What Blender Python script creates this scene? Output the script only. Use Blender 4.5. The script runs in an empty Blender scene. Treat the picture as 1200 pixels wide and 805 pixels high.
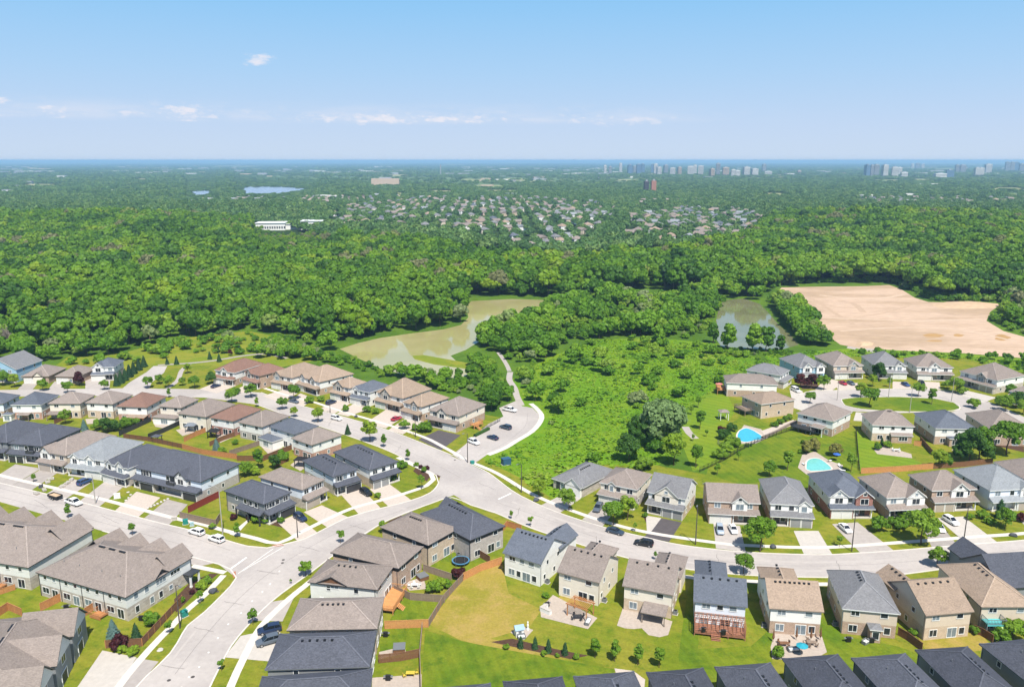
import bpy, math, random
import numpy as np
from mathutils import Vector, Matrix

# ------------------------------------------------------------------ camera, sky, sun, exposure
scn = bpy.context.scene
COL = scn.collection
FPX, CX, CY, CAMH = 930.0, 600.0, 402.5, 92.0
PITCH = math.atan(214.5 / FPX)
cam_d = bpy.data.cameras.new('camera')
cam = bpy.data.objects.new('camera', cam_d)
COL.objects.link(cam)
cam_d.sensor_fit = 'HORIZONTAL'
cam_d.sensor_width = 36.0
cam_d.lens = 36.0 * FPX / 1200.0
cam_d.clip_start = 1.0
cam_d.clip_end = 200000.0
cam.location = (0, 0, CAMH)
cam.rotation_euler = (math.pi / 2 - PITCH, 0, 0)
scn.camera = cam

SKY, EXPO = 0.095, 0.60
SUN_EL, SUN_AZ = 58.0, 162.0          # azimuth clockwise from +Y (the way the camera looks)
sd = bpy.data.lights.new('sun', 'SUN')
sd.energy = 4.9
sd.angle = math.radians(0.5)
sd.color = (1.0, 0.95, 0.86)
sun = bpy.data.objects.new('sun', sd)
COL.objects.link(sun)
_e, _a = math.radians(SUN_EL), math.radians(SUN_AZ)
sun_dir = Vector((math.sin(_a) * math.cos(_e), math.cos(_a) * math.cos(_e), math.sin(_e)))
sun.rotation_euler = sun_dir.to_track_quat('Z', 'Y').to_euler()
sun.location = sun_dir * 500

world = bpy.data.worlds.new('World')
scn.world = world
world.use_nodes = True
wt = world.node_tree
wt.nodes.clear()
def N(t, kind, **kw):
    n = t.nodes.new(kind)
    for k, v in kw.items():
        setattr(n, k, v)
    return n
w_out = N(wt, 'ShaderNodeOutputWorld')
w_bg = N(wt, 'ShaderNodeBackground')
w_sky = N(wt, 'ShaderNodeTexSky')
w_sky.sky_type = 'NISHITA'
w_sky.sun_disc = False
w_sky.sun_elevation = _e
w_sky.sun_rotation = _a
w_sky.altitude = 300
w_sky.air_density = 1.0
w_sky.dust_density = 0.6
w_sky.ozone_density = 2.0
# small fair-weather clouds low over the horizon, part of the sky itself
w_tc = N(wt, 'ShaderNodeTexCoord')
w_sep = N(wt, 'ShaderNodeSeparateXYZ')
wt.links.new(w_tc.outputs['Generated'], w_sep.inputs[0])
def M(t, op, a, b=None, c=None, clamp=False):
    n = N(t, 'ShaderNodeMath', operation=op, use_clamp=clamp)
    for i, v in enumerate((a, b, c)):
        if v is None: continue
        if isinstance(v, (int, float)): n.inputs[i].default_value = v
        else: t.links.new(v, n.inputs[i])
    return n.outputs[0]
az = M(wt, 'ARCTAN2', w_sep.outputs[0], w_sep.outputs[1])
el = M(wt, 'ARCSINE', w_sep.outputs[2])
w_cmb = N(wt, 'ShaderNodeCombineXYZ')
wt.links.new(M(wt, 'MULTIPLY', az, 34.0), w_cmb.inputs[0])
wt.links.new(M(wt, 'MULTIPLY', el, 95.0), w_cmb.inputs[1])
w_n = N(wt, 'ShaderNodeTexNoise', noise_dimensions='3D')
w_n.inputs['Scale'].default_value = 1.25
w_n.inputs['Detail'].default_value = 7.0
w_n.inputs['Roughness'].default_value = 0.68
wt.links.new(w_cmb.outputs[0], w_n.inputs['Vector'])
# band of elevation 2.2 .. 3.9 degrees with a flat base, stronger left of straight ahead
def smooth(t, v, a, b):
    n = N(t, 'ShaderNodeMapRange', interpolation_type='SMOOTHSTEP')
    t.links.new(v, n.inputs[0])
    n.inputs[1].default_value = a; n.inputs[2].default_value = b
    return n.outputs[0]
band = M(wt, 'MULTIPLY', smooth(wt, el, 0.040, 0.047), smooth(wt, el, 0.072, 0.046))
left = smooth(wt, az, 0.34, 0.02)
puff = smooth(wt, w_n.outputs['Fac'], 0.47, 0.72)
cl1 = M(wt, 'MULTIPLY', M(wt, 'MULTIPLY', band, left), puff)
w_c2 = N(wt, 'ShaderNodeCombineXYZ'); wt.links.new(M(wt, 'MULTIPLY', az, 9.0), w_c2.inputs[0]); wt.links.new(M(wt, 'MULTIPLY', el, 60.0), w_c2.inputs[1])
w_n2 = N(wt, 'ShaderNodeTexNoise'); w_n2.inputs['Scale'].default_value = 1.0; w_n2.inputs['Detail'].default_value = 8; w_n2.inputs['Roughness'].default_value = 0.6
wt.links.new(w_c2.outputs[0], w_n2.inputs['Vector'])
cl1 = M(wt, 'MAXIMUM', cl1, M(wt, 'MULTIPLY', M(wt, 'MULTIPLY', band, smooth(wt, az, 0.42, -0.05)), M(wt, 'MULTIPLY', smooth(wt, w_n2.outputs['Fac'], 0.38, 0.70), 0.8)))
# one lone small cloud, higher up
def spot(a0, e0, ra, re):
    da = M(wt, 'DIVIDE', M(wt, 'SUBTRACT', az, a0), ra)
    de = M(wt, 'DIVIDE', M(wt, 'SUBTRACT', el, e0), re)
    r2 = M(wt, 'ADD', M(wt, 'MULTIPLY', da, da), M(wt, 'MULTIPLY', de, de))
    r2 = M(wt, 'ADD', r2, M(wt, 'MULTIPLY', M(wt, 'SUBTRACT', w_n.outputs['Fac'], 0.5), 9.0))
    return smooth(wt, r2, 1.1, -0.9)
cl2 = M(wt, 'MAXIMUM', spot(-0.295, 0.1125, 0.017, 0.0075), spot(0.60, 0.108, 0.012, 0.004))
cl3 = M(wt, 'MAXIMUM', spot(-0.377, 0.052, 0.028, 0.010), M(wt, 'MAXIMUM', spot(-0.505, 0.053, 0.017, 0.008), spot(-0.56, 0.060, 0.018, 0.005)))
cl3 = M(wt, 'MAXIMUM', cl3, M(wt, 'MAXIMUM', spot(-0.17, 0.049, 0.09, 0.0065), spot(-0.07, 0.049, 0.06, 0.006)))
cl3 = M(wt, 'MAXIMUM', cl3, M(wt, 'MULTIPLY', M(wt, 'MAXIMUM', spot(0.13, 0.047, 0.07, 0.006), spot(-0.43, 0.050, 0.02, 0.004)), 0.7))
cloud = M(wt, 'MULTIPLY', M(wt, 'MAXIMUM', M(wt, 'MAXIMUM', M(wt, 'MULTIPLY', cl1, 0.62), cl2), cl3), 0.85)
# the hazy summer blue low in the sky; higher up the sky texture takes over
KS = SKY * 2 ** EXPO
def sk(*c): return tuple(((x / 255 + 0.055) / 1.055) ** 2.4 / KS for x in c) + (1.0,)
w_cr = N(wt, 'ShaderNodeValToRGB')
w_cr.color_ramp.elements[0].position = 0.0; w_cr.color_ramp.elements[0].color = sk(205, 221, 241)
w_cr.color_ramp.elements[1].position = 1.0; w_cr.color_ramp.elements[1].color = sk(128, 190, 243)
for p_, c_ in ((0.16, sk(196, 217, 244)), (0.42, sk(174, 211, 246)), (0.72, sk(148, 202, 246))):
    e_ = w_cr.color_ramp.elements.new(p_); e_.color = c_
wt.links.new(M(wt, 'DIVIDE', el, 0.24, clamp=True), w_cr.inputs[0])
w_low = N(wt, 'ShaderNodeMixRGB')
wt.links.new(smooth(wt, el, 0.22, 0.60), w_low.inputs[0])
wt.links.new(w_cr.outputs[0], w_low.inputs[1]); wt.links.new(w_sky.outputs[0], w_low.inputs[2])
w_mix = N(wt, 'ShaderNodeMixRGB')
wt.links.new(cloud, w_mix.inputs[0])
wt.links.new(w_low.outputs[0], w_mix.inputs[1])
w_mix.inputs[2].default_value = sk(240, 238, 246)
wt.links.new(w_mix.outputs[0], w_bg.inputs['Color'])
w_bg.inputs['Strength'].default_value = SKY
wt.links.new(w_bg.outputs[0], w_out.inputs['Surface'])

vs = scn.view_settings
vs.view_transform = 'Standard'
vs.look = 'None'
vs.gamma = 1.0
vs.use_curve_mapping = False
vs.exposure = EXPO
cy = scn.cycles
cy.max_bounces = 6
cy.diffuse_bounces = 3
cy.glossy_bounces = 2
cy.transmission_bounces = 2
cy.volume_bounces = 1
cy.transparent_max_bounces = 4
cy.use_denoising = True
cy.use_adaptive_sampling = True
cy.adaptive_threshold = 0.02

# ------------------------------------------------------------------ helpers
RNG = random.Random(11)
HAZE = 0.000098
def at(u, v, z=0.0):
    """The point at height z that the photograph shows at (u, v) of its 1200 x 805 pixels."""
    a = (u - CX) / FPX; b = -(v - CY) / FPX
    dy = math.cos(PITCH) + b * math.sin(PITCH)
    dz = -math.sin(PITCH) + b * math.cos(PITCH)
    t = (z - CAMH) / dz
    return Vector((a * t, dy * t, z))
def proj(x, y, z=0.0):
    dz = z - CAMH
    f = y * math.cos(PITCH) - dz * math.sin(PITCH)
    up = y * math.sin(PITCH) + dz * math.cos(PITCH)
    if f <= 1: return (-9e9, -9e9)
    return (CX + FPX * x / f, CY - FPX * up / f)
def inside(p, poly):
    x, y = p; c = False; n = len(poly); j = n - 1
    for i in range(n):
        xi, yi = poly[i]; xj, yj = poly[j]
        if (yi > y) != (yj > y) and x < (xj - xi) * (y - yi) / (yj - yi) + xi:
            c = not c
        j = i
    return c
def sstep(a, b, x):
    t = min(1, max(0, (x - a) / (b - a))); return t * t * (3 - 2 * t)
def terrain(x, y):
    """Flat around the streets; a wooded rise further out on the left and on the right."""
    r = math.hypot(x, y)
    if r < 640: return 0.0
    az = math.degrees(math.atan2(x, y))
    s = max(sstep(-9, -17, az), sstep(15, 20, az)) if abs(az) < 90 else 1.0
    h = 7.0 * s * sstep(640, 1250, r) * (1 - sstep(1450, 2100, r))
    h += 5.0 * sstep(640, 900, r) * (1 - sstep(1100, 1500, r)) * math.sin(az * 0.35 + r * 0.004)
    return h

def link(o):
    COL.objects.link(o); return o
def tag(o, label=None, cat=None, group=None, kind=None):
    if label: o['label'] = label
    if cat: o['category'] = cat
    if group: o['group'] = group
    if kind: o['kind'] = kind
    return o
def empty(name, loc=(0, 0, 0), rz=0.0, label=None, cat=None, group=None):
    o = bpy.data.objects.new(name, None)
    o.empty_display_size = 0.5
    link(o); o.location = loc; o.rotation_euler = (0, 0, rz)
    return tag(o, label, cat, group)
class MB:
    """Collects polygons; build() links them as one mesh object."""
    def __init__(s):
        s.v = []; s.f = []; s.m = []
    def poly(s, pts, mi=0):
        i = len(s.v); s.v += [tuple(p) for p in pts]
        s.f.append(tuple(range(i, i + len(pts)))); s.m.append(mi)
    def box(s, x0, x1, y0, y1, z0, z1, mi=0, bottom=True):
        p = [(x0, y0, z0), (x1, y0, z0), (x1, y1, z0), (x0, y1, z0), (x0, y0, z1), (x1, y0, z1), (x1, y1, z1), (x0, y1, z1)]
        i = len(s.v); s.v += p
        for q in ((0, 1, 5, 4), (1, 2, 6, 5), (2, 3, 7, 6), (3, 0, 4, 7), (4, 5, 6, 7)) + (((3, 2, 1, 0),) if bottom else ()):
            s.f.append(tuple(i + k for k in q)); s.m.append(mi)
    def bar(s, a, b, w, h, mi=0):
        """A square-section bar from a to b."""
        a = Vector(a); b = Vector(b); d = (b - a).normalized()
        u = d.cross(Vector((0, 0, 1)))
        u = Vector((1, 0, 0)) if u.length < 1e-4 else u.normalized()
        t = u.cross(d)
        i = len(s.v)
        for c in (a, b):
            for su, st in ((-1, -1), (1, -1), (1, 1), (-1, 1)):
                s.v.append(tuple(c + u * su * w / 2 + t * st * h / 2))
        for q in ((0, 1, 5, 4), (1, 2, 6, 5), (2, 3, 7, 6), (3, 0, 4, 7), (4, 5, 6, 7), (3, 2, 1, 0)):
            s.f.append(tuple(i + k for k in q)); s.m.append(mi)
    def tube(s, pts, rads, n=8, mi=0, cap=True):
        i0 = len(s.v); pts = [Vector(p) for p in pts]
        for k, p in enumerate(pts):
            d = (pts[min(k + 1, len(pts) - 1)] - pts[max(k - 1, 0)]).normalized()
            u = d.cross(Vector((0.0, 1.0, 0.0)))
            u = Vector((1, 0, 0)) if u.length < 1e-3 else u.normalized()
            t = d.cross(u)
            for j in range(n):
                a = 2 * math.pi * j / n
                s.v.append(tuple(p + (u * math.cos(a) + t * math.sin(a)) * rads[k]))
        for k in range(len(pts) - 1):
            for j in range(n):
                a = i0 + k * n + j; b = i0 + k * n + (j + 1) % n
                s.f.append((a, b, b + n, a + n)); s.m.append(mi)
        if cap:
            s.f.append(tuple(i0 + j for j in range(n))[::-1]); s.m.append(mi)
            s.f.append(tuple(i0 + (len(pts) - 1) * n + j for j in range(n))); s.m.append(mi)
    def mesh(s, name, mats):
        me = bpy.data.meshes.new(name)
        me.from_pydata(s.v, [], s.f)
        for m in (mats if isinstance(mats, (list, tuple)) else [mats]):
            me.materials.append(m)
        if any(s.m): me.polygons.foreach_set('material_index', s.m)
        me.update()
        return me
    def build(s, name, mats, parent=None, loc=(0, 0, 0), rz=0.0):
        o = link(bpy.data.objects.new(name, s.mesh(name, mats)))
        if parent: o.parent = parent
        o.location = loc; o.rotation_euler = (0, 0, rz)
        return o
def put(name, me, parent=None, loc=(0, 0, 0), rz=0.0):
    o = link(bpy.data.objects.new(name, me))
    if parent: o.parent = parent
    o.location = loc; o.rotation_euler = (0, 0, rz)
    return o
def copy_tree(o, parent=None):
    c = link_copy = o.copy(); COL.objects.link(c)
    if parent: c.parent = parent
    for ch in list(o.children): copy_tree(ch, c)
    return c

# ------------------------------------------------------------------ materials
def srgb(*c):
    return tuple(((x / 255) / 12.92 if x / 255 <= 0.04045 else ((x / 255 + 0.055) / 1.055) ** 2.4) for x in c)
def mat(name, col, rough=0.8, var=0.12, scale=3.0, spec=0.25, metal=0.0, obj_var=0.0, col2=None, scale2=None, bump=0.0, world_pos=False, contrast=(0.35, 0.65), stretch=None):
    """Principled material whose base colour wanders with two noises (and, for obj_var, from object to object)."""
    m = bpy.data.materials.new(name); m.use_nodes = True
    t = m.node_tree; b = t.nodes['Principled BSDF']
    b.inputs['Roughness'].default_value = rough
    b.inputs['Metallic'].default_value = metal
    b.inputs['Specular IOR Level'].default_value = spec
    if world_pos: src = N(t, 'ShaderNodeNewGeometry').outputs['Position']
    else: src = N(t, 'ShaderNodeTexCoord').outputs['Object']
    if stretch:
        mp = N(t, 'ShaderNodeMapping'); mp.inputs['Scale'].default_value = stretch
        t.links.new(src, mp.inputs[0]); src = mp.outputs[0]
    n1 = N(t, 'ShaderNodeTexNoise'); n1.inputs['Scale'].default_value = scale; n1.inputs['Detail'].default_value = 6
    n1.inputs['Roughness'].default_value = 0.6
    t.links.new(src, n1.inputs['Vector'])
    n2 = N(t, 'ShaderNodeTexNoise'); n2.inputs['Scale'].default_value = scale2 or scale * 0.13; n2.inputs['Detail'].default_value = 4
    t.links.new(src, n2.inputs['Vector'])
    mix = N(t, 'ShaderNodeMixRGB'); mix.inputs[1].default_value = (*col, 1); mix.inputs[2].default_value = (*(col2 or col), 1)
    t.links.new(smooth(t, n2.outputs['Fac'], *contrast), mix.inputs[0])
    hsv = N(t, 'ShaderNodeHueSaturation')
    t.links.new(mix.outputs[0], hsv.inputs['Color'])
    mr = N(t, 'ShaderNodeMapRange'); mr.inputs[1].default_value = 0.25; mr.inputs[2].default_value = 0.75
    mr.inputs[3].default_value = 1 - var; mr.inputs[4].default_value = 1 + var
    t.links.new(n1.outputs['Fac'], mr.inputs[0]); val = mr.outputs[0]
    if obj_var:
        oi = N(t, 'ShaderNodeObjectInfo')
        val = M(t, 'MULTIPLY', val, M(t, 'MULTIPLY_ADD', oi.outputs['Random'], 2 * obj_var, 1 - obj_var))
    t.links.new(val, hsv.inputs['Value'])
    t.links.new(hsv.outputs[0], b.inputs['Base Color'])
    if bump:
        bp = N(t, 'ShaderNodeBump'); bp.inputs['Strength'].default_value = bump; bp.inputs['Distance'].default_value = 0.1
        t.links.new(n1.outputs['Fac'], bp.inputs['Height']); t.links.new(bp.outputs[0], b.inputs['Normal'])
    return m
def shingle(name, col, light=0.2):
    """Asphalt shingles: courses one above the other, every tab a little lighter or darker."""
    m = bpy.data.materials.new(name); m.use_nodes = True
    t = m.node_tree; b = t.nodes['Principled BSDF']
    b.inputs['Roughness'].default_value = 0.9; b.inputs['Specular IOR Level'].default_value = 0.15
    tc = N(t, 'ShaderNodeTexCoord')
    mp = N(t, 'ShaderNodeMapping'); mp.inputs['Scale'].default_value = (3.2, 3.2, 9.0)
    t.links.new(tc.outputs['Object'], mp.inputs[0])
    vo = N(t, 'ShaderNodeTexVoronoi'); vo.inputs['Scale'].default_value = 1.1
    t.links.new(mp.outputs[0], vo.inputs['Vector'])
    bw = N(t, 'ShaderNodeRGBToBW'); t.links.new(vo.outputs['Color'], bw.inputs[0])
    n2 = N(t, 'ShaderNodeTexNoise'); n2.inputs['Scale'].default_value = 0.5; n2.inputs['Detail'].default_value = 8; n2.inputs['Roughness'].default_value = 0.7
    t.links.new(tc.outputs['Object'], n2.inputs['Vector'])
    oi = N(t, 'ShaderNodeObjectInfo')
    v = M(t, 'MULTIPLY_ADD', bw.outputs[0], 2 * light, 1 - light)
    v = M(t, 'MULTIPLY', v, M(t, 'MULTIPLY_ADD', n2.outputs['Fac'], 0.36, 0.82))
    v = M(t, 'MULTIPLY', v, M(t, 'MULTIPLY_ADD', oi.outputs['Random'], 0.16, 0.92))
    hsv = N(t, 'ShaderNodeHueSaturation'); hsv.inputs['Color'].default_value = (*col, 1)
    t.links.new(v, hsv.inputs['Value']); t.links.new(hsv.outputs[0], b.inputs['Base Color'])
    return m
def brick(name, c1, c2, mortar, sc=1.0):
    m = bpy.data.materials.new(name); m.use_nodes = True
    t = m.node_tree; b = t.nodes['Principled BSDF']
    b.inputs['Roughness'].default_value = 0.88; b.inputs['Specular IOR Level'].default_value = 0.15
    tc = N(t, 'ShaderNodeTexCoord'); sp = N(t, 'ShaderNodeSeparateXYZ'); cb = N(t, 'ShaderNodeCombineXYZ')
    t.links.new(tc.outputs['Object'], sp.inputs[0])
    t.links.new(M(t, 'ADD', sp.outputs[0], sp.outputs[1]), cb.inputs[0]); t.links.new(sp.outputs[2], cb.inputs[1])
    br = N(t, 'ShaderNodeTexBrick'); br.inputs['Scale'].default_value = 1.0
    br.inputs['Brick Width'].default_value = 0.42 * sc; br.inputs['Row Height'].default_value = 0.2 * sc; br.inputs['Mortar Size'].default_value = 0.018
    br.inputs['Color1'].default_value = (*c1, 1); br.inputs['Color2'].default_value = (*c2, 1); br.inputs['Mortar'].default_value = (*mortar, 1)
    t.links.new(cb.outputs[0], br.inputs['Vector'])
    n2 = N(t, 'ShaderNodeTexNoise'); n2.inputs['Scale'].default_value = 1.2; n2.inputs['Detail'].default_value = 5
    t.links.new(tc.outputs['Object'], n2.inputs['Vector'])
    hsv = N(t, 'ShaderNodeHueSaturation'); t.links.new(br.outputs['Color'], hsv.inputs['Color'])
    t.links.new(M(t, 'MULTIPLY_ADD', n2.outputs['Fac'], 0.5, 0.75), hsv.inputs['Value'])
    t.links.new(hsv.outputs[0], b.inputs['Base Color'])
    return m
def siding(name, col, seam=0.82):
    """Lap siding: a darker line under every board."""
    m = mat(name, col, 0.6, 0.06, 0.8, 0.3)
    t = m.node_tree; b = t.nodes['Principled BSDF']
    tc = N(t, 'ShaderNodeTexCoord'); sp = N(t, 'ShaderNodeSeparateXYZ'); t.links.new(tc.outputs['Object'], sp.inputs[0])
    fr = M(t, 'FRACT', M(t, 'MULTIPLY', sp.outputs[2], 5.0))
    ln = M(t, 'MULTIPLY_ADD', M(t, 'LESS_THAN', fr, 0.16), seam - 1.0, 1.0)
    src = b.inputs['Base Color'].links[0].from_socket
    h = N(t, 'ShaderNodeHueSaturation'); t.links.new(src, h.inputs['Color']); t.links.new(ln, h.inputs['Value'])
    t.links.new(h.outputs[0], b.inputs['Base Color'])
    return m
def leaf_mat(name, stops, trans=0.25, vary=0.3, sc=0.35, place=None, stand=None):
    """Foliage: the hue comes from the tree (object random), small clumps differ a little."""
    m = bpy.data.materials.new(name); m.use_nodes = True
    t = m.node_tree; t.nodes.clear()
    out = N(t, 'ShaderNodeOutputMaterial')
    oi = N(t, 'ShaderNodeObjectInfo')
    cr = N(t, 'ShaderNodeValToRGB'); e = cr.color_ramp.elements
    while len(e) < len(stops): e.new(0.5)
    for k, (p, c) in enumerate(stops):
        e[k].position = p; e[k].color = (*c, 1)
    if place:
        pn = N(t, 'ShaderNodeTexNoise'); pn.inputs['Scale'].default_value = place; pn.inputs['Detail'].default_value = 6; pn.inputs['Roughness'].default_value = 0.65
        t.links.new(N(t, 'ShaderNodeNewGeometry').outputs['Position'], pn.inputs['Vector']); t.links.new(smooth(t, pn.outputs['Fac'], 0.3, 0.7), cr.inputs[0])
    elif stand:                                             # trees of a kind grow in stands
        sn = N(t, 'ShaderNodeTexNoise'); sn.inputs['Scale'].default_value = stand; sn.inputs['Detail'].default_value = 3
        t.links.new(oi.outputs['Location'], sn.inputs['Vector'])
        t.links.new(M(t, 'ADD', M(t, 'MULTIPLY', oi.outputs['Random'], 0.72), M(t, 'MULTIPLY_ADD', smooth(t, sn.outputs['Fac'], 0.35, 0.65), 0.6, -0.16), clamp=True), cr.inputs[0])
    else: t.links.new(oi.outputs['Random'], cr.inputs[0])
    tc = N(t, 'ShaderNodeTexCoord')
    n1 = N(t, 'ShaderNodeTexNoise'); n1.inputs['Scale'].default_value = sc; n1.inputs['Detail'].default_value = 5; n1.inputs['Roughness'].default_value = 0.7
    t.links.new(tc.outputs['Object'], n1.inputs['Vector'])
    mr = N(t, 'ShaderNodeMapRange'); mr.inputs[1].default_value = 0.3; mr.inputs[2].default_value = 0.7
    mr.inputs[3].default_value = 1 - vary; mr.inputs[4].default_value = 1 + vary
    t.links.new(n1.outputs['Fac'], mr.inputs[0])
    hsv = N(t, 'ShaderNodeHueSaturation'); t.links.new(cr.outputs[0], hsv.inputs['Color']); t.links.new(mr.outputs[0], hsv.inputs['Value'])
    df = N(t, 'ShaderNodeBsdfPrincipled'); df.inputs['Roughness'].default_value = 0.55; df.inputs['Specular IOR Level'].default_value = 0.2
    tr = N(t, 'ShaderNodeBsdfTranslucent')
    t.links.new(hsv.outputs[0], df.inputs['Base Color']); t.links.new(hsv.outputs[0], tr.inputs['Color'])
    mx = N(t, 'ShaderNodeMixShader'); mx.inputs[0].default_value = trans
    t.links.new(df.outputs[0], mx.inputs[1]); t.links.new(tr.outputs[0], mx.inputs[2])
    t.links.new(mx.outputs[0], out.inputs['Surface'])
    return m

MT = {}
ROOF = {
    'taupe': shingle('shingle_taupe', (0.215, 0.180, 0.160)),
    'brown': shingle('shingle_brown', (0.235, 0.180, 0.140)),
    'tan': shingle('shingle_tan', (0.27, 0.205, 0.155)),
    'red': shingle('shingle_red_brown', (0.205, 0.122, 0.095)),
    'dark': shingle('shingle_charcoal', (0.074, 0.079, 0.098), 0.25),
    'black': shingle('shingle_black', (0.056, 0.060, 0.076), 0.25),
    'blue': shingle('shingle_blue_grey', (0.10, 0.112, 0.138), 0.22),
    'grey': shingle('shingle_grey', (0.165, 0.165, 0.172), 0.22),
    'light': shingle('shingle_light_grey', (0.225, 0.24, 0.255), 0.2),
}
RIDGE = {v.name: shingle(v.name + '_cap', tuple(min(.5, x * 1.28 + .012) for x in c)) for k, c in (('taupe', (0.215, 0.180, 0.160)), ('tan', (0.27, 0.205, 0.155)), ('dark', (0.074, 0.079, 0.098)), ('black', (0.056, 0.060, 0.076)), ('grey', (0.165, 0.165, 0.172))) for v in (ROOF[k],)}
WALL = {
    'white': siding('siding_white', (0.74, 0.73, 0.70)),
    'cream': siding('siding_cream', (0.70, 0.64, 0.54)),
    'beige': siding('siding_beige', (0.58, 0.49, 0.39)),
    'tan': siding('siding_tan', (0.47, 0.37, 0.27)),
    'bluewhite': siding('siding_pale_blue', (0.66, 0.71, 0.77)),
    'blue': siding('siding_blue', (0.30, 0.46, 0.58)),
    'grey': siding('siding_grey', (0.22, 0.23, 0.24)),
    'sage': siding('siding_grey_green', (0.66, 0.66, 0.63)),
    'dark': siding('siding_charcoal', (0.045, 0.045, 0.05)),
    'brick': brick('brick_tan', (0.40, 0.27, 0.19), (0.30, 0.20, 0.145), (0.45, 0.40, 0.34)),
    'buff': brick('brick_buff', (0.50, 0.39, 0.28), (0.42, 0.32, 0.23), (0.52, 0.46, 0.38)),
    'redbrick': brick('brick_red', (0.30, 0.10, 0.07), (0.22, 0.075, 0.055), (0.40, 0.34, 0.30)),
    'greybrick': brick('brick_grey', (0.40, 0.36, 0.33), (0.31, 0.28, 0.26), (0.46, 0.43, 0.40)),
    'stone': brick('stone_veneer', (0.48, 0.43, 0.37), (0.33, 0.29, 0.25), (0.42, 0.39, 0.35), 1.9),
    'rose': brick('brick_rose', (0.42, 0.22, 0.16), (0.34, 0.17, 0.125), (0.46, 0.38, 0.32)),
}
m_white = mat('painted_white', (0.70, 0.70, 0.68), 0.45, 0.04, 2, 0.4)
m_offwhite = mat('painted_cream', (0.55, 0.50, 0.42), 0.5, 0.05, 2, 0.4)
m_darktrim = mat('painted_charcoal', (0.035, 0.037, 0.042), 0.45, 0.08, 2, 0.4)
m_bronze = mat('painted_taupe', (0.20, 0.165, 0.135), 0.5, 0.06, 2, 0.35)
m_greytrim = mat('painted_grey', (0.15, 0.16, 0.17), 0.5, 0.06, 2, 0.35)
m_glass = mat('window_glass', (0.020, 0.026, 0.034), 0.06, 0.35, 0.6, 0.5)
m_curtain = mat('glass_with_blind', (0.16, 0.20, 0.23), 0.08, 0.3, 0.9, 0.5)
m_conc = mat('concrete', (0.44, 0.405, 0.365), 0.85, 0.10, 0.9, 0.2, world_pos=True)
m_kerb = mat('kerb_concrete', (0.56, 0.52, 0.47), 0.85, 0.10, 0.7, 0.2, world_pos=True)
m_walk = mat('sidewalk_concrete', (0.56, 0.515, 0.46), 0.85, 0.09, 0.8, 0.2, world_pos=True)
m_drive = mat('driveway_grey', (0.34, 0.305, 0.28), 0.85, 0.13, 0.6, 0.2, world_pos=True, obj_var=0.14)
m_pave = mat('paver_beige', (0.46, 0.395, 0.34), 0.85, 0.12, 1.5, 0.2, world_pos=True)
m_tar = mat('fresh_asphalt', (0.085, 0.075, 0.078), 0.85, 0.14, 0.8, 0.2, world_pos=True)
m_wood = mat('cedar', (0.42, 0.19, 0.075), 0.7, 0.2, 2.5, 0.25, obj_var=0.1)
m_newwood = mat('new_cedar', (0.50, 0.24, 0.09), 0.7, 0.18, 2.5, 0.25)
m_oldwood = mat('weathered_wood', (0.23, 0.175, 0.135), 0.8, 0.2, 2.5, 0.2, obj_var=0.12)
m_brownwood = mat('brown_stain', (0.17, 0.085, 0.045), 0.75, 0.2, 2.5, 0.2, obj_var=0.12)
m_redwood = mat('red_stain', (0.20, 0.035, 0.025), 0.7, 0.18, 2.5, 0.25)
m_black = mat('black_metal', (0.012, 0.012, 0.014), 0.45, 0.1, 3, 0.4)
m_bark = mat('bark', (0.11, 0.075, 0.05), 0.9, 0.3, 4, 0.1)
m_pole = mat('concrete_pole', (0.33, 0.31, 0.28), 0.7, 0.1, 2, 0.3)
m_mulch = mat('mulch', (0.075, 0.042, 0.028), 0.95, 0.3, 1.6, 0.1, world_pos=True)

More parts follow.
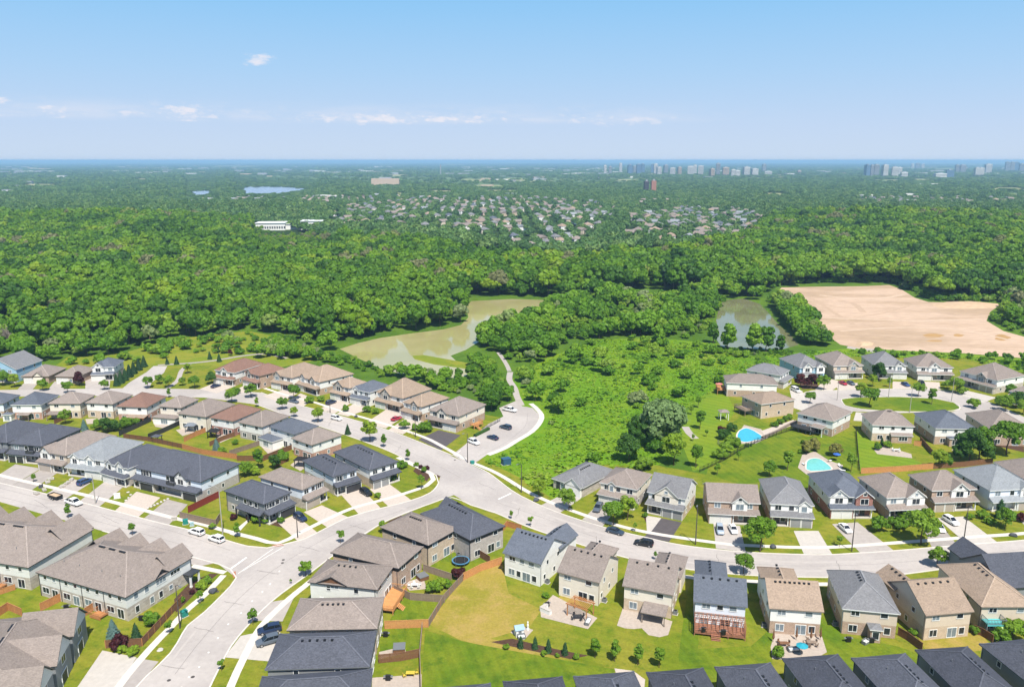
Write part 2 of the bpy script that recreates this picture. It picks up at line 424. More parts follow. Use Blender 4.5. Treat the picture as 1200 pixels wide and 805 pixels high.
# ------------------------------------------------------------------ ground
m_road = mat('worn_asphalt', (0.41, 0.372, 0.345), 0.88, 0.09, 0.9, 0.2, world_pos=True, col2=(0.345, 0.312, 0.292), scale2=0.06)
def grass_mat(name, a, b_, c, sc=0.10, dry=0.0, stripes=None):
    """Mown or rough grass: three tones mixed by patches, fine mottling, faint blade bump."""
    m = bpy.data.materials.new(name); m.use_nodes = True
    t = m.node_tree; b = t.nodes['Principled BSDF']
    b.inputs['Roughness'].default_value = 0.9; b.inputs['Specular IOR Level'].default_value = 0.1
    pos = N(t, 'ShaderNodeNewGeometry').outputs['Position']
    def noise(s, d=5, r=0.6):
        n = N(t, 'ShaderNodeTexNoise'); n.inputs['Scale'].default_value = s; n.inputs['Detail'].default_value = d
        n.inputs['Roughness'].default_value = r; t.links.new(pos, n.inputs['Vector']); return n.outputs['Fac']
    m1 = N(t, 'ShaderNodeMixRGB'); m1.inputs[1].default_value = (*a, 1); m1.inputs[2].default_value = (*b_, 1)
    t.links.new(smooth(t, noise(sc, 6, 0.65), 0.36, 0.62), m1.inputs[0])
    m2 = N(t, 'ShaderNodeMixRGB'); t.links.new(m1.outputs[0], m2.inputs[1]); m2.inputs[2].default_value = (*c, 1)
    t.links.new(smooth(t, noise(sc * 3.1, 6, 0.7), 0.50 - dry, 0.74 - dry), m2.inputs[0])
    hsv = N(t, 'ShaderNodeHueSaturation'); t.links.new(m2.outputs[0], hsv.inputs['Color'])
    v = M(t, 'MULTIPLY_ADD', noise(1.7, 6, 0.75), 0.9, 0.55)
    if stripes:
        ang, width, amt = stripes
        sp = N(t, 'ShaderNodeSeparateXYZ'); t.links.new(pos, sp.inputs[0])
        d = M(t, 'ADD', M(t, 'MULTIPLY', sp.outputs[0], math.cos(ang)), M(t, 'MULTIPLY', sp.outputs[1], math.sin(ang)))
        s = M(t, 'SINE', M(t, 'MULTIPLY', d, math.pi / width))
        v = M(t, 'MULTIPLY', v, M(t, 'MULTIPLY_ADD', smooth(t, s, -0.5, 0.5), amt, 1 - amt / 2))
    t.links.new(v, hsv.inputs['Value'])
    t.links.new(hsv.outputs[0], b.inputs['Base Color'])
    bp = N(t, 'ShaderNodeBump'); bp.inputs['Strength'].default_value = 0.5; bp.inputs['Distance'].default_value = 0.15
    t.links.new(noise(3.0, 4, 0.7), bp.inputs['Height']); t.links.new(bp.outputs[0], b.inputs['Normal'])
    return m
m_ground = grass_mat('meadow_ground', (0.055, 0.115, 0.010), (0.085, 0.155, 0.012), (0.035, 0.08, 0.010), 0.035)
m_lawn = grass_mat('lawn', (0.125, 0.165, 0.010), (0.20, 0.195, 0.022), (0.085, 0.135, 0.009), 0.11, 0.02, (1.1, 1.3, 0.08))
m_lush = grass_mat('lush_lawn', (0.085, 0.145, 0.008), (0.145, 0.180, 0.012), (0.060, 0.115, 0.008), 0.08, 0.03, (0.3, 1.1, 0.10))
m_stripe = grass_mat('striped_lawn', (0.12, 0.20, 0.012), (0.155, 0.215, 0.014), (0.10, 0.17, 0.010), 0.05, 0, (0.9, 1.7, 0.13))
m_dry = grass_mat('dry_grass', (0.285, 0.220, 0.045), (0.215, 0.195, 0.024), (0.33, 0.235, 0.070), 0.06, 0.06)
m_gold = grass_mat('rough_yellow_grass', (0.14, 0.19, 0.015), (0.205, 0.21, 0.022), (0.085, 0.15, 0.012), 0.05)
m_rough = grass_mat('wild_meadow', (0.095, 0.205, 0.008), (0.145, 0.225, 0.012), (0.055, 0.130, 0.008), 0.045)
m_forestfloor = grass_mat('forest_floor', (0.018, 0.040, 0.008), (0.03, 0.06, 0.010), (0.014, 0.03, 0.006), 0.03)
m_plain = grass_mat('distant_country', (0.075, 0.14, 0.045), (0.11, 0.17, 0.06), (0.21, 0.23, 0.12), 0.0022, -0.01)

def ground_mesh():
    rings = [0] + list(range(60, 640, 58)) + [640] + list(range(680, 2200, 60)) + [2400, 2800, 3400, 4200, 5200, 6500, 8000, 10000, 13000, 17000, 22000, 30000, 42000, 60000]
    na = 180; v = [(0, 0, 0)]; f = []; mi = []
    for r in rings[1:]:
        for k in range(na):
            a = 2 * math.pi * k / na
            x, y = r * math.sin(a), r * math.cos(a)
            v.append((x, y, terrain(x, y)))
    for k in range(na): f.append((0, 1 + (k + 1) % na, 1 + k)); mi.append(0)
    for i in range(len(rings) - 2):
        for k in range(na):
            a = 1 + i * na + k; b = 1 + i * na + (k + 1) % na
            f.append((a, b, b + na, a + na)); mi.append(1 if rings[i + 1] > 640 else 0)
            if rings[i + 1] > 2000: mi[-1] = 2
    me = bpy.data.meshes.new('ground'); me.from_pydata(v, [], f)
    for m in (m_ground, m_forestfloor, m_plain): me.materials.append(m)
    me.polygons.foreach_set('material_index', mi); me.update()
    import bmesh
    bm = bmesh.new(); bm.from_mesh(me); bmesh.ops.recalc_face_normals(bm, faces=bm.faces); bm.to_mesh(me); bm.free()
    return me
tag(put('ground', ground_mesh()), kind='structure')

_lay = [0]
def layer(z):
    """Sheets of one kind never share a plane where they overlap."""
    _lay[0] = (_lay[0] + 1) % 11
    return z + _lay[0] * 0.0006
def sheet(name, px, z, m, kind='structure'):
    z = layer(z)
    mb = MB(); mb.poly([(at(*p).x, at(*p).y, z) for p in px])
    o = mb.build(name, m)
    if o.data.polygons[0].normal.z < 0: o.data.flip_normals()
    return tag(o, kind=kind)
def spline(pts, step=3.0):
    """Catmull-Rom through world points."""
    P = [Vector(p) for p in pts]; out = []
    for i in range(len(P) - 1):
        p0 = P[max(i - 1, 0)]; p1 = P[i]; p2 = P[i + 1]; p3 = P[min(i + 2, len(P) - 1)]
        n = max(1, int((p2 - p1).length / step))
        for k in range(n):
            t = k / n
            out.append(0.5 * ((2 * p1) + (p2 - p0) * t + (2 * p0 - 5 * p1 + 4 * p2 - p3) * t * t + (3 * p1 - p0 - 3 * p2 + p3) * t ** 3))
    out.append(P[-1]); return out
def strip(name, px, width, z0, z1, m, kind='structure', side=0.0, curve=True):
    """A band along ground pixels: flat when z0 is None, else a raised kerb."""
    z1 = layer(z1)
    P = [at(*p) for p in px]
    if curve: P = spline(P)
    L = []; R = []
    for i, p in enumerate(P):
        d = P[min(i + 1, len(P) - 1)] - P[max(i - 1, 0)]; d.z = 0; d.normalize()
        n = Vector((-d.y, d.x, 0))
        L.append(p + n * (width / 2 + side)); R.append(p - n * (width / 2 - side))
    mb = MB()
    for i in range(len(P) - 1):
        a, b, c, d = R[i], R[i + 1], L[i + 1], L[i]
        mb.poly([(q.x, q.y, z1) for q in (a, b, c, d)])
        if z0 is not None:
            mb.poly([(a.x, a.y, z0), (b.x, b.y, z0), (b.x, b.y, z1), (a.x, a.y, z1)])
            mb.poly([(c.x, c.y, z0), (d.x, d.y, z0), (d.x, d.y, z1), (c.x, c.y, z1)])
    return tag(mb.build(name, m), kind=kind)

# lawns (everything between the streets), then the rest of the ground cover
Z_LAWN, Z_DRIVE, Z_ROAD, Z_WALK = 0.02, 0.05, 0.035, 0.065
sheet('lawn', [(-260, 470), (-60, 452), (60, 445), (150, 432), (225, 428), (300, 428), (400, 448), (470, 466), (560, 484), (600, 492), (562, 536), (610, 560), (660, 592),
               (700, 545), (770, 545), (828, 556), (850, 520), (840, 480), (850, 452), (905, 428), (1000, 418), (1130, 420), (1215, 440), (1330, 520), (1500, 900), (600, 1400), (-300, 1000)], Z_LAWN, m_lawn)
sheet('lawn', [(828, 556), (835, 522), (850, 500), (870, 488), (935, 505), (945, 512), (1003, 505), (1006, 552), (960, 575), (905, 562), (870, 568)], Z_LAWN + .006, m_lush)
sheet('lawn', [(800, 522), (798, 500), (812, 470), (838, 455), (852, 462), (862, 482), (848, 502), (884, 512), (830, 548), (812, 552)], Z_LAWN + .006, m_stripe)
sheet('lawn', [(1003, 505), (1018, 507), (1030, 527), (1068, 537), (1088, 546), (1008, 553)], Z_LAWN + .012, m_stripe)
sheet('lawn', [(502, 731), (543, 677), (588, 659), (596, 695), (635, 714), (668, 690), (700, 735), (660, 775), (600, 765), (540, 750)], Z_LAWN + .006, m_dry)
sheet('lawn', [(494, 810), (498, 738), (545, 752), (610, 764), (720, 784), (722, 840), (494, 860)], Z_LAWN + .006, m_lush)
sheet('lawn', [(575, 748), (620, 735), (645, 700), (738, 735), (800, 745), (812, 660), (900, 690), (905, 775), (830, 800), (722, 784), (690, 775)], Z_LAWN + .009, m_lawn)
sheet('lawn', [(806, 690), (822, 668), (818, 760), (880, 757), (905, 735), (905, 800), (802, 800), (795, 770)], Z_LAWN + .013, m_lush)
sheet('lawn', [(955, 735), (978, 700), (985, 745), (1052, 757), (1080, 768), (1075, 800), (990, 800), (972, 770)], Z_LAWN + .013, m_lush)
sheet('lawn', [(1075, 745), (1143, 735), (1165, 760), (1090, 770)], Z_LAWN + .013, m_dry)
sheet('lawn', [(445, 735), (493, 733), (492, 771), (445, 777)], Z_LAWN + .013, m_lush)
sheet('lawn', [(471, 700), (520, 703), (504, 730), (455, 730)], Z_LAWN + .013, m_lush)
sheet('lawn', [(500, 660), (535, 640), (575, 655), (545, 676), (529, 682)], Z_LAWN + .013, m_lush)
# golden park strip and wild meadow
sheet('grass_field', [(60, 432), (80, 418), (150, 412), (200, 398), (290, 388), (330, 395), (382, 420), (300, 436), (225, 430), (150, 434)], 0.012, m_gold)
sheet('grass_field', [(560, 540), (608, 500), (600, 445), (640, 420), (700, 398), (770, 396), (850, 404), (905, 428), (850, 455), (800, 480), (795, 530), (760, 552), (700, 548), (660, 594), (610, 562)], 0.012, m_rough)
sheet('grass_field', [(905, 430), (895, 416), (1000, 408), (1100, 412), (1240, 424), (1230, 446), (1130, 422), (1000, 419)], 0.012, m_rough)
# roads
road_B = [(150, 850), (160, 805), (200, 765), (220, 733), (240, 717), (270, 687), (277, 677), (290, 655), (313, 642), (332, 638), (356, 632), (380, 620), (406, 607), (429, 600), (480, 587), (505, 577), (514, 566), (516, 558),
          (572, 553), (600, 576), (578, 601), (552, 592), (532, 580), (505, 590), (450, 612), (396, 647), (364, 671), (318, 705), (280, 745), (264, 769), (246, 805), (232, 850)]
sheet('road', road_B, Z_ROAD, m_road)
sheet('road', [(-220, 514), (-120, 537), (0, 566), (100, 590), (184, 612), (218, 620), (265, 633), (290, 640), (313, 642), (300, 655), (277, 677), (256, 661), (224, 652.5), (120, 622), (0, 588), (-220, 530)], Z_ROAD + .004, m_road)
sheet('road', [(516, 558), (454, 528), (400, 508), (345, 490), (300, 474), (240, 466), (150, 464), (60, 464), (-60, 466), (-60, 458), (60, 456), (150, 455), (230, 456), (306, 460), (340, 472), (370, 480), (404, 489), (460, 506), (516, 528), (548, 543), (572, 554), (560, 562)], Z_ROAD + .004, m_road)
sheet('road', [(545, 560), (572, 553), (600, 575), (620, 586), (652, 600), (708, 618), (758, 630), (800, 639), (874, 647), (960, 650), (1006, 648), (1040, 646), (1136, 638), (1200, 633), (1360, 618), (1360, 640), (1165, 659), (1038, 675), (960, 676.5), (878, 674), (806, 667), (740, 655), (680, 638), (620, 618), (578, 600)], Z_ROAD + .008, m_road)
# side street climbing to the park, and the park path
sheet('road', [(138, 460), (152, 448), (172, 436), (180, 429), (196, 429), (192, 437), (178, 448), (172, 462)], Z_ROAD + .008, m_road)
# parking court / turnaround
sheet('road', [(530, 533), (544, 522), (557, 510), (572, 497), (590, 488), (585, 478), (604, 470), (612, 476), (624, 478), (632, 486), (631, 494), (622, 505), (603, 516), (590, 524), (572, 532), (556, 543), (548, 544)], Z_ROAD + .008, m_road)
# crescent
sheet('road', [(925, 472), (936, 463), (952, 458), (980, 457.5), (1030, 456), (1090, 456), (1130, 461), (1165, 474), (1200, 489), (1300, 530), (1300, 545), (1200, 500), (1165, 492), (1140, 490), (1122, 500), (1100, 487), (1128, 479), (1105, 483), (1050, 484), (1000, 482), (978, 492), (950, 485)], Z_ROAD, m_road)
sheet('lawn', [(986, 468), (1000, 466), (1050, 465), (1095, 467), (1118, 472), (1125, 478), (1115, 481.5), (1060, 482.5), (1010, 479.5), (990, 475)], Z_ROAD + .01, m_lush)
# side walks
for px in ([(-120, 527), (0, 557), (60, 571), (112, 583), (200, 606), (240, 615), (261, 621), (300, 631), (326, 636.5), (352, 624), (378, 611), (410, 596.5), (440, 588), (475, 578), (500, 569), (508, 562), (505, 555), (480, 543), (466, 536)],
           [(130, 830), (138, 806), (174, 762), (200, 735), (220, 714), (240, 697), (262, 674)],
           [(225, 663), (245, 667), (264, 671)],
           [(262, 830), (270, 805), (286, 770), (306, 734), (336, 704), (358, 686), (375, 672)],
           [(310, 455), (340, 464.5), (370, 472), (400, 482), (450, 496.5), (496, 512), (520, 524), (546, 538.5)],
           [(553, 542), (575, 551), (592, 560), (620, 577), (656, 593), (708, 611), (760, 624), (840, 636), (874, 639), (960, 641.5), (1050, 636), (1136, 629.5), (1200, 625), (1300, 616)],
           [(740, 663), (806, 676), (878, 681), (960, 684.5), (1038, 683)],
           [(572, 533), (591, 525.5), (604, 517.5), (623, 506), (633, 494.5), (634.5, 486), (627, 477), (622, 473)]):
    strip('sidewalk', px, 1.5 if len(px) != 8 or px[0][0] != 572 else 1.9, None, Z_WALK, m_walk)
# kerbs: a real step along both edges of every street
for px in ([(-220, 514), (0, 566), (100, 590), (184, 612), (218, 620), (265, 633), (290, 640), (313, 642), (332, 638), (356, 632), (380, 620), (406, 607), (429, 600), (480, 587), (505, 577), (514, 566), (511, 557), (490, 546), (454, 528), (400, 508), (345, 490), (300, 474)],
           [(150, 835), (160, 805), (200, 765), (220, 733), (240, 717), (270, 687), (277, 677), (270, 667), (256, 661), (224, 652.5), (120, 622)],
           [(240, 820), (246, 805), (264, 769), (280, 745), (318, 705), (364, 671), (396, 647), (450, 612), (505, 590), (530, 583), (552, 592), (578, 600), (620, 618), (680, 638), (740, 655), (806, 667), (878, 674), (960, 676.5), (1038, 675), (1165, 659), (1300, 646)],
           [(306, 460), (340, 472), (370, 480), (404, 489), (460, 506), (516, 528), (533, 534), (540, 528)],
           [(549, 543), (572, 554), (600, 575), (620, 586), (652, 600), (708, 618), (758, 630), (800, 639), (874, 647), (960, 650), (1006, 648), (1040, 646), (1136, 638), (1200, 633), (1300, 623.5)],
           [(986, 468), (1000, 466), (1050, 465), (1095, 467), (1118, 472), (1125, 478), (1115, 481.5), (1060, 482.5), (1010, 479.5), (990, 475), (986, 468)],
           [(936, 463), (952, 458), (980, 457.5), (1030, 456), (1090, 456), (1130, 461), (1165, 474), (1200, 489)]):
    strip('kerb', px, 0.32, 0.0, 0.13, m_kerb)
for k, px in enumerate(([(598, 436), (597, 445), (603, 455), (606, 465), (611, 475)], [(597, 435), (594, 428), (589, 420), (584, 413)], [(650, 378), (658, 372), (665, 369)], [(648, 380), (636, 388)],
           [(185, 428), (240, 424), (285, 417), (312, 415), (336, 420)], [(196, 455), (208, 446), (213, 434), (222, 427)], [(803, 500), (808, 508), (815, 514)])):
    strip('footpath', px, (2.6, 2.0, 3.0, 2.4, 2.4, 2.0, 2.6)[k], None, Z_WALK - .02, m_drive)
# painted markings on the road
m_paint = mat('road_paint', (0.72, 0.70, 0.66), 0.7, 0.12, 2.0)
def line(px, w, z=Z_ROAD + .016): strip('road_marking', px, w, None, z, m_paint, curve=False)
line([(271, 666), (289, 653)], 0.45); line([(279, 672), (320, 643)], 0.16); line([(284, 669), (332, 641)], 0.16)
line([(584, 585), (599, 578)], 0.45)
for u, v in ((334, 663), (323, 678), (314, 687), (302, 698), (289, 712), (274, 725), (262, 741), (251, 758), (240, 775), (228, 787), (219, 799)):
    line([(u - 7, v + 7), (u - 6, v + 5.6)], 0.30)
m_iron = mat('cast_iron', (0.08, 0.07, 0.065), 0.7, 0.2, 6)
m_tactile = mat('brick_red_tactile', (0.34, 0.14, 0.08), 0.8, 0.1, 3)
for i, (u, v, lab) in enumerate(((255, 693, 'dark storm drain grate at left kerb below the corner'), (198, 797, 'round manhole cover near the bottom of the road'), (226, 793, 'storm grate right of the lowest manhole'),
                                 (332, 656, 'manhole cover inside the junction beside stop lines'), (331, 659.5, 'manhole cover nearer the gabled taupe house in the junction'), (862, 649, 'storm grate by the kerb below the large maple'), (533, 539, 'storm grate at the parking court entrance'), (1138, 652, 'manhole cover on the right-hand road'))):
    mb = MB()
    n = 14 if 'manhole' in lab else 4
    r = 0.36 if n == 14 else 0.45
    mb.poly([(r * math.cos(2 * math.pi * (k + .5) / n), r * math.sin(2 * math.pi * (k + .5) / n), 0.01) for k in range(n)])
    for k in range(n):
        a, b = 2 * math.pi * (k + .5) / n, 2 * math.pi * (k + 1.5) / n
        mb.poly([(r * math.cos(a), r * math.sin(a), -.005), (r * math.cos(b), r * math.sin(b), -.005), (r * math.cos(b), r * math.sin(b), .01), (r * math.cos(a), r * math.sin(a), .01)])
    p = at(u, v)
    tag(mb.build('manhole_cover' if n == 14 else 'storm_grate', m_iron, None, (p.x, p.y, Z_ROAD + .02), 0.4), lab, 'manhole cover' if n == 14 else 'storm grate')
sheet('tactile_paving', [(272, 671), (276, 669), (277, 676), (273.5, 677)], Z_WALK + .01, m_tactile)
sheet('tactile_paving', [(318, 639), (330, 637), (333, 639), (322, 641)], Z_WALK + .01, m_tactile)
# driveways
for m, px in ((m_drive, [(836, 613), (867, 616), (874, 646.5), (839, 642.5)]), (m_conc, [(930, 622), (959, 622), (975, 649), (942, 649)]), (m_drive, [(975, 614), (1005, 612), (1048, 645.5), (1008, 647.5)]),
              (m_drive, [(1082, 618), (1098, 609), (1122, 639), (1092, 641.5)]), (m_conc, [(1098, 607), (1129, 605), (1169, 635.5), (1134, 638)]), (m_drive, [(1190, 604), (1215, 602), (1260, 627), (1215, 631)]),
              (m_drive, [(664, 577), (681, 584), (656, 601), (634, 592)]), (m_drive, [(700, 592), (723, 596), (706, 617), (682, 609)]), (m_tar, [(775, 607), (799, 612), (784, 635), (755, 629)]), (m_conc, [(757, 604), (775, 607), (763, 623), (758, 622)]),
              (m_tar, [(514, 504), (540, 510), (517, 527.5), (490, 515)]), (m_pave, [(454, 479), (476, 487), (452, 502), (428, 496)]), (m_pave, [(477, 489), (497, 494), (472, 509), (455, 504)]),
              (m_pave, [(398, 466), (413, 471), (392, 485), (374, 480)]), (m_pave, [(415, 473), (433, 479), (408, 488), (394, 485)]), (m_pave, [(335, 456), (349, 461), (328, 472), (308, 464)]), (m_pave, [(352, 461), (368, 467), (356, 476), (338, 471)]),
              (m_pave, [(258, 446), (277, 452), (254, 461), (234, 456)]), (m_pave, [(286, 452), (300, 455), (290, 461), (272, 459)]),
              (m_drive, [(18, 544), (48, 549), (14, 569), (-12, 563)]), (m_drive, [(50, 549), (69, 553), (36, 575), (14, 569)]), (m_drive, [(84, 561), (106, 566), (78, 584), (54, 579)]), (m_drive, [(122, 565), (144, 571), (116, 594), (92, 588)]),
              (m_pave, [(160, 576), (188, 583), (162, 606), (134, 599)]), (m_drive, [(196, 585), (220, 591), (198, 615), (168, 608)]), (m_drive, [(-60, 530), (-30, 537), (-60, 552), (-88, 545)]),
              (m_pave, [(325, 612), (346, 603), (372, 624), (350, 635)]), (m_pave, [(356, 600), (377, 592), (408, 606), (384, 618)]), (m_pave, [(400, 580), (424, 573), (446, 595), (420, 602)]), (m_pave, [(433, 573), (456, 567), (482, 586), (456, 594)]),
              (m_drive, [(318, 705), (344, 701), (331, 728), (297, 727)]), (m_conc, [(282, 745), (330, 735), (318, 775), (263, 770)]), (m_conc, [(120, 762), (160, 770), (140, 803), (128, 840), (60, 840), (92, 803)]), (m_drive, [(160, 771), (186, 775), (160, 806), (128, 840), (136, 806)]),
              (m_pave, [(968, 443), (990, 448), (975, 457.5), (955, 457)]), (m_pave, [(978, 448), (1008, 449), (1006, 456), (982, 457)]), (m_pave, [(1046, 447), (1064, 448), (1068, 455.5), (1046, 456)]), (m_pave, [(1076, 447), (1101, 448), (1102, 456), (1076, 456)]),
              (m_conc, [(1134, 458), (1168, 466), (1152, 472), (1122, 462)]), (m_conc, [(925, 455), (940, 458), (950, 485), (930, 478)]), (m_drive, [(226, 653), (250, 660), (232, 664), (214, 658)]), (m_drive, [(100, 440), (130, 440), (128, 456), (100, 456)]),
              (m_drive, [(64, 447), (84, 447), (76, 457), (56, 457)]), (m_drive, [(30, 447), (46, 447), (38, 457), (20, 457)]), (m_conc, [(1003, 483), (1018, 484), (1016, 494), (1000, 493)])):
    sheet('driveway', px, Z_DRIVE, m)
# verges: the grass strip between kerb and side walk shows between the driveways; front walks and patios
m_patio = mat('patio_stone', (0.385, 0.325, 0.275), 0.85, 0.14, 1.6, 0.2, world_pos=True)
for m, px in ((m_walk, [(290, 609), (296, 606), (276, 628), (269, 626)]), (m_patio, [(633, 713), (648, 697), (700, 724), (689, 737), (634, 723)]), (m_patio, [(723, 733), (730, 712), (755, 717), (788, 728), (783, 744), (773, 746.5), (760, 744), (752, 736), (742, 737), (732, 736)]),
              (m_patio, [(903, 758), (908, 742), (962, 742), (969, 764), (950, 775), (905, 772)]), (m_patio, [(598, 741), (610, 733), (625, 738), (614, 750)]), (m_patio, [(1024, 527), (1034, 522), (1068, 532), (1069, 537), (1028, 532)]),
              (m_patio, [(860, 515), (872, 498), (892, 503), (900, 513), (885, 520), (866, 520)]), (m_patio, [(935, 548), (940, 533), (955, 529), (972, 540), (988, 545), (985, 556), (945, 556)]), (m_pave, [(892, 505), (930, 492), (932, 497), (897, 511)]),
              (m_patio, [(178, 492), (186, 490), (200, 496), (196, 503), (182, 500)]), (m_patio, [(206, 504), (222, 500), (230, 506), (214, 511)]), (m_patio, [(303, 520), (320, 516), (334, 527), (316, 534)]), (m_patio, [(100, 491), (118, 490), (120, 496), (102, 497)]),
              (m_patio, [(252, 509), (268, 504), (276, 511), (258, 519)]), (m_patio, [(472, 683), (496, 676), (500, 690), (480, 692)]), (m_patio, [(444, 764), (474, 757), (476, 765), (446, 772)]), (m_patio, [(436, 794), (494, 790), (494, 830), (436, 830)]), (m_patio, [(1115, 527), (1122, 524), (1136, 531), (1128, 536)]),
              (m_patio, [(340, 545), (352, 536), (366, 543), (352, 552)]), (m_pave, [(720, 783), (742, 786), (756, 796), (752, 840), (738, 840)])):
    sheet('patio', px, Z_DRIVE + .01, m)
# planting beds
for px in ([(308, 605), (318, 610), (344, 611), (352, 615), (330, 618), (306, 612)], [(487, 548), (506, 556), (500, 564), (484, 552)], 
           [(936, 448), (958, 450), (962, 456), (940, 456)], [(752, 602), (758, 603), (764, 612), (757, 612)], 
           [(206, 718), (238, 686), (256, 672), (246, 672), (222, 683), (204, 702)], [(165, 758), (140, 764), (136, 756), (150, 750)], [(575, 752), (612, 760), (668, 772), (690, 768), (650, 760), (600, 748)], [(452, 612), (470, 604), (480, 606), (470, 612)],
           [(520, 556), (512, 548), (496, 541), (490, 545), (506, 553), (514, 560)], [(1165, 510), (1200, 520), (1200, 530), (1166, 522)]):
    sheet('planting_bed', px, Z_LAWN + .016, m_mulch)

# ponds, sand
def water(name, deep, shallow, sc=0.02, rough=0.07):
    m = bpy.data.materials.new(name); m.use_nodes = True
    t = m.node_tree; b = t.nodes['Principled BSDF']
    b.inputs['Roughness'].default_value = rough; b.inputs['IOR'].default_value = 1.33
    pos = N(t, 'ShaderNodeNewGeometry').outputs['Position']
    n = N(t, 'ShaderNodeTexNoise'); n.inputs['Scale'].default_value = sc; n.inputs['Detail'].default_value = 5; t.links.new(pos, n.inputs['Vector'])
    mx = N(t, 'ShaderNodeMixRGB'); mx.inputs[1].default_value = (*deep, 1); mx.inputs[2].default_value = (*shallow, 1)
    t.links.new(smooth(t, n.outputs['Fac'], 0.42, 0.58), mx.inputs[0]); t.links.new(mx.outputs[0], b.inputs['Base Color'])
    n3 = N(t, 'ShaderNodeTexNoise'); n3.inputs['Scale'].default_value = 0.9; n3.inputs['Detail'].default_value = 3; t.links.new(pos, n3.inputs['Vector'])
    bp = N(t, 'ShaderNodeBump'); bp.inputs['Strength'].default_value = 0.05; bp.inputs['Distance'].default_value = 0.05
    t.links.new(n3.outputs['Fac'], bp.inputs['Height']); t.links.new(bp.outputs[0], b.inputs['Normal'])
    return m
m_pond = water('muddy_pond_water', (0.30, 0.275, 0.115), (0.35, 0.315, 0.150))
m_pond2 = water('dark_pond_water', (0.15, 0.155, 0.075), (0.18, 0.18, 0.095))
m_lake = water('lake_water', (0.12, 0.18, 0.26), (0.14, 0.20, 0.28), 0.002)
m_pool = mat('pool_water', (0.045, 0.36, 0.50), 0.08, 0.16, 1.2, 0.5, world_pos=True)
m_pool2 = mat('shallow_pool_water', (0.15, 0.46, 0.42), 0.08, 0.14, 1.2, 0.5, world_pos=True)
POND1 = [(398, 409), (420, 402), (446, 396), (480, 391), (520, 386), (540, 381), (549, 372), (546, 360), (552, 353), (600, 350.5), (648, 352), (640, 357), (622, 366), (604, 376), (585, 388), (562, 400), (546, 410), (528, 417), (540, 428), (552, 437), (538, 444), (500, 437), (470, 438), (446, 432), (420, 420)]
POND2 = [(836, 392), (842, 362), (848, 352), (872, 350), (890, 356), (900, 366), (912, 380), (930, 396), (936, 404), (915, 410), (870, 408), (845, 406)]
sheet('pond_water', POND1, 0.024, m_pond)
sheet('grass_field', [(483, 417), (496, 416), (530, 422), (552, 426), (560, 433), (544, 432), (508, 427), (486, 421)], 0.03, m_gold)
sheet('pond_water', POND2, 0.024, m_pond2)
m_sand = mat('graded_sand', (0.465, 0.338, 0.245), 0.95, 0.18, 0.22, 0.1, col2=(0.365, 0.262, 0.175), scale2=0.022, world_pos=True, contrast=(0.44, 0.66), bump=0.6, stretch=(0.55, 1.6, 1))
SAND = [(911, 342), (916, 337), (960, 336), (1010, 335.5), (1042, 334), (1056, 339), (1072, 349), (1088, 354), (1150, 355), (1172, 357), (1160, 366), (1156, 376), (1176, 388), (1205, 396), (1240, 404), (1240, 423), (1130, 414), (1060, 411), (1006, 408), (985, 404), (968, 392), (960, 375), (940, 358), (918, 352)]
sheet('sand_field', SAND, 0.016, m_sand)
sheet('gravel_patch', [(992, 408), (996, 403), (1020, 402), (1040, 409), (1022, 413)], 0.02, mat('gravel', (0.36, 0.32, 0.29), 0.95, 0.15, 0.8, 0.1, world_pos=True))
m_damp = mat('damp_sand', (0.36, 0.22, 0.09), 0.9, 0.12, 0.2, 0.15, world_pos=True)
def blot(name, u, v, ru, rv, m, z, n=26, seed=0):
    r = random.Random(seed + int(u)); ph = [r.uniform(0, 6.28) for _ in range(4)]
    sheet(name, [(u + ru * math.cos(2 * math.pi * k / n) * (1 + .16 * math.sin(3 * 2 * math.pi * k / n + ph[0]) + .08 * math.sin(5 * 2 * math.pi * k / n + ph[1])),
                  v + rv * math.sin(2 * math.pi * k / n) * (1 + .16 * math.sin(2 * 2 * math.pi * k / n + ph[2]))) for k in range(n)], z, m)
blot('damp_sand', 1093, 393.5, 12, 2.4, m_damp, 0.022); blot('damp_sand', 1174, 395.5, 9, 3.2, m_damp, 0.022); blot('damp_sand', 1123, 393, 6, 1.6, m_damp, 0.022); blot('damp_sand', 1096, 399.5, 9, 1.2, m_damp, 0.022)
m_berm = mat('loose_sand', (0.46, 0.33, 0.215), 0.95, 0.16, 0.3, 0.1, world_pos=True)
# the graded bank at the field's far right corner: a low mound of real height
def mound(name, px, h, m, lab, cat):
    P = [at(*p) for p in px]; c = sum(P, Vector()) / len(P); mb = MB(); rings = 5; n = len(P); rr = random.Random(5)
    for k in range(rings + 1):
        s = 1 - k / rings
        for p in P:
            q = c + (p - c) * s
            mb.v.append((q.x, q.y, h * math.sin(math.pi / 2 * (1 - s)) * rr.uniform(.8, 1.1) if k else 0.01))
    for k in range(rings):
        for j in range(n):
            a = k * n + j; b = k * n + (j + 1) % n
            mb.f.append((a, b, b + n, a + n)); mb.m.append(0)
    return tag(mb.build(name, m), lab, cat)
mound('sand_bank', [(1090, 357), (1110, 353.5), (1140, 353), (1170, 356), (1165, 361), (1130, 362), (1100, 361)], 1.6, m_berm, 'low bank of loose sand along the back of the graded field', 'sand bank')
mound('sand_pile', [(1002, 403), (1012, 400.5), (1024, 402), (1022, 405), (1008, 406)], 1.4, m_berm, 'small sand pile on the gravel patch behind the houses', 'sand pile')

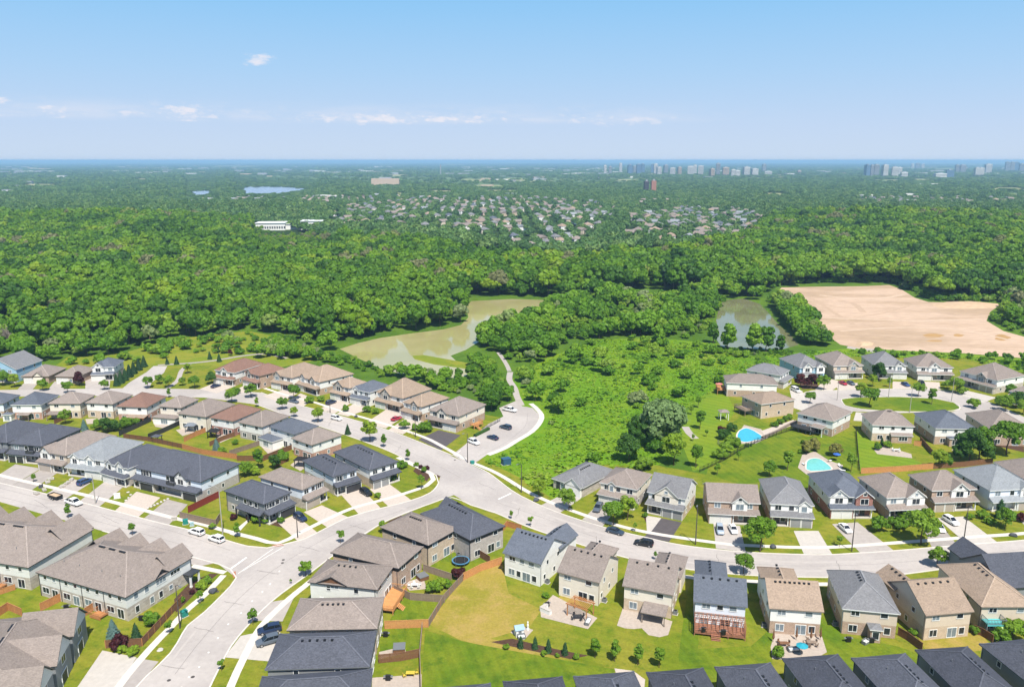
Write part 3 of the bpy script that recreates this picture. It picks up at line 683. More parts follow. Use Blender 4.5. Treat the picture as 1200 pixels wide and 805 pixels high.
# wheel tracks and scraped lines across the sand
m_track = mat('compacted_sand', (0.405, 0.292, 0.205), 0.95, 0.14, 0.5, 0.1, world_pos=True)
m_scrape = mat('fresh_scraped_sand', (0.48, 0.36, 0.265), 0.95, 0.12, 0.4, 0.1, world_pos=True)
for i, (px, w, m) in enumerate((([(920, 345), (950, 342), (990, 341), (1030, 338)], 1.6, m_track), ([(945, 352), (985, 360), (1040, 362), (1100, 366), (1160, 369)], 2.2, m_track), ([(940, 347), (955, 352), (975, 365), (1000, 380)], 3.0, m_track), ([(980, 352), (1000, 356), (1012, 366)], 4.0, m_track), ([(985, 388), (1050, 384), (1120, 386), (1190, 400)], 2.2, m_scrape),
                                ([(960, 372), (1010, 374), (1080, 376), (1150, 374)], 3.0, m_scrape), ([(990, 398), (1060, 402), (1140, 407), (1220, 413)], 2.0, m_track), ([(1060, 345), (1030, 350), (1000, 350), (960, 346)], 3.4, m_scrape), ([(1010, 378), (1060, 378), (1130, 381)], 1.4, m_track), ([(1000, 392), (1070, 394), (1150, 399)], 1.4, m_track), ([(1080, 352), (1060, 360), (1030, 368), (1000, 371)], 1.6, m_track))):
    strip('sand_track', px, w, None, 0.0235 + i * .0008, m)
# seams, patches and darkened wheel lanes of the old asphalt
m_seam = mat('asphalt_seam', (0.235, 0.215, 0.205), 0.9, 0.16, 1.2, 0.2, world_pos=True)
m_lane = mat('polished_asphalt', (0.40, 0.362, 0.336), 0.85, 0.08, 0.6, 0.2, world_pos=True)
for i, (px, w, m) in enumerate((([(0, 572), (100, 597), (200, 622), (270, 645)], .10, m_seam), ([(0, 582), (100, 607), (220, 640)], .10, m_seam), ([(205, 790), (240, 745), (290, 692), (340, 655), (400, 622), (460, 602), (520, 578)], .10, m_seam), ([(182, 800), (222, 748), (270, 697), (320, 655)], .5, m_lane), ([(320, 482), (380, 494), (430, 509), (490, 534), (540, 560)], .10, m_seam),
                                ([(330, 480), (400, 494), (460, 514), (530, 546)], .9, m_lane), ([(580, 588), (640, 608), (700, 630), (770, 645), (850, 658), (940, 663), (1040, 660), (1140, 650), (1240, 639)], .10, m_seam), ([(600, 588), (660, 610), (720, 629), (800, 648), (880, 656), (960, 659), (1060, 655), (1200, 642)], .9, m_lane), ([(610, 602), (680, 629), (760, 650), (860, 666), (960, 669), (1080, 664), (1200, 651)], .9, m_lane),
                                ([(560, 535), (590, 520), (615, 500), (618, 485)], .10, m_seam))):
    strip('asphalt_seam' if m is m_seam else 'wheel_lane', px, w, None, Z_ROAD + .0225 + i * .0004, m)
for u, v, ru, rv in ((355, 650, 7, 2), (250, 716, 5, 3), (470, 596, 6, 1.6), (1020, 668, 12, 1.6), (690, 622, 6, 1.6), (160, 612, 10, 1.5), (560, 578, 7, 2), (60, 592, 8, 1.6)): blot('asphalt_patch', u, v, ru, rv, m_lane, Z_ROAD + .03, 9)

RC_ = random.Random(4)
m_crack = mat('tar_crack', (0.15, 0.14, 0.135), 0.85, 0.15, 2.0, 0.25, world_pos=True)
for i, (u, v, du, dv) in enumerate(((190, 780, 26, 4), (228, 735, 22, 5), (262, 705, 24, 4), (300, 668, 26, 5), (352, 640, 22, 6), (410, 615, 20, 6), (120, 604, 18, 9), (40, 585, 16, 10), (470, 522, -6, 9), (390, 492, -6, 7), (610, 595, -5, 12), (700, 628, -4, 12), (840, 650, 3, 14), (980, 657, 4, 12), (1110, 647, 6, 12), (560, 566, 20, 8))):
    strip('tar_crack', [(u + du * k / 5 + RC_.uniform(-1.2, 1.2), v + dv * k / 5 + RC_.uniform(-.5, .5)) for k in range(6)], .09, None, Z_ROAD + .034 + i * .0004, m_crack)

# ------------------------------------------------------------------ houses
_mc = {}
def cached(key, make):
    if key not in _mc: _mc[key] = make()
    return _mc[key]
def window_meshes(w, h, trim, glass):
    def frame():
        mb = MB(); t = 0.11
        mb.box(-w/2 - t, w/2 + t, -0.07, 0, h/2, h/2 + t); mb.box(-w/2 - t, w/2 + t, -0.09, 0, -h/2 - t, -h/2)
        mb.box(-w/2 - t, -w/2, -0.07, 0, -h/2, h/2); mb.box(w/2, w/2 + t, -0.07, 0, -h/2, h/2)
        for k in range(1, max(1, round(w / 0.95))):
            x = -w/2 + w * k / round(w / 0.95); mb.box(x - .04, x + .04, -0.055, 0, -h/2, h/2)
        return mb.mesh('window', trim)
    def pane():
        mb = MB(); mb.box(-w/2, w/2, -0.03, -0.004, -h/2, h/2); return mb.mesh('pane', glass)
    return cached(('wf', w, h, trim.name), frame), cached(('wp', w, h, glass.name), pane)
class House:
    """A detached house (or a block): local -Y is the front, the root Empty stands at the middle of the footprint."""
    def __init__(s, name, centre, rz, w, d, label, cat, group=None, seed=0):
        s.root = empty(name, (centre.x, centre.y, 0), rz, label, cat, group)
        s.w, s.d = w, d; s.rz = rz; s.c = centre; s.r = random.Random(seed)
        R = Matrix.Rotation(rz, 3, 'Z'); s.vis = {}
        for side, n, off in (('f', (0, -1), d / 2), ('r', (1, 0), w / 2), ('b', (0, 1), d / 2), ('l', (-1, 0), w / 2)):
            nv = R @ Vector((n[0], n[1], 0)); p = Vector((centre.x, centre.y, 0)) + nv * off
            to = Vector((0, 0, CAMH)) - p
            s.vis[side] = nv.dot(to.normalized()) > -0.06
    def part(s, name, mb, mats, parent=None, loc=(0, 0, 0)): return mb.build(name, mats, parent or s.root, loc)
    def on(s, side, a, z, y=None, x=None):
        """Position and turn of something mounted on a wall; a runs to the right as one faces the wall."""
        if side == 'f': return (a, (-s.d/2 if y is None else y), z), 0.0
        if side == 'b': return (-a, (s.d/2 if y is None else y), z), math.pi
        if side == 'r': return ((s.w/2 if x is None else x), a, z), math.pi / 2
        return ((-s.w/2 if x is None else x), -a, z), -math.pi / 2
    def window(s, side, a, z, w=1.3, h=1.2, trim=None, y=None, x=None, glass=None):
        if not s.vis[side]: return
        fm, pm = window_meshes(w, h, trim or m_white, glass or (m_curtain if s.r.random() < .35 else m_glass))
        loc, r = s.on(side, a, z, y, x)
        f = put('window', fm, s.root, loc, r); put('pane', pm, f)
    def door(s, side, a, w=1.0, m=None, y=None, z0=0.25):
        if not s.vis[side]: return
        def mk():
            mb = MB(); mb.box(-w/2, w/2, -.08, 0, 0, 2.1); mb.box(-w/2 - .1, -w/2, -.1, 0, 0, 2.2); mb.box(w/2, w/2 + .1, -.1, 0, 0, 2.2); mb.box(-w/2, w/2, -.1, 0, 2.1, 2.2)
            return mb.mesh('front_door', m or m_darktrim)
        loc, r = s.on(side, a, z0, y)
        d = put('front_door', cached(('door', w, (m or m_darktrim).name), mk), s.root, loc, r)
        mb = MB(); mb.box(w/2 - .2, w/2 - .12, -.13, -.08, 1.0, 1.1); put('handle', cached('dh%.1f' % w, lambda: mb.mesh('handle', m_bronze)), d)
    def patio_door(s, side, a, z0=0.2, w=1.9):
        s.window(side, a, z0 + 1.05, w, 2.0)
    def garage(s, x, w, y, m, n_pan=4, z0=0.03):
        if not s.vis['f']: return
        def mk():
            mb = MB(); h = 2.2
            for k in range(n_pan):
                z = z0 + k * h / n_pan
                mb.box(-w/2, w/2, -.05, 0.1, z, z + h / n_pan - .04)
            mb.box(-w/2, w/2, -.03, 0.1, z0, z0 + h)
            return mb.mesh('garage_door', m)
        g = put('garage_door', cached(('gd', w, m.name), mk), s.root, (x, y, 0))
        fm = MB(); t = .14
        fm.box(-w/2 - t, -w/2, -.09, .05, 0, 2.3); fm.box(w/2, w/2 + t, -.09, .05, 0, 2.3); fm.box(-w/2 - t, w/2 + t, -.09, .05, 2.3, 2.3 + t)
        put('frame', cached(('gf', w), lambda: fm.mesh('frame', m_white)), g)
    # ---- walls and roofs
    def walls(s, x0, x1, y0, y1, z0, z1, m, name='wall'):
        mb = MB(); mb.box(x0, x1, y0, y1, z0, z1); return s.part(name, mb, m)
    def hip(s, x0, x1, y0, y1, z, p, rm, fm, name='roof', t=0.2, r0=None, r1=None):
        """Hip roof over the eave rectangle; r0/r1 shorten the hip at either ridge end (0 = a gable end)."""
        mb = MB(); w = x1 - x0; d = y1 - y0
        along_y = d >= w
        if along_y: a0, a1, b0, b1 = y0, y1, x0, x1
        else: a0, a1, b0, b1 = x0, x1, y0, y1
        half = (b1 - b0) / 2; c = (b0 + b1) / 2; h = half * p
        e0 = half if r0 is None else r0; e1 = half if r1 is None else r1
        P = (lambda a, b, zz: (b, a, zz)) if along_y else (lambda a, b, zz: (a, b, zz))
        A, B, C_, D = P(a0, b0, z), P(a1, b0, z), P(a1, b1, z), P(a0, b1, z)
        r_0, r_1 = P(a0 + e0, c, z + h), P(a1 - e1, c, z + h)
        for f in ((A, B, r_1, r_0), (C_, D, r_0, r_1), (B, C_, r_1), (D, A, r_0)): mb.poly(f[::-1] if along_y else f, 0)
        lo = [P(a0, b0, z - t), P(a1, b0, z - t), P(a1, b1, z - t), P(a0, b1, z - t)]
        for q0, q1, l0, l1 in ((A, B, lo[0], lo[1]), (B, C_, lo[1], lo[2]), (C_, D, lo[2], lo[3]), (D, A, lo[3], lo[0])): mb.poly((l0, l1, q1, q0) if not along_y else (q0, q1, l1, l0), 1)
        mb.poly(lo if along_y else lo[::-1], 1)
        if name in ('roof', 'wing_roof'):               # ridge and hip caps
            up = lambda q: (q[0], q[1], q[2] + .03)
            if (Vector(r_0) - Vector(r_1)).length > .3: mb.bar(up(r_0), up(r_1), .30, .07, 2)
            for q, r_ in ((A, r_0), (D, r_0), (B, r_1), (C_, r_1)):
                if (e0 if r_ is r_0 else e1) > .5: mb.bar(up(q), up(r_), .26, .06, 2)
        o = s.part(name, mb, [rm, fm, RIDGE.get(rm.name, rm)])
        return o, z + h
    def gable(s, x0, x1, y0, y1, z, p, rm, fm, axis='x', name='roof', wall=None, ends=(1, 1), inset=0.35, t=0.2):
        """Gable roof, ridge along axis, with the triangular walls under its ends."""
        if axis == 'x': a0, a1, b0, b1 = x0, x1, y0, y1; P = lambda a, b, zz: (a, b, zz)
        else: a0, a1, b0, b1 = y0, y1, x0, x1; P = lambda a, b, zz: (b, a, zz)
        c = (b0 + b1) / 2; h = (b1 - b0) / 2 * p; mb = MB()
        def both(f, mi): mb.poly(f, mi)
        both([P(a0, b0, z), P(a1, b0, z), P(a1, c, z + h), P(a0, c, z + h)], 0)
        both([P(a1, b1, z), P(a0, b1, z), P(a0, c, z + h), P(a1, c, z + h)], 0)
        both([P(a0, c, z + h - t), P(a1, c, z + h - t), P(a1, b0, z - t), P(a0, b0, z - t)], 1)
        both([P(a1, c, z + h - t), P(a0, c, z + h - t), P(a0, b1, z - t), P(a1, b1, z - t)], 1)
        both([P(a0, b0, z - t), P(a1, b0, z - t), P(a1, b0, z), P(a0, b0, z)], 1)
        both([P(a1, b1, z - t), P(a0, b1, z - t), P(a0, b1, z), P(a1, b1, z)], 1)
        for a in (a0, a1):
            both([P(a, b0, z - t), P(a, b0, z), P(a, c, z + h), P(a, c, z + h - t)], 1)
            both([P(a, b1, z - t), P(a, b1, z), P(a, c, z + h), P(a, c, z + h - t)], 1)
        o = s.part(name, mb, [rm, fm])
        if wall:
            for k, a in enumerate((a0 + inset, a1 - inset)):
                if not ends[k]: continue
                g = MB(); o_ = inset; th = .12 if k == 0 else -.12
                tri = [P(a, b0 + o_, z - t), P(a, b1 - o_, z - t), P(a, c, z + h - t - .02)]
                tri = [P(a, b0 + o_, z - t - .3), P(a, b1 - o_, z - t - .3), P(a, b1 - o_, z - t + o_ * p * .6), P(a, c, z + h - t - .03), P(a, b0 + o_, z - t + o_ * p * .6)]
                tri2 = [P(a + th, *q) for q in ((b0 + o_, z - t - .3), (b1 - o_, z - t - .3), (b1 - o_, z - t + o_ * p * .6), (c, z + h - t - .03), (b0 + o_, z - t + o_ * p * .6))]
                g.poly(tri); g.poly(tri2[::-1])
                for i in range(5): g.poly([tri[i], tri2[i], tri2[(i + 1) % 5], tri[(i + 1) % 5]])
                s.part('gable_wall', g, wall)
        return o, z + h
    def vents(s, pts):
        def mk():
            mb = MB(); mb.box(-.2, .2, -.2, .2, -.15, .16); mb.poly([(-.24, -.24, .17), (.24, -.24, .17), (.24, .24, .17), (-.24, .24, .17)]); return mb.mesh('roof_vent', m_black)
        for p in pts: put('roof_vent', cached('rv', mk), s.root, p)
    def stack(s, p):
        mb = MB(); mb.tube([(0, 0, -.3), (0, 0, .45)], [.07, .07], 6); put('vent_pipe', cached('vp', lambda: mb.mesh('vent_pipe', m_greytrim)), s.root, p)
    def posts(s, pts, z1, m, w=.22, z0=0.0):
        mb = MB(); mb.box(-w/2, w/2, -w/2, w/2, 0, z1 - z0); mb.box(-w/2 - .06, w/2 + .06, -w/2 - .06, w/2 + .06, 0, .35)
        me = cached(('post', w, z1, z0, m.name), lambda: mb.mesh('porch_post', m))
        for x, y in pts: put('porch_post', me, s.root, (x, y, z0))
    def skirt(s, x0, x1, y_wall, y_out, z_wall, z_out, rm, fm, name='porch_roof'):
        """Lean-to roof along the front wall with clipped ends."""
        mb = MB(); k = min(.9, (x1 - x0) * .2); t = .18
        A, B, C_, D = (x0, y_out, z_out), (x1, y_out, z_out), (x1 - k * .2, y_wall, z_wall), (x0 + k * .2, y_wall, z_wall)
        mb.poly([A, B, C_, D]); mb.poly([(B[0], y_out, z_out), (x1, y_wall, z_out), C_]); mb.poly([(x0, y_wall, z_out), A, D])
        mb.poly([(x0, y_out, z_out - t), (x1, y_out, z_out - t), B, A], 1)
        mb.poly([(x1, y_out, z_out - t), (x1, y_wall, z_out - t), (x1, y_wall, z_out), B], 1); mb.poly([(x0, y_wall, z_out - t), (x0, y_out, z_out - t), A, (x0, y_wall, z_out)], 1)
        mb.poly([(x0, y_wall, z_out - t), (x1, y_wall, z_out - t), (x1, y_out, z_out - t), (x0, y_out, z_out - t)], 1)
        return s.part(name, mb, [rm, fm])

def rect_from(c, r, l, front, e, depth=None):
    """Footprint from three eave corners seen in the photograph: centre, turn, width along the front, depth."""
    C = at(*c, z=e); C.z = 0
    Lv = at(*l, z=e) - at(*c, z=e); Lv.z = 0
    if depth is None:
        Rv = at(*r, z=e) - at(*c, z=e); Rv.z = 0
    else:
        n = Vector((Lv.y, -Lv.x, 0)).normalized()
        if n.y < 0: n = -n
        Rv = n * depth
    # square the corner up: keep both lengths, share the error
    aL = math.atan2(Lv.y, Lv.x); aR = math.atan2(Rv.y, Rv.x)
    diff = (aL - aR + math.pi) % (2 * math.pi) - math.pi
    err = (abs(diff) - math.pi / 2) / 2 * (1 if diff > 0 else -1)
    aL -= err; aR += err
    u = Vector((math.cos(aL), math.sin(aL), 0)) * Lv.length; v = Vector((math.cos(aR), math.sin(aR), 0)) * Rv.length
    ctr = C + u / 2 + v / 2
    n = {'L': -v, 'R': -u, '-L': v, '-R': u}[front].normalized()
    rz = math.atan2(n.x, -n.y)
    w, d = (u.length, v.length) if front in ('L', '-L') else (v.length, u.length)
    return ctr, rz, w, d
m_gar_w = mat('garage_door_white', (0.62, 0.61, 0.58), 0.5, 0.04, 2, 0.3)
m_gar_t = mat('garage_door_taupe', (0.36, 0.31, 0.26), 0.5, 0.05, 2, 0.3)
m_gar_d = mat('garage_door_charcoal', (0.04, 0.04, 0.044), 0.45, 0.06, 2, 0.35)
m_gar_g = mat('garage_door_grey', (0.24, 0.24, 0.24), 0.5, 0.05, 2, 0.3)
GAR = {'w': m_gar_w, 't': m_gar_t, 'd': m_gar_d, 'g': m_gar_g}
FAS = {'w': m_white, 'd': m_darktrim, 't': m_bronze, 'g': m_greytrim, 'c': m_offwhite}
HOUSES = {}

def build_house(hid, label, c, r, l, front='L', e=5.7, roof='hip', rc='taupe', lo='brick', up='white', fas='t', p=0.55, depth=None,
                gside='l', gd=2, gcol='w', gables=(), porch=True, proj_=1.6, back='plain', wing=None, vents=0, split=2.75, porch_post='w', deep=None, name='house'):
    ctr, rz, W, D = rect_from(c, r, l, front, e, depth)
    if deep:                    # the far wall is out of sight: true depth given in metres
        k = (deep - D) / 2; nv = Matrix.Rotation(rz, 3, 'Z') @ Vector((0, 1, 0)); nv *= (1 if front in ('L', 'R') else -1)
        ctr = ctr + nv * k; D = deep
    oh = 0.42
    w, d = W - 2 * oh, D - 2 * oh
    h = House(name, ctr, rz, w, d, label, 'house', None, sum(map(ord, hid)))
    HOUSES[hid] = h
    rm, fm = ROOF[rc], FAS[fas]; lom, upm = WALL[lo], WALL[up]
    two = e > 4.2
    h.walls(-w/2, w/2, -d/2, d/2, -.4, split if two else e - .12, lom, 'lower_wall' if two else 'wall')
    if two: h.walls(-w/2 - .015, w/2 + .015, -d/2 - .015, d/2 + .015, split, e - .12, upm, 'upper_wall')
    x0, x1, y0, y1 = -W/2, W/2, -D/2, D/2
    if roof == 'hip': _, top = h.hip(x0, x1, y0, y1, e, p, rm, fm)
    elif roof == 'gx': _, top = h.gable(x0, x1, y0, y1, e, p, rm, fm, 'x', wall=upm)
    elif roof == 'gy': _, top = h.gable(x0, x1, y0, y1, e, p, rm, fm, 'y', wall=upm)
    elif roof == 'hipgable': _, top = h.hip(x0, x1, y0, y1, e, p, rm, fm, r1=W * .22, r0=W * .22)
    # attic vents in a row just behind the ridge, on the back slope
    slope_y = (lambda f: y1 * f)
    if vents:
        if roof == 'gx':
            for k in range(vents):
                x = -w * .34 + w * .68 * k / max(1, vents - 1); yy = D * .06
                h.vents([(x, yy, top - yy * p)])
        else:
            half = min(W, D) / 2
            if D >= W:
                n0 = max(1.0, (D - W) - .6)
                for k in range(vents):
                    yy = -(D - W) / 2 + n0 * k / max(1, vents - 1) * .8 + .2
                    h.vents([(W * .06 * (1 if front != 'R' else -1), yy, top - W * .06 * p)])
            else:
                for k in range(vents):
                    xx = -(W - D) / 2 + (W - D) * (k + .5) / vents
                    h.vents([(xx, D * .06, top - D * .06 * p)])
        h.stack((w * .16, d * .2, e + (min(W, D) / 2 - d * .0) * p * .45)) if roof == 'gx' else None
    fy = -d / 2
    # ---- front
    if h.vis['f'] or name != 'house':
        s = 1 if gside == 'r' else -1
        gw = min(5.9, w * .56); gx = s * (w/2 - gw/2); py = fy - proj_
        if two:
            h.walls(gx - gw/2, gx + gw/2, py, fy + .02, -.3, 2.78, lom, 'garage_wall')
        dw = 2.4 if gd == 2 else 4.9
        for k in range(gd): h.garage(gx + ((-1.38 if k == 0 else 1.38) if gd == 2 else 0), dw, (py if two else fy) - .01, GAR[gcol])
        ex0, ex1 = (gx + gw/2, w/2) if s < 0 else (-w/2, gx - gw/2)
        exc = (ex0 + ex1) / 2
        if two and porch:
            h.skirt(-w/2 - .35, w/2 + .35, fy - .02, py - .55, 3.75, 2.98, rm, fm)
            mb = MB(); mb.box(ex0 + .05, ex1 - .05, py + .1, fy, -.2, .28); h.part('porch_floor', mb, m_conc)
            h.posts([(ex0 + .35, py + .3), (ex1 - .3, py + .3)], 2.82, FAS[porch_post], .26)
        elif two:
            h.hip(gx - gw/2 - .35, gx + gw/2 + .35, py - .4, fy + gw * .45, 2.98, .38, rm, fm, name='garage_roof')
        h.door('f', exc - s * .5 if True else exc, 1.0, m_darktrim, fy - .01 if two else fy)
        h.window('f', exc + s * .95, 1.5, 1.1, 1.4, y=fy - .01)
        if two:
            n = 3
            for k in range(n):
                a = -w * .32 + w * .64 * k / (n - 1)
                if any(abs(a - g[0] * w) < g[1] / 2 for g in gables): continue
                h.window('f', a, 4.55, (1.5, 1.2, 1.5)[k], 1.25, y=fy - .02)
    # ---- gabled bays on the front
    for g in gables:
        gxc, gwid = g[0] * w, g[1]; gm = WALL[g[2]] if len(g) > 2 else upm; gp = g[3] if len(g) > 3 else .55
        gp2 = .8
        h.walls(gxc - gwid/2, gxc + gwid/2, fy - gp, fy + .3, split if two else 0, e - .1, gm, 'bay_wall')
        h.gable(gxc - gwid/2 - .35, gxc + gwid/2 + .35, fy - gp - .35, fy + (gwid/2 + .35) * gp2 / p + .2, e + .0, gp2, rm, fm, 'y', 'gable_roof', gm, (1, 0))
        if two:
            h.window('f', gxc, 4.55, min(2.0, gwid * .5), 1.5, y=fy - gp - .012)
            if gwid > 3.2 and h.vis['f']: h.window('f', gxc, e + .85, .8, .7, y=fy - gp - .03)
    # ---- back
    if h.vis['b'] and back:
        if two:
            h.window('b', -w * .28, 4.75, 1.5, .95, y=d/2 + .02); h.window('b', w * .26, 4.75, 1.3, .95, y=d/2 + .02)
            if back == 'three': h.window('b', 0, 4.75, 1.1, .95, y=d/2 + .02)
        if back != 'wall':
            h.window('b', -w * .3, 1.45, 1.5, 1.4); h.patio_door('b', w * .12); h.window('b', w * .34, 1.45, 1.1, 1.4)
            if back != 'plain': h.window('b', -w * .1, 1.45, 1.0, 1.4)
    for side in 'lr':
        if h.vis[side] and two:
            h.window(side, -d * .22, 4.6, .8, 1.0, x=(w/2 + .02) * (1 if side == 'r' else -1)); h.window(side, d * .2, 4.6, .9, 1.0, x=(w/2 + .02) * (1 if side == 'r' else -1))
            h.window(side, d * .05, 1.6, .8, 1.1); h.window(side, -d * .33, 1.6, .8, 1.1)
            # downpipe at the corner
            mb = MB(); mb.box(-.05, .05, -.05, .05, .1, e - .2)
            sx = (w/2 + .06) * (1 if side == 'r' else -1)
            h.part('downpipe', mb, fm, None, (sx, d/2 - .25, 0))
    # ---- lower wing on the far (street) side, its hip roof seen over the ridge
    if wing:
        xc, ww, wl = wing[0] * w, wing[1], wing[2]; kind = wing[3] if len(wing) > 3 else 'hip'
        h.walls(xc - ww/2, xc + ww/2, fy - wl, fy + .1, -.3, e - .12, upm, 'wing_wall')
        if kind == 'hip': h.hip(xc - ww/2 - .4, xc + ww/2 + .4, fy - wl - .4, fy + ww * .75, e - .01, p * .98, rm, fm, 'wing_roof', r1=0.01)
        else: h.gable(xc - ww/2 - .4, xc + ww/2 + .4, fy - wl - .4, fy + ww * .6, e - .01, p * 1.15, rm, fm, 'y', 'wing_roof', upm, (1, 0))
        if vents:
            for k in range(4):
                yy = fy - wl * .55 + k * 1.35; h.vents([(xc + .35, yy, e + (ww/2 + .4) * p * (.98 if kind == 'hip' else 1.15) - .35 * p)])
        if kind != 'hip' or True:
            for k in (0, 1): h.garage(xc + (-1.3, 1.3)[k], 2.3, fy - wl - .02, GAR[gcol])
    return h

B = build_house
# bottom right: backs towards the camera
B('RB1', 'white house with charcoal gable roof beside the vacant lawn', (588.6, 647.3), None, (633.7, 661.4), '-L', roof='gx', rc='blue', lo='white', up='white', fas='g', depth=12.2, wing=(-.22, 5.6, 5.0, 'gable'), vents=7, back='three', p=.6)
B('RB2', 'beige house with timber pergola on its back patio', (652.3, 669.6), None, (702.6, 683), '-L', roof='gx', rc='taupe', lo='cream', up='cream', fas='t', depth=12.2, wing=(.05, 6.2, 4.2), vents=5, p=.58)
B('RB3', 'cream house with stone base and sloped patio cover behind', (729, 686), None, (789.4, 697.4), '-L', roof='gx', rc='taupe', lo='buff', up='cream', fas='t', depth=11.8, wing=(-.24, 5.8, 5.5), vents=4, p=.58)
B('RB4', 'pale house with red two-level back deck', (812.6, 704.6), None, (876.4, 711.4), '-L', roof='gx', rc='blue', lo='bluewhite', up='bluewhite', fas='g', depth=11.0, wing=(.14, 6.0, 6.5), vents=5, back='three', p=.58)
B('RB5', 'tan-roofed house with cluttered patio and turquoise parasol', (901.4, 712.6), None, (966, 717), '-L', roof='gx', rc='tan', lo='brick', up='white', fas='t', depth=12.0, wing=(.10, 7.0, 4.8), vents=8, p=.56)
B('RB6', 'grey-shingled house with a brick bump-out at its back', (987, 713), None, (1055.6, 719.4), '-L', roof='hip', rc='grey', lo='brick', up='beige', fas='w', depth=15.5, vents=4, p=.62)
B('RB7', 'brown-roofed house beside a dry yellow back lawn', (1085, 721.4), (1036, 681), (1143, 717), '-L', roof='gx', rc='tan', lo='buff', up='beige', fas='t', vents=5, wing=(.26, 5.4, 3.4, 'gable'), p=.58)
B('RB8', 'brown-roofed house with turquoise upper balcony', (1150, 711), None, (1215, 711), '-L', roof='hip', rc='tan', lo='buff', up='beige', fas='t', depth=17, vents=4, p=.62)
B('RB9', 'dark blue-roofed house cut by the right picture edge', (1172, 690), None, (1236, 686), '-L', roof='gx', rc='dark', lo='grey', up='grey', fas='d', depth=13, wing=(.18, 6.0, 5.0, 'gable'), p=.7)
# bottom row: only the dark roofs show, the fronts face the next street
for k, (hid, c, l, lab) in enumerate((('BA', (505, 806), (575, 800), 'dark-roofed house hidden below the mown lower lawn'), ('BB', (589, 798), (659, 792), 'dark-roofed house below the white playhouse patio'), ('BC', (671.6, 792), (743, 786), 'dark-roofed house below the row of young trees'),
                                      ('BD', (757, 787.4), (824, 782), 'dark-roofed house below the sloped patio cover'), ('BE', (837, 781), (903, 776), 'dark-roofed house below the red two-level deck'), ('BF', (916, 771), (982, 766), 'dark-roofed house below the turquoise parasol'),
                                      ('BG', (997, 770.6), (1061, 765), 'dark-roofed house below the grey-shingled house'), ('BH', (1072, 761), (1134, 757), 'dark-roofed house below the dry yellow lawn'), ('BI', (1147, 754), (1210, 747), 'dark-roofed house below the turquoise balcony'))):
    h = B(hid, lab, c, None, l, '-L', roof='hip', rc='black' if k % 2 else 'dark', lo='grey', up='grey', fas='g', depth=-16.0, p=.52, porch=False)
    nv = 5
    for q in range(nv):
        h.vents([(.55, h.d / 2 - 6.4 - q * 1.05, 5.7 + (h.w / 2 + .42 - .55) * .52)])
    h.stack((-2.2, h.d / 2 - 5.5, 5.7 + (h.w / 2 + .42 - 2.2) * .52))
# left-centre column along the curving road
B('M1', 'dark-roofed house lowest in the left-centre column', (437, 783), (433, 830), (307, 792), '-R', rc='dark', lo='greybrick', up='grey', fas='g', p=.5, vents=0)
B('M2', 'dark-roofed house beside two dark cars on concrete', (433, 781), (442, 739), (310, 785), '-R', rc='dark', lo='greybrick', up='grey', fas='g', p=.48, vents=5)
B('M3', 'plain taupe-roofed house above the two dark cars', (442, 736.6), (448, 699), (337, 736), '-R', rc='taupe', lo='buff', up='beige', fas='d', p=.45, vents=5)
hM4 = B('M4', 'grey house with brown side gable and new cedar deck', (442, 691), (462, 663), (360, 682), '-R', rc='taupe', lo='sage', up='sage', fas='d', p=.45, vents=4)
B('M5', 'taupe-roofed brick house with hot tub yard', (467, 666), (494, 640), (390, 645), '-R', rc='taupe', lo='brick', up='dark', fas='d', p=.45, vents=0, split=4.6)
B('M6', 'taupe hip-roofed tan brick house beside the trampoline', (502, 639), (536, 618), (448, 616), '-R', rc='taupe', lo='buff', up='dark', fas='d', p=.5, vents=6, split=4.6)
B('M7', 'charcoal-roofed corner house inside the road bend', (551, 633), (590, 615), (497, 600), '-R', rc='dark', lo='greybrick', up='dark', fas='d', p=.55, vents=7, split=4.6, gables=((-.3, 4.2, 'greybrick'),))
# second row on the left: backs towards the camera
B('L2a', 'blue-grey house at the left edge, row of back yards', (4, 473), (23, 463), (-33, 473), '-L', rc='blue', lo='brick', up='bluewhite')
B('L2b', 'blue-roofed house with small back sunroom, left row', (48, 474.4), (68, 463), (13, 474), '-L', rc='blue', lo='rose', up='white', fas='w')
B('L2c', 'taupe-roofed house with a covered back patio', (94, 473), (110, 463), (57, 472.4), '-L', rc='taupe', lo='buff', up='cream')
B('L2d', 'taupe-roofed house above the blue spruce yard', (132, 473.6), (155.6, 462.4), (99.4, 472), '-L', rc='taupe', lo='buff', up='white')
B('L2e', 'red-brown-roofed house over dark fenced hedge yard', (172, 477.4), (191.4, 464.4), (138, 475), '-L', rc='red', lo='rose', up='white')
B('L2f', 'taupe-roofed house with low back extension, left row', (212, 478), (230, 469), (186, 475.6), '-L', rc='taupe', lo='greybrick', up='cream', deep=11)
B('L2g', 'taupe-roofed house behind the small grey gazebo', (241, 488.6), (269, 473), (212, 482.4), '-L', rc='taupe', lo='cream', up='cream')
B('L2h', 'red-brown-roofed house behind the black gazebo', (273, 493.6), (303, 479), (248, 488), '-L', rc='red', lo='redbrick', up='white')
B('L2i', 'taupe-roofed house next to the small blue-roofed one', (307, 500.4), (338, 487), (280, 494), '-L', rc='taupe', lo='greybrick', up='white')
B('L2j', 'small blue-roofed house with gabled back addition', (344, 509), (369, 498), (322, 498), '-L', rc='blue', lo='white', up='white', fas='g')
B('L2k', 'taupe-roofed house at the right end of its row', (365, 521.6), (400.6, 509), (342, 513), '-L', rc='taupe', lo='rose', up='white')
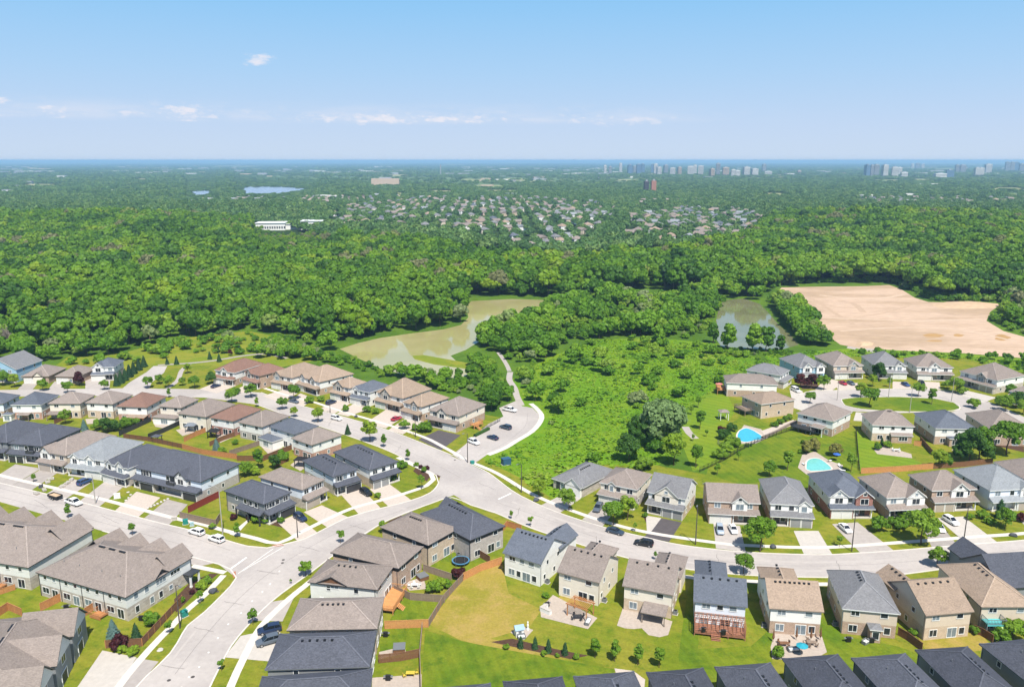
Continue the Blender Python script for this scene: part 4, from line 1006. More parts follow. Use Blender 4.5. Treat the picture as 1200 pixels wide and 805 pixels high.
# far left row
B('L1a', 'light blue house with grey roof, far left', (19, 433), (36.6, 422), (-12, 428), 'L', rc='grey', lo='blue', up='blue', fas='w', gables=((-.05, 4.2, 'white'),), roof='gy', p=.5)
B('L1b', 'low taupe-roofed bungalow in the far left row', (57, 441), None, (25, 441), 'L', e=3.3, depth=14, rc='taupe', lo='brick', gables=((.1, 4.0, 'cream', .4),), gd=2)
B('L1c', 'low taupe-roofed bungalow behind the purple tree', (91, 441.6), None, (64, 441), 'L', e=3.3, depth=14, rc='taupe', lo='brick', gables=(), gd=2)
B('L1d', 'white-gabled house with dark grey roof, far left', (134, 430), (147, 422), (106, 431), 'L', rc='blue', lo='greybrick', up='white', fas='w', gables=((-.22, 4.6, 'white', .5),))
# row along the upper left street
LB = dict(front='L', rc='tan', lo='brick', up='white', fas='t', gcol='w')
def B4(hid, lab, c, r, l, **k): d = dict(LB); d.update(k); return B(hid, lab, c, r, l, d.pop('front'), **d)
B4('L4a', 'white-sided house with red-brown roof by the park path', (275, 437), (302, 425), (256, 432), rc='red', up='white', lo='brick', gables=((.0, 4.0, 'white', .5),), fas='w')
B4('L4b', 'brick house with red-brown roof, upper street', (304, 440.6), (334, 432), (289, 435), rc='red', up='brick', gables=((-.2, 3.4, 'stone', .4),))
B4('L4c', 'brown-roofed house third along the upper street', (342, 443), (370, 430), (325, 437), gables=((-.25, 4.0, 'stone', .5),))
B4('L4d', 'wide brown-roofed house with two small gables', (374, 448), (411, 437), (353, 439), gables=((-.25, 3.4, 'white', .4), (.22, 3.4, 'white', .4)))
B4('L4e', 'brown-roofed house left of the blue-roofed white one', (410, 455), (431, 448), (389, 450), gables=((-.12, 4.8, 'stone', .5),))
B4('L4f', 'white house with slate-blue roof, upper street', (433, 460), (457, 448), (417, 454), rc='blue', up='white', lo='white', fas='w', gables=((-.28, 3.2, 'white', .4),), deep=12)
B4('L4g', 'tall brown-roofed house with steep double gable', (472, 467), (496, 454), (450, 457), gables=((-.15, 5.4, 'stone', .5),), p=.7)
B4('L4h', 'brown-roofed house behind the red car', (494, 477), (522, 465), (475, 470), gables=((.15, 3.6, 'stone', .5),))
B4('L4i', 'taupe-roofed house with wooden side stairs and black driveway', (538, 488), (565, 473), (505, 479), rc='taupe', gables=((-.05, 4.0, 'cream', .5),), gside='r', lo='brick', up='cream')
# modern semi-detached row facing the left street
LM = dict(front='L', rc='dark', lo='stone', up='grey', fas='d', gcol='d')
def B3(hid, lab, c, r, l, **k): d = dict(LM); d.update(k); return B(hid, lab, c, r, l, d.pop('front'), **d)
B3('L3a', 'dark-roofed modern house at the left picture edge', (8, 519), (56, 498), (-30, 514), gables=((.2, 4, 'grey', .5),))
B3('L3b', 'dark-roofed modern house with small balcony, left row', (49, 523), (94, 502), (11, 519), lo='greybrick', gd=2)
B3('L3c', 'taupe-roofed modern house with white gable, left row', (77, 534), (132, 510), (49, 527), rc='taupe', lo='stone', up='beige', fas='t', gables=((-.28, 4.2, 'white', .5),), gcol='t', gd=1)
B3('L3d', 'light grey-roofed white house with twin small gables', (122, 540), (160, 517), (86, 532), rc='light', lo='white', up='white', fas='w', gables=((-.32, 3.0, 'white', .5), (.12, 3.0, 'white', .5)), gcol='w', gside='r', gd=1)
B3('L3e', 'dark-roofed white house beside the wide semi', (150, 549), (202, 527), (125, 540), lo='greybrick', up='white', fas='w', gables=((.2, 3.6, 'white', .5), (-.3, 2.4, 'white', .3)), gcol='w', gd=1)
hSemi = B3('L3f', 'wide dark-roofed pair of semis beside the red fence', (235, 565), (281, 543), (158, 547), gables=((.22, 4.4, 'white', .6),), gside='r', gd=1, lo='greybrick', up='bluewhite')
hCor = B3('L3g', 'dark-roofed corner house with wrap-round porch roof', (309, 591), (344, 577), (256, 576), front='R', lo='stone', up='grey', gside='r', gd=1, p=.5, deep=16)
B3('L3h', 'taupe-roofed modern house right of the dark corner house', (354, 574), (379, 561), (307, 557), front='R', rc='taupe', lo='stone', up='bluewhite', fas='t', gside='l', gd=1, gcol='t', p=.5)
B3('L3i', 'dark-roofed house with black garage and beige side wall', (390, 559), (420, 550), (353, 540), front='R', lo='stone', up='bluewhite', gside='r', gd=1, p=.5, vents=5)
B3('L3j', 'dark-roofed house with planted corner lot', (433, 551), (466, 540), (393, 529), front='R', lo='buff', up='white', fas='d', gside='l', gcol='g', gd=2, p=.52, vents=6)
# three houses across the street in the centre
B('CF1', 'low grey bungalow with white gable and black garage', (683, 572), (721, 547), (649, 559), 'L', e=3.1, rc='grey', lo='stone', fas='w', gside='r', gd=1, gcol='d', p=.5, gables=((.22, 5.2, 'white', .8),), vents=6, deep=17)
B('CF2', 'taupe-roofed house with grey car on its drive', (747, 574), (764, 552), (703, 564), 'L', rc='taupe', lo='greybrick', up='cream', fas='w', p=.48, gables=((-.18, 1.9, 'cream', .3),), deep=12.5)
B('CF3', 'tall grey-gabled house with black asphalt drive', (804, 585), None, (758, 576), 'L', depth=11.6, roof='gx', rc='grey', lo='buff', up='white', fas='w', gside='r', gcol='g', p=.62, gables=((.0, 6.2, 'cream', .5),))
# right front row
B('RF1', 'taupe-roofed brick house with two cars, tall white bay', (829, 587), None, (891.6, 590), 'L', depth=11.5, roof='gx', rc='taupe', lo='brick', up='brick', fas='w', p=.5, gables=((.12, 3.8, 'white', .6),))
B('RF2', 'grey hip-roofed house with white front porch', (902, 590), (888, 561), (955, 593), 'L', rc='grey', lo='brick', up='white', fas='w', gside='r', gcol='g', p=.6, gables=((.30, 2.6, 'white', .4),))
B('RF3', 'charcoal-roofed house with red brick front gable', (971, 582), (938, 555), (1027, 585), 'L', rc='blue', lo='redbrick', up='sage', fas='w', p=.62, gables=((-.28, 4.6, 'white', .3), (.30, 4.4, 'redbrick', .9)))
B('RF4', 'taupe house with white front gable behind big maple', (1039, 583.6), (1003, 559), (1087, 582), 'L', rc='taupe', lo='brick', up='sage', fas='w', gside='r', p=.62, gables=((.24, 5.0, 'white', .8),))
B('RF5', 'taupe house with central white gable and paved drive', (1092, 575), (1062, 556), (1147, 574), 'L', rc='taupe', lo='brick', up='brick', fas='w', gcol='t', p=.6, gables=((.12, 4.6, 'white', .6),))
B('RF6', 'light grey-roofed white house behind columnar cedar', (1160, 575), (1116, 550), (1216, 572), 'L', rc='light', lo='white', up='bluewhite', fas='w', gside='r', gcol='t', p=.6, gables=((.28, 3.2, 'white', .6),))  # upper wall: blue of shaded white siding put into its colour
B('RF7', 'brown-roofed house half outside the right edge', (1222, 574), (1165, 541), (1290, 572), 'L', rc='taupe', lo='brick', up='sage', fas='w', p=.6)
# crescent, outer ring
B('RC1', 'cream and brick house with red back deck', (851, 448.6), None, (912, 451), '-R', depth=11.5, rc='taupe', lo='brick', up='white', fas='w', p=.45, deep=None)
B('RC0', 'brown-roofed tan house above the blue pool', (892, 474), (934, 469), (867, 464), '-L', rc='brown', lo='buff', up='tan', fas='w', p=.42)
B('RC2', 'grey-roofed house first behind the crescent bulb', (915, 440), (928, 434), (861, 432), 'R', rc='grey', lo='stone', up='white', fas='w', p=.5, deep=15)
B('RC3', 'twin-gabled white house with blue-tinted shaded side', (937, 431), (909, 420), (970, 430), 'L', rc='grey', lo='blue', up='blue', fas='w', p=.58, gables=((-.22, 4.2, 'white', .6), (.30, 3.8, 'white', .9)), porch=False)  # blue siding: skylit shade of white walls painted into the colour
B('RC4', 'taupe-roofed stone house behind the red crescent car', (976.6, 429), (955, 417), (1012, 428), 'L', rc='taupe', lo='stone', up='beige', fas='w', p=.58, gables=((.16, 4.4, 'stone', .7),))
B('RC5', 'dark grey-roofed house with navy car on crescent', (1024, 428), (1008, 417), (1064, 429), 'L', rc='grey', lo='white', up='sage', fas='w', p=.6, gside='r', gables=((.28, 3.4, 'white', .6),))
B('RC6', 'symmetrical taupe-roofed white house on crescent', (1074, 430), None, (1118, 431), 'L', depth=15, rc='taupe', lo='stone', up='white', fas='w', p=.6, gables=((-.02, 4.6, 'white', .5),))
B('RC7', 'large stone house closing the crescent on the right', (1169, 446), (1193.6, 438), (1130, 434), 'L', rc='taupe', lo='stone', up='white', fas='w', gside='r', gcol='t', p=.55, gables=((.1, 4.0, 'stone', .6),))
B('RC8', 'small taupe-roofed house among trees at the right edge', (1182, 458), None, (1228, 468), 'L', depth=13, rc='taupe', lo='blue', up='blue', fas='w', e=4.6, p=.6)
# crescent, inner ring: backs towards the camera
B('RI1', 'white and brick house with large dark back deck', (977, 494), (1000, 483), (933, 484), '-L', rc='taupe', lo='brick', up='white', fas='w', p=.52, back='three')
B('RI2', 'taupe-roofed white house with stone patio and planters', (1022, 498), None, (1072.6, 500), '-L', depth=12.5, rc='taupe', lo='buff', up='white', fas='w', p=.6, vents=3, back='three')
B('RI3', 'blue-grey-roofed house with small bay roof at back', (1096, 502), (1070, 484), (1147, 503), '-L', rc='blue', lo='brick', up='white', fas='w', p=.52, back='three')
B('RI4', 'taupe-roofed house behind the big round tree, right', (1160, 503), (1128, 484), (1215, 505), '-L', rc='taupe', lo='brick', up='beige', fas='w', p=.55)

def lean_to(h, x0, x1, y0, y1, z_hi, z_lo, rc, fm, name='patio_roof', posts=None, out=1):
    """A sloped cover built off the back wall."""
    mb = MB(); t = .16
    A, B_, C_, D = (x0, y0, z_hi), (x1, y0, z_hi), (x1, y1, z_lo), (x0, y1, z_lo)
    mb.poly([A, B_, C_, D]); lo = [(p[0], p[1], p[2] - t) for p in (A, B_, C_, D)]
    mb.poly(lo[::-1], 1)
    for i in range(4): mb.poly([(A, B_, C_, D)[i], (A, B_, C_, D)[(i + 1) % 4], lo[(i + 1) % 4], lo[i]], 1)
    h.part(name, mb, [ROOF[rc], fm])
    if posts: h.posts(posts, z_lo - .14, fm, .18)
def room(h, x0, x1, y1, z, m, rc, fm, p=.35):
    """One-storey addition on the back wall."""
    y0 = h.d / 2
    h.walls(x0, x1, y0, y1, -.3, z, m, 'addition_wall')
    h.hip(x0 - .3, x1 + .3, y0 - .1, y1 + .35, z + .1, p, ROOF[rc], fm, 'addition_roof')
    h.window('b', -(x0 + x1) / 2, z - 1.35, min(2.6, (x1 - x0) * .6), 1.5, y=y1 + .005)
h = HOUSES['RB3']; lean_to(h, -h.w/2 + .5, -h.w/2 + 5.6, h.d/2, h.d/2 + 3.6, 3.0, 2.4, 'taupe', m_bronze, posts=[(-h.w/2 + .8, h.d/2 + 3.3), (-h.w/2 + 5.3, h.d/2 + 3.3)])
h = HOUSES['RB6']; room(h, -h.w * .17, h.w * .02, h.d/2 + 2.2, 2.9, WALL['brick'], 'grey', m_white)
h = HOUSES['L2f']; room(h, -h.w/2, h.w/2 + .6, h.d/2 + 3.6, 2.6, WALL['white'], 'taupe', m_bronze, .3)
h = HOUSES['L2j']; room(h, h.w/2 - 6.2, h.w/2 + .8, h.d/2 + 4.2, 2.9, WALL['white'], 'blue', m_white, .55)
h = HOUSES['L2b']; room(h, h.w/2 - .4, h.w/2 + 2.6, h.d/2 + 2.2, 2.6, WALL['white'], 'blue', m_white, .4); lean_to(h, -1.6, 2.8, h.d/2, h.d/2 + 2.4, 2.7, 2.4, 'taupe', m_oldwood, posts=[(-1.4, h.d/2 + 2.2), (2.6, h.d/2 + 2.2)])
h = HOUSES['L2c']; lean_to(h, h.w/2 - 4.6, h.w/2 + .2, h.d/2, h.d/2 + 3.2, 2.8, 2.4, 'taupe', m_oldwood, posts=[(h.w/2 - 4.3, h.d/2 + 3), (h.w/2 - .1, h.d/2 + 3)])
h = HOUSES['L2e']; lean_to(h, -h.w/2 - .4, 1.5, h.d/2, h.d/2 + 3.0, 2.8, 2.5, 'tan', m_wood, posts=[(-h.w/2, h.d/2 + 2.8), (1.2, h.d/2 + 2.8)])
h = HOUSES['RI2']; lean_to(h, -h.w/2 + .2, .8, h.d/2, h.d/2 + 1.6, 3.3, 2.7, 'taupe', m_white); h.walls(-h.w/2 + .5, .5, h.d/2, h.d/2 + 1.3, -.2, 2.6, WALL['brick'], 'bay_wall'); h.window('b', h.w/2 - 3.3, 1.6, 2.6, 1.3, y=h.d/2 + 1.31)
h = HOUSES['RI3']; room(h, -1.6, 2.6, h.d/2 + 2.0, 2.8, WALL['brick'], 'blue', m_white, .4)
h = HOUSES['RI1']; lean_to(h, -h.w * .33, h.w * .02, h.d/2, h.d/2 + 3.0, 3.4, 3.0, 'taupe', m_white, posts=[(-h.w * .33 + .2, h.d/2 + 2.8), (0, h.d/2 + 2.8)])
# the brown gable in the side of the gabled house, seen over the taupe roof
h = hM4
sx = h.w / 2 if h.vis['r'] else -h.w / 2
sg = 1 if sx > 0 else -1
yc = -h.d * .16
h.gable(min(sx + sg * .45, sx - sg * 3), max(sx + sg * .45, sx - sg * 3), yc - 3.6, yc + 3.6, 5.72, .5, ROOF['taupe'], m_darktrim, 'x', 'gable_roof', m_brownwood, (sg < 0, sg > 0))
h.window('r' if sg > 0 else 'l', yc * sg, 5.0, 2.6, .7)
# upper balconies and dark bays on the modern houses
def balcony(h, x0, x1, y, z, m, out=1.2):
    mb = MB(); mb.box(x0, x1, y - out, y, z, z + .16); h.part('balcony', mb, m_conc)
    mb = MB(); mb.box(x0, x1, y - out - .05, y - out, z + .2, z + 1.1); mb.box(x0 - .03, x0 + .03, y - out, y, z + .2, z + 1.1); mb.box(x1 - .03, x1 + .03, y - out, y, z + .2, z + 1.1)
    h.part('railing', mb, m)
def dark_bay(h, side, a, wdt, z0=2.9, z1=5.45, m=None, off=0.06):
    loc, r = h.on(side, a, 0)
    mb = MB(); mb.box(-wdt/2, wdt/2, -off, .0, z0, z1); o = h.part('wall_panel', mb, m or m_darktrim, None, loc); o.rotation_euler = (0, 0, r)
for hid in ('L3a', 'L3b', 'L3f'): balcony(HOUSES[hid], .8, 3.6, -HOUSES[hid].d/2 - .3, 3.1, m_darktrim); dark_bay(HOUSES[hid], 'f', 2.2, 2.8, off=.08)
dark_bay(hSemi, 'f', -hSemi.w * .34, 4.0, off=.05); hSemi.window('f', -hSemi.w * .34, 4.5, 2.2, 1.6, y=-hSemi.d/2 - .06)
hSemi.garage(-hSemi.w * .28, 4.9, -hSemi.d/2 - 1.62, m_gar_d); hSemi.walls(-hSemi.w * .28 - 3, -hSemi.w * .28 + 3, -hSemi.d/2 - 1.6, -hSemi.d/2, -.3, 2.78, WALL['stone'], 'garage_wall')
h = hCor
dark_bay(h, 'l', h.d * .18, 5.6); dark_bay(h, 'f', -h.w * .22, 4.2)
for a in (.02, .16, .30): h.window('l', h.d * a, 4.55, 1.2, 1.3, x=-h.w/2 - .07)
h.window('f', -h.w * .22, 4.55, 1.8, 1.3, y=-h.d/2 - .07)
h.walls(-h.w/2 - .03, -h.w/2 + .35, h.d * .06 - .5, h.d * .06 - .1, -.2, 2.75, WALL['stone'], 'pier')
mb = MB()      # the wrap-round porch roof on the side wall
xa, xb = -h.w/2 - 1.9, -h.w/2 - .02; ya, yb = -h.d/2 - .2, h.d * .12
mb.poly([(xa, ya, 2.9), (xa, yb, 2.9), (xb, yb, 3.65), (xb, ya, 3.65)]); mb.poly([(xa, ya, 2.75), (xa, yb, 2.75), (xa, yb, 2.9), (xa, ya, 2.9)], 1); mb.poly([(xa, yb, 2.75), (xb, yb, 2.75), (xb, yb, 3.65), (xa, yb, 2.9)], 1)
mb.poly([(xa, ya, 2.75), (xb, ya, 2.75), (xb, ya, 3.65), (xa, ya, 2.9)], 1); mb.poly([(xa, ya, 2.74), (xb, ya, 2.74), (xb, yb, 2.74), (xa, yb, 2.74)], 1)
h.part('porch_roof', mb, [ROOF['dark'], m_darktrim])
h.posts([(xa + .2, ya + .3), (xa + .2, (ya + yb) / 2), (xa + .2, yb - .2)], 2.72, m_darktrim, .3)
for hid, a in (('L3i', -.25), ('L3h', .3)):
    h = HOUSES[hid]; dark_bay(h, 'f', h.w * a, 2.6); h.window('f', h.w * a, 4.5, 1.6, 1.5, y=-h.d/2 - .07)

# ---- townhouse blocks
def townhouse(hid, label, c, r, l, front, units, rc='taupe', deep=None, p=.44):
    ctr, rz, W, D = rect_from(c, r, l, front, 5.7)
    if deep:
        n = Matrix.Rotation(rz, 3, 'Z') @ Vector((0, 1, 0)); ctr = ctr + n * ((deep - D) / 2) * (1 if front in ('L', 'R') else -1); D = deep
    w, d = W - .8, D - .8
    h = House('townhouse_block', ctr, rz, w, d, label, 'townhouses', None, 5); HOUSES[hid] = h
    rm, fm = ROOF[rc], m_darktrim
    h.walls(-w/2, w/2, -d/2, d/2, -.4, 2.9, WALL['stone'], 'lower_wall'); h.walls(-w/2 - .015, w/2 + .015, -d/2 - .015, d/2 + .015, 2.9, 5.6, WALL['sage'] if hid != 'T3' else WALL['grey'], 'upper_wall')
    _, top = h.hip(-W/2, W/2, -D/2, D/2, 5.7, p, rm, fm)
    uw = w / units
    for k in range(units):
        x = -w/2 + uw * (k + .5)
        gw = uw * .92
        h.walls(x - gw/2 + .3, x + gw/2 - .3, -d/2 - .9, -d/2 + .3, -.2, 5.6, WALL['greybrick'] if hid != 'T3' else WALL['grey'], 'bay_wall')
        h.gable(x - gw/2, x + gw/2, -d/2 - 1.35, -d/2 + gw/2 * .85 / p + .2, 5.72 + .02 * (k % 2), .85, rm, fm, 'y', 'gable_roof', WALL['sage'], (1, 0))
        h.garage(x - .4, 2.6, -d/2 - .92, m_gar_d); h.window('f', x, 4.5, 1.8, 1.5, y=-d/2 - .92)
        h.window('b', -x - uw * .2, 4.75, .9, .85, y=d/2 + .02); h.window('b', -x + uw * .22, 4.75, .9, .85, y=d/2 + .02)
        h.window('b', -x - uw * .24, 1.7, 1.9, 1.3); h.patio_door('b', -x + uw * .2, .25, 1.7)
        if h.vis['b']:
            mb = MB(); mb.box(-.05, .05, 0, .1, .1, 5.5); h.part('downpipe', mb, m_darktrim, None, (x + uw/2 - .02, d/2 + .02, 0))
    # little row vents behind the ridge
    along = W >= D
    half = min(W, D) / 2
    for g in range(3):
        for q in range(5):
            x = -(W - D) / 2 * .92 + (W - D) * .92 * (g + q * .11) / 2.5
            h.vents([(x, .35, top - .35 * p)])
    for q in (-.3, -.1, .15, .33): h.stack((W * q, D * .3, 5.7 + (D/2 - D * .3) * p))
    return h
t2 = townhouse('T2', 'taupe-roofed row of townhouses at the junction, grey-green siding', (147, 700), (225, 653), (42, 670), '-L', 4)
t1 = townhouse('T1', 'taupe-roofed townhouse block running out of the left edge', (33, 665), (97, 619), (-82, 632), '-L', 4)
t3 = townhouse('T3', 'townhouse block in the bottom left corner, dark gabled front', (98, 715), (8, 721), (52, 822), 'L', 3, deep=17)
# junction end of the middle block: grey-brick panels, small dormer, porch
h = t2
side = 'r' if h.vis['r'] else 'l'; sx = (h.w/2 if side == 'r' else -h.w/2); sg = 1 if sx > 0 else -1
for a, z, ww, hh in ((-.36, 4.5, 1.0, 1.2), (-.2, 4.5, 1.0, 1.2), (.02, 4.5, 2.6, 1.1), (.25, 4.6, 2.6, .8), (-.36, 1.5, .9, 1.4), (-.14, 1.5, .9, 1.4), (0.0, 1.5, .9, 1.4), (.16, 1.7, .9, .9)):
    h.window(side, h.d * a, z, ww, hh, x=sx + sg * .018)
yc = -h.d * .03 * 1
h.gable(min(sx + sg * .45, sx - sg * 2.6), max(sx + sg * .45, sx - sg * 2.6), yc - 1.9, yc + 1.9, 5.73, .8, ROOF['taupe'], m_darktrim, 'x', 'dormer_roof', WALL['dark'], (sg < 0, sg > 0))
mb = MB(); mb.box(sx - .1 if sg > 0 else sx - 2.2, sx + 2.2 if sg > 0 else sx + .1, -h.d/2 - .6, -h.d/2 + 2.4, 2.7, 2.95); h.part('porch_roof', mb, [m_darktrim])
h.posts([(sx + sg * 1.9, -h.d/2 - .3), (sx + sg * 1.9, -h.d/2 + 2.1)], 2.7, m_white, .35)

# ------------------------------------------------------------------ vegetation
LM_ = {
    'maple': leaf_mat('maple_leaves', [(0, (0.11, 0.23, 0.018)), (.5, (0.155, 0.29, 0.022)), (1, (0.21, 0.34, 0.030))], .38, .25, .8),
    'lime': leaf_mat('lime_leaves', [(0, (0.22, 0.34, 0.024)), (1, (0.27, 0.38, 0.03))], .38, .22, .8),
    'dark': leaf_mat('dark_leaves', [(0, (0.040, 0.105, 0.014)), (1, (0.065, 0.145, 0.02))], .25, .3, .8),
    'willow': leaf_mat('silvery_leaves', [(0, (0.155, 0.245, 0.080)), (1, (0.175, 0.265, 0.095))], .3, .28, .6),
    'purple': leaf_mat('purple_leaves', [(0, (0.050, 0.010, 0.014)), (1, (0.075, 0.018, 0.018))], .2, .3, .8),
    'globe': leaf_mat('olive_leaves', [(0, (0.20, 0.20, 0.045)), (1, (0.22, 0.215, 0.05))], .2, .2, .8),
    'spruce': leaf_mat('spruce_needles', [(0, (0.018, 0.055, 0.020)), (1, (0.032, 0.085, 0.026))], .1, .3, 1.2),
    'bluespruce': leaf_mat('blue_spruce_needles', [(0, (0.090, 0.165, 0.15)), (1, (0.11, 0.185, 0.165))], .1, .25, 1.2),
    'forest': leaf_mat('woodland_leaves', [(0.05, (0.036, 0.100, 0.009)), (.3, (0.072, 0.170, 0.008)), (.6, (0.108, 0.222, 0.009)), (.85, (0.150, 0.260, 0.010)), (.97, (0.195, 0.285, 0.014)), (1, (0.17, 0.18, 0.075))], .2, .18, .12, None, .012),
    'fringe': leaf_mat('thicket_leaves', [(0, (0.062, 0.155, 0.011)), (.3, (0.105, 0.235, 0.013)), (.65, (0.155, 0.30, 0.017)), (.9, (0.21, 0.33, 0.028)), (1, (0.22, 0.28, 0.11))], .28, .28, .3, None, .03),
    'grass': leaf_mat('meadow_blades', [(0, (0.075, 0.185, 0.010)), (.35, (0.125, 0.26, 0.011)), (.7, (0.175, 0.31, 0.014)), (1, (0.24, 0.30, 0.04))], .3, .3, .3, .035),
    'far': leaf_mat('haze_tinted_leaves', [(0, (0.055, 0.125, 0.034)), (.5, (0.095, 0.19, 0.046)), (1, (0.155, 0.245, 0.065))], .15, .3, .02),  # haze put into the leaf colour: bluer and paler than nearer woods
    'bare': mat('bare_twigs', (0.30, 0.26, 0.22), 0.9, 0.2, 2, 0.1),
}
def leaves_mesh(name, P, Nn, S, rs, m, aspect=1.0):
    """One small four-sided leaf clump per point, facing roughly along its normal."""
    n = len(P)
    a = rs.normal(size=(n, 3)); a -= Nn * np.sum(a * Nn, 1, keepdims=True)
    a /= np.linalg.norm(a, axis=1, keepdims=True) + 1e-9
    b = np.cross(Nn, a)
    S = S[:, None]
    c = np.stack([P - a * S - b * S * aspect * .55, P + a * S * .45 - b * S * aspect, P + a * S + b * S * aspect * .5, P - a * S * .4 + b * S * aspect], 1)
    c += Nn[:, None, :] * (rs.uniform(-.35, .35, (n, 4, 1)) * S[:, None, :])
    return c.reshape(-1, 3)
def to_mesh(name, V, F, m):
    me = bpy.data.meshes.new(name)
    nv, nf = len(V), len(F)
    me.vertices.add(nv); me.vertices.foreach_set('co', np.asarray(V, np.float32).ravel())
    me.loops.add(nf * 4); me.loops.foreach_set('vertex_index', np.asarray(F, np.int32).ravel())
    me.polygons.add(nf); me.polygons.foreach_set('loop_start', np.arange(0, nf * 4, 4, dtype=np.int32))
    me.materials.append(m); me.update(calc_edges=True); me.validate()
    return me
def unit(n, rs):
    v = rs.normal(size=(n, 3)); return v / np.linalg.norm(v, axis=1, keepdims=True)
_SPH = None
def ball():
    """A coarse quad ball used as the shaded inside of a dense leaf clump."""
    global _SPH
    if _SPH is None:
        k = 4; V = []; F = []
        for ax in range(3):
            for sg in (-1, 1):
                i0 = len(V)
                for i in range(k + 1):
                    for j in range(k + 1):
                        p = [0, 0, 0]; p[ax] = sg; p[(ax + 1) % 3] = -1 + 2 * i / k; p[(ax + 2) % 3] = -1 + 2 * j / k
                        q = np.array(p, float); V.append(q / np.linalg.norm(q))
                for i in range(k):
                    for j in range(k):
                        a = i0 + i * (k + 1) + j; F.append((a, a + 1, a + k + 2, a + k + 1))
        _SPH = np.array(V), np.array(F)
    return _SPH
def crown_mesh(name, m, seed, R, lobes, per, leaf, core=.72, low=-.35, jit=.55, lobe_r=.40, z0=0.0):
    """A broad-leaved crown: a heap of lobes, each a shell of leaf clumps; R = radii, z0 = height of the crown's middle."""
    rs = np.random.RandomState(seed); R = np.array(R, float)
    d = []
    while len(d) < lobes:
        q = unit(1, rs)[0]
        if q[2] > low and all(np.dot(q, e) < .93 for e in d[-40:]): d.append(q)
        elif rs.rand() < .02: d.append(np.abs(q))
    d = np.array(d)
    C = d * R * rs.uniform(.40, .90, (lobes, 1))
    lr = R.mean() * lobe_r * rs.uniform(.55, 1.25, lobes)
    P = []; Nn = []
    for k in range(lobes):
        u = unit(per, rs); u[:, 2] = np.where(u[:, 2] < -.55, -u[:, 2], u[:, 2])
        p = C[k] + u * lr[k] * rs.uniform(.80, 1.08, (per, 1)) * np.array([1, 1, .85])
        keep = np.ones(per, bool)
        for j in range(lobes):
            if j != k: keep &= np.linalg.norm(p - C[j], axis=1) > lr[j] * .72
        nn = u + rs.normal(size=(per, 3)) * jit * .75; nn /= np.linalg.norm(nn, axis=1, keepdims=True)
        P.append(p[keep]); Nn.append(nn[keep])
    P = np.concatenate(P); Nn = np.concatenate(Nn)
    S = leaf * rs.uniform(.55, 1.15, len(P))
    V = leaves_mesh(name, P, Nn, S, rs, m); F = np.arange(len(V)).reshape(-1, 4)
    if core:
        bv, bf = ball(); Vs = [V]; Fs = [F]; off = len(V)
        for k in range(lobes):
            w = bv * (lr[k] * core) * (1 + .12 * np.sin(bv[:, [1]] * 7 + k)); Vs.append(w * np.array([1, 1, .85]) + C[k]); Fs.append(bf + off); off += len(bv)
        V = np.concatenate(Vs); F = np.concatenate(Fs)
    V = V + np.array([0, 0, z0])
    return to_mesh(name, V, F, m)
def conifer_mesh(name, m, seed, h, r, n, leaf, tiers=9, taper=1.0, base=.06):
    rs = np.random.RandomState(seed)
    t = 1 - np.sqrt(rs.rand(n)); t = base + (1 - base) * t
    ang = rs.rand(n) * 6.283
    tier = .72 + .28 * np.abs(np.sin(t * tiers * math.pi + np.sin(ang * 3) * .6))
    arm = .80 + .20 * np.sin(ang * 7 + np.floor(t * tiers) * 2.1)
    rad = r * (1 - t) ** taper * tier * arm * rs.uniform(.78, 1.05, n) + .05
    P = np.stack([rad * np.cos(ang), rad * np.sin(ang), t * h - rad * .12], 1)
    Nn = np.stack([np.cos(ang) * .8, np.sin(ang) * .8, np.full(n, .75)], 1) + rs.normal(size=(n, 3)) * .3
    Nn /= np.linalg.norm(Nn, axis=1, keepdims=True)
    V = leaves_mesh(name, P, Nn, leaf * rs.uniform(.6, 1.1, n) * (1 - t * .45), rs, m); F = np.arange(len(V)).reshape(-1, 4)
    k = 10; cv = []; cf = []                                   # shaded inner cone
    for i in range(6):
        q = i / 5
        for j in range(k):
            a = 6.283 * j / k; rr = r * .72 * (1 - (base + (1 - base) * q)) ** taper + .02
            cv.append((rr * math.cos(a), rr * math.sin(a), (base + (1 - base) * q) * h))
    for i in range(5):
        for j in range(k):
            a = i * k + j; b = i * k + (j + 1) % k; cf.append((a, b, b + k, a + k))
    F = np.concatenate([F, np.array(cf) + len(V)]); V = np.concatenate([V, np.array(cv)])
    return to_mesh(name, V, F, m)
def trunk_mesh(h, r, limbs, seed, spread, m=None):
    rr = random.Random(seed); mb = MB()
    mb.tube([(0, 0, -.2), (.03, .02, h * .4), (-.03, .05, h)], [r * 1.25, r, r * .55], 7)
    for k in range(limbs):
        a = 6.283 * k / limbs + rr.uniform(-.4, .4); s = spread * rr.uniform(.55, .9); z = h * rr.uniform(.55, .9)
        mb.tube([(0, 0, z), (math.cos(a) * s * .5, math.sin(a) * s * .5, z + s * .45), (math.cos(a) * s, math.sin(a) * s, z + s * rr.uniform(.7, 1.1))], [r * .5, r * .34, r * .12], 5, 0, False)
    return mb.mesh('trunk', m or m_bark)
TREE = {}                         # kind -> list of (crown mesh, trunk mesh), made for a tree 1 m tall and scaled
def variants(kind, n, fn): TREE[kind] = [fn(k) for k in range(n)]
def broad(kind, matk, n, rx, zc, rz, lobes, per, leaf, core, th, limbs=5, trunk_r=.018, low=-.5, lobe_r=.40, jit=.55):
    variants(kind, n, lambda k: (crown_mesh('crown', LM_[matk], 31 * len(TREE) + k, (rx, rx * .95, rz), lobes, per, leaf, core, low, jit, lobe_r, zc), trunk_mesh(th, trunk_r, limbs, k, rx * .7)))
broad('maple', 'maple', 5, .39, .60, .40, 20, 170, .030, .42, .55)
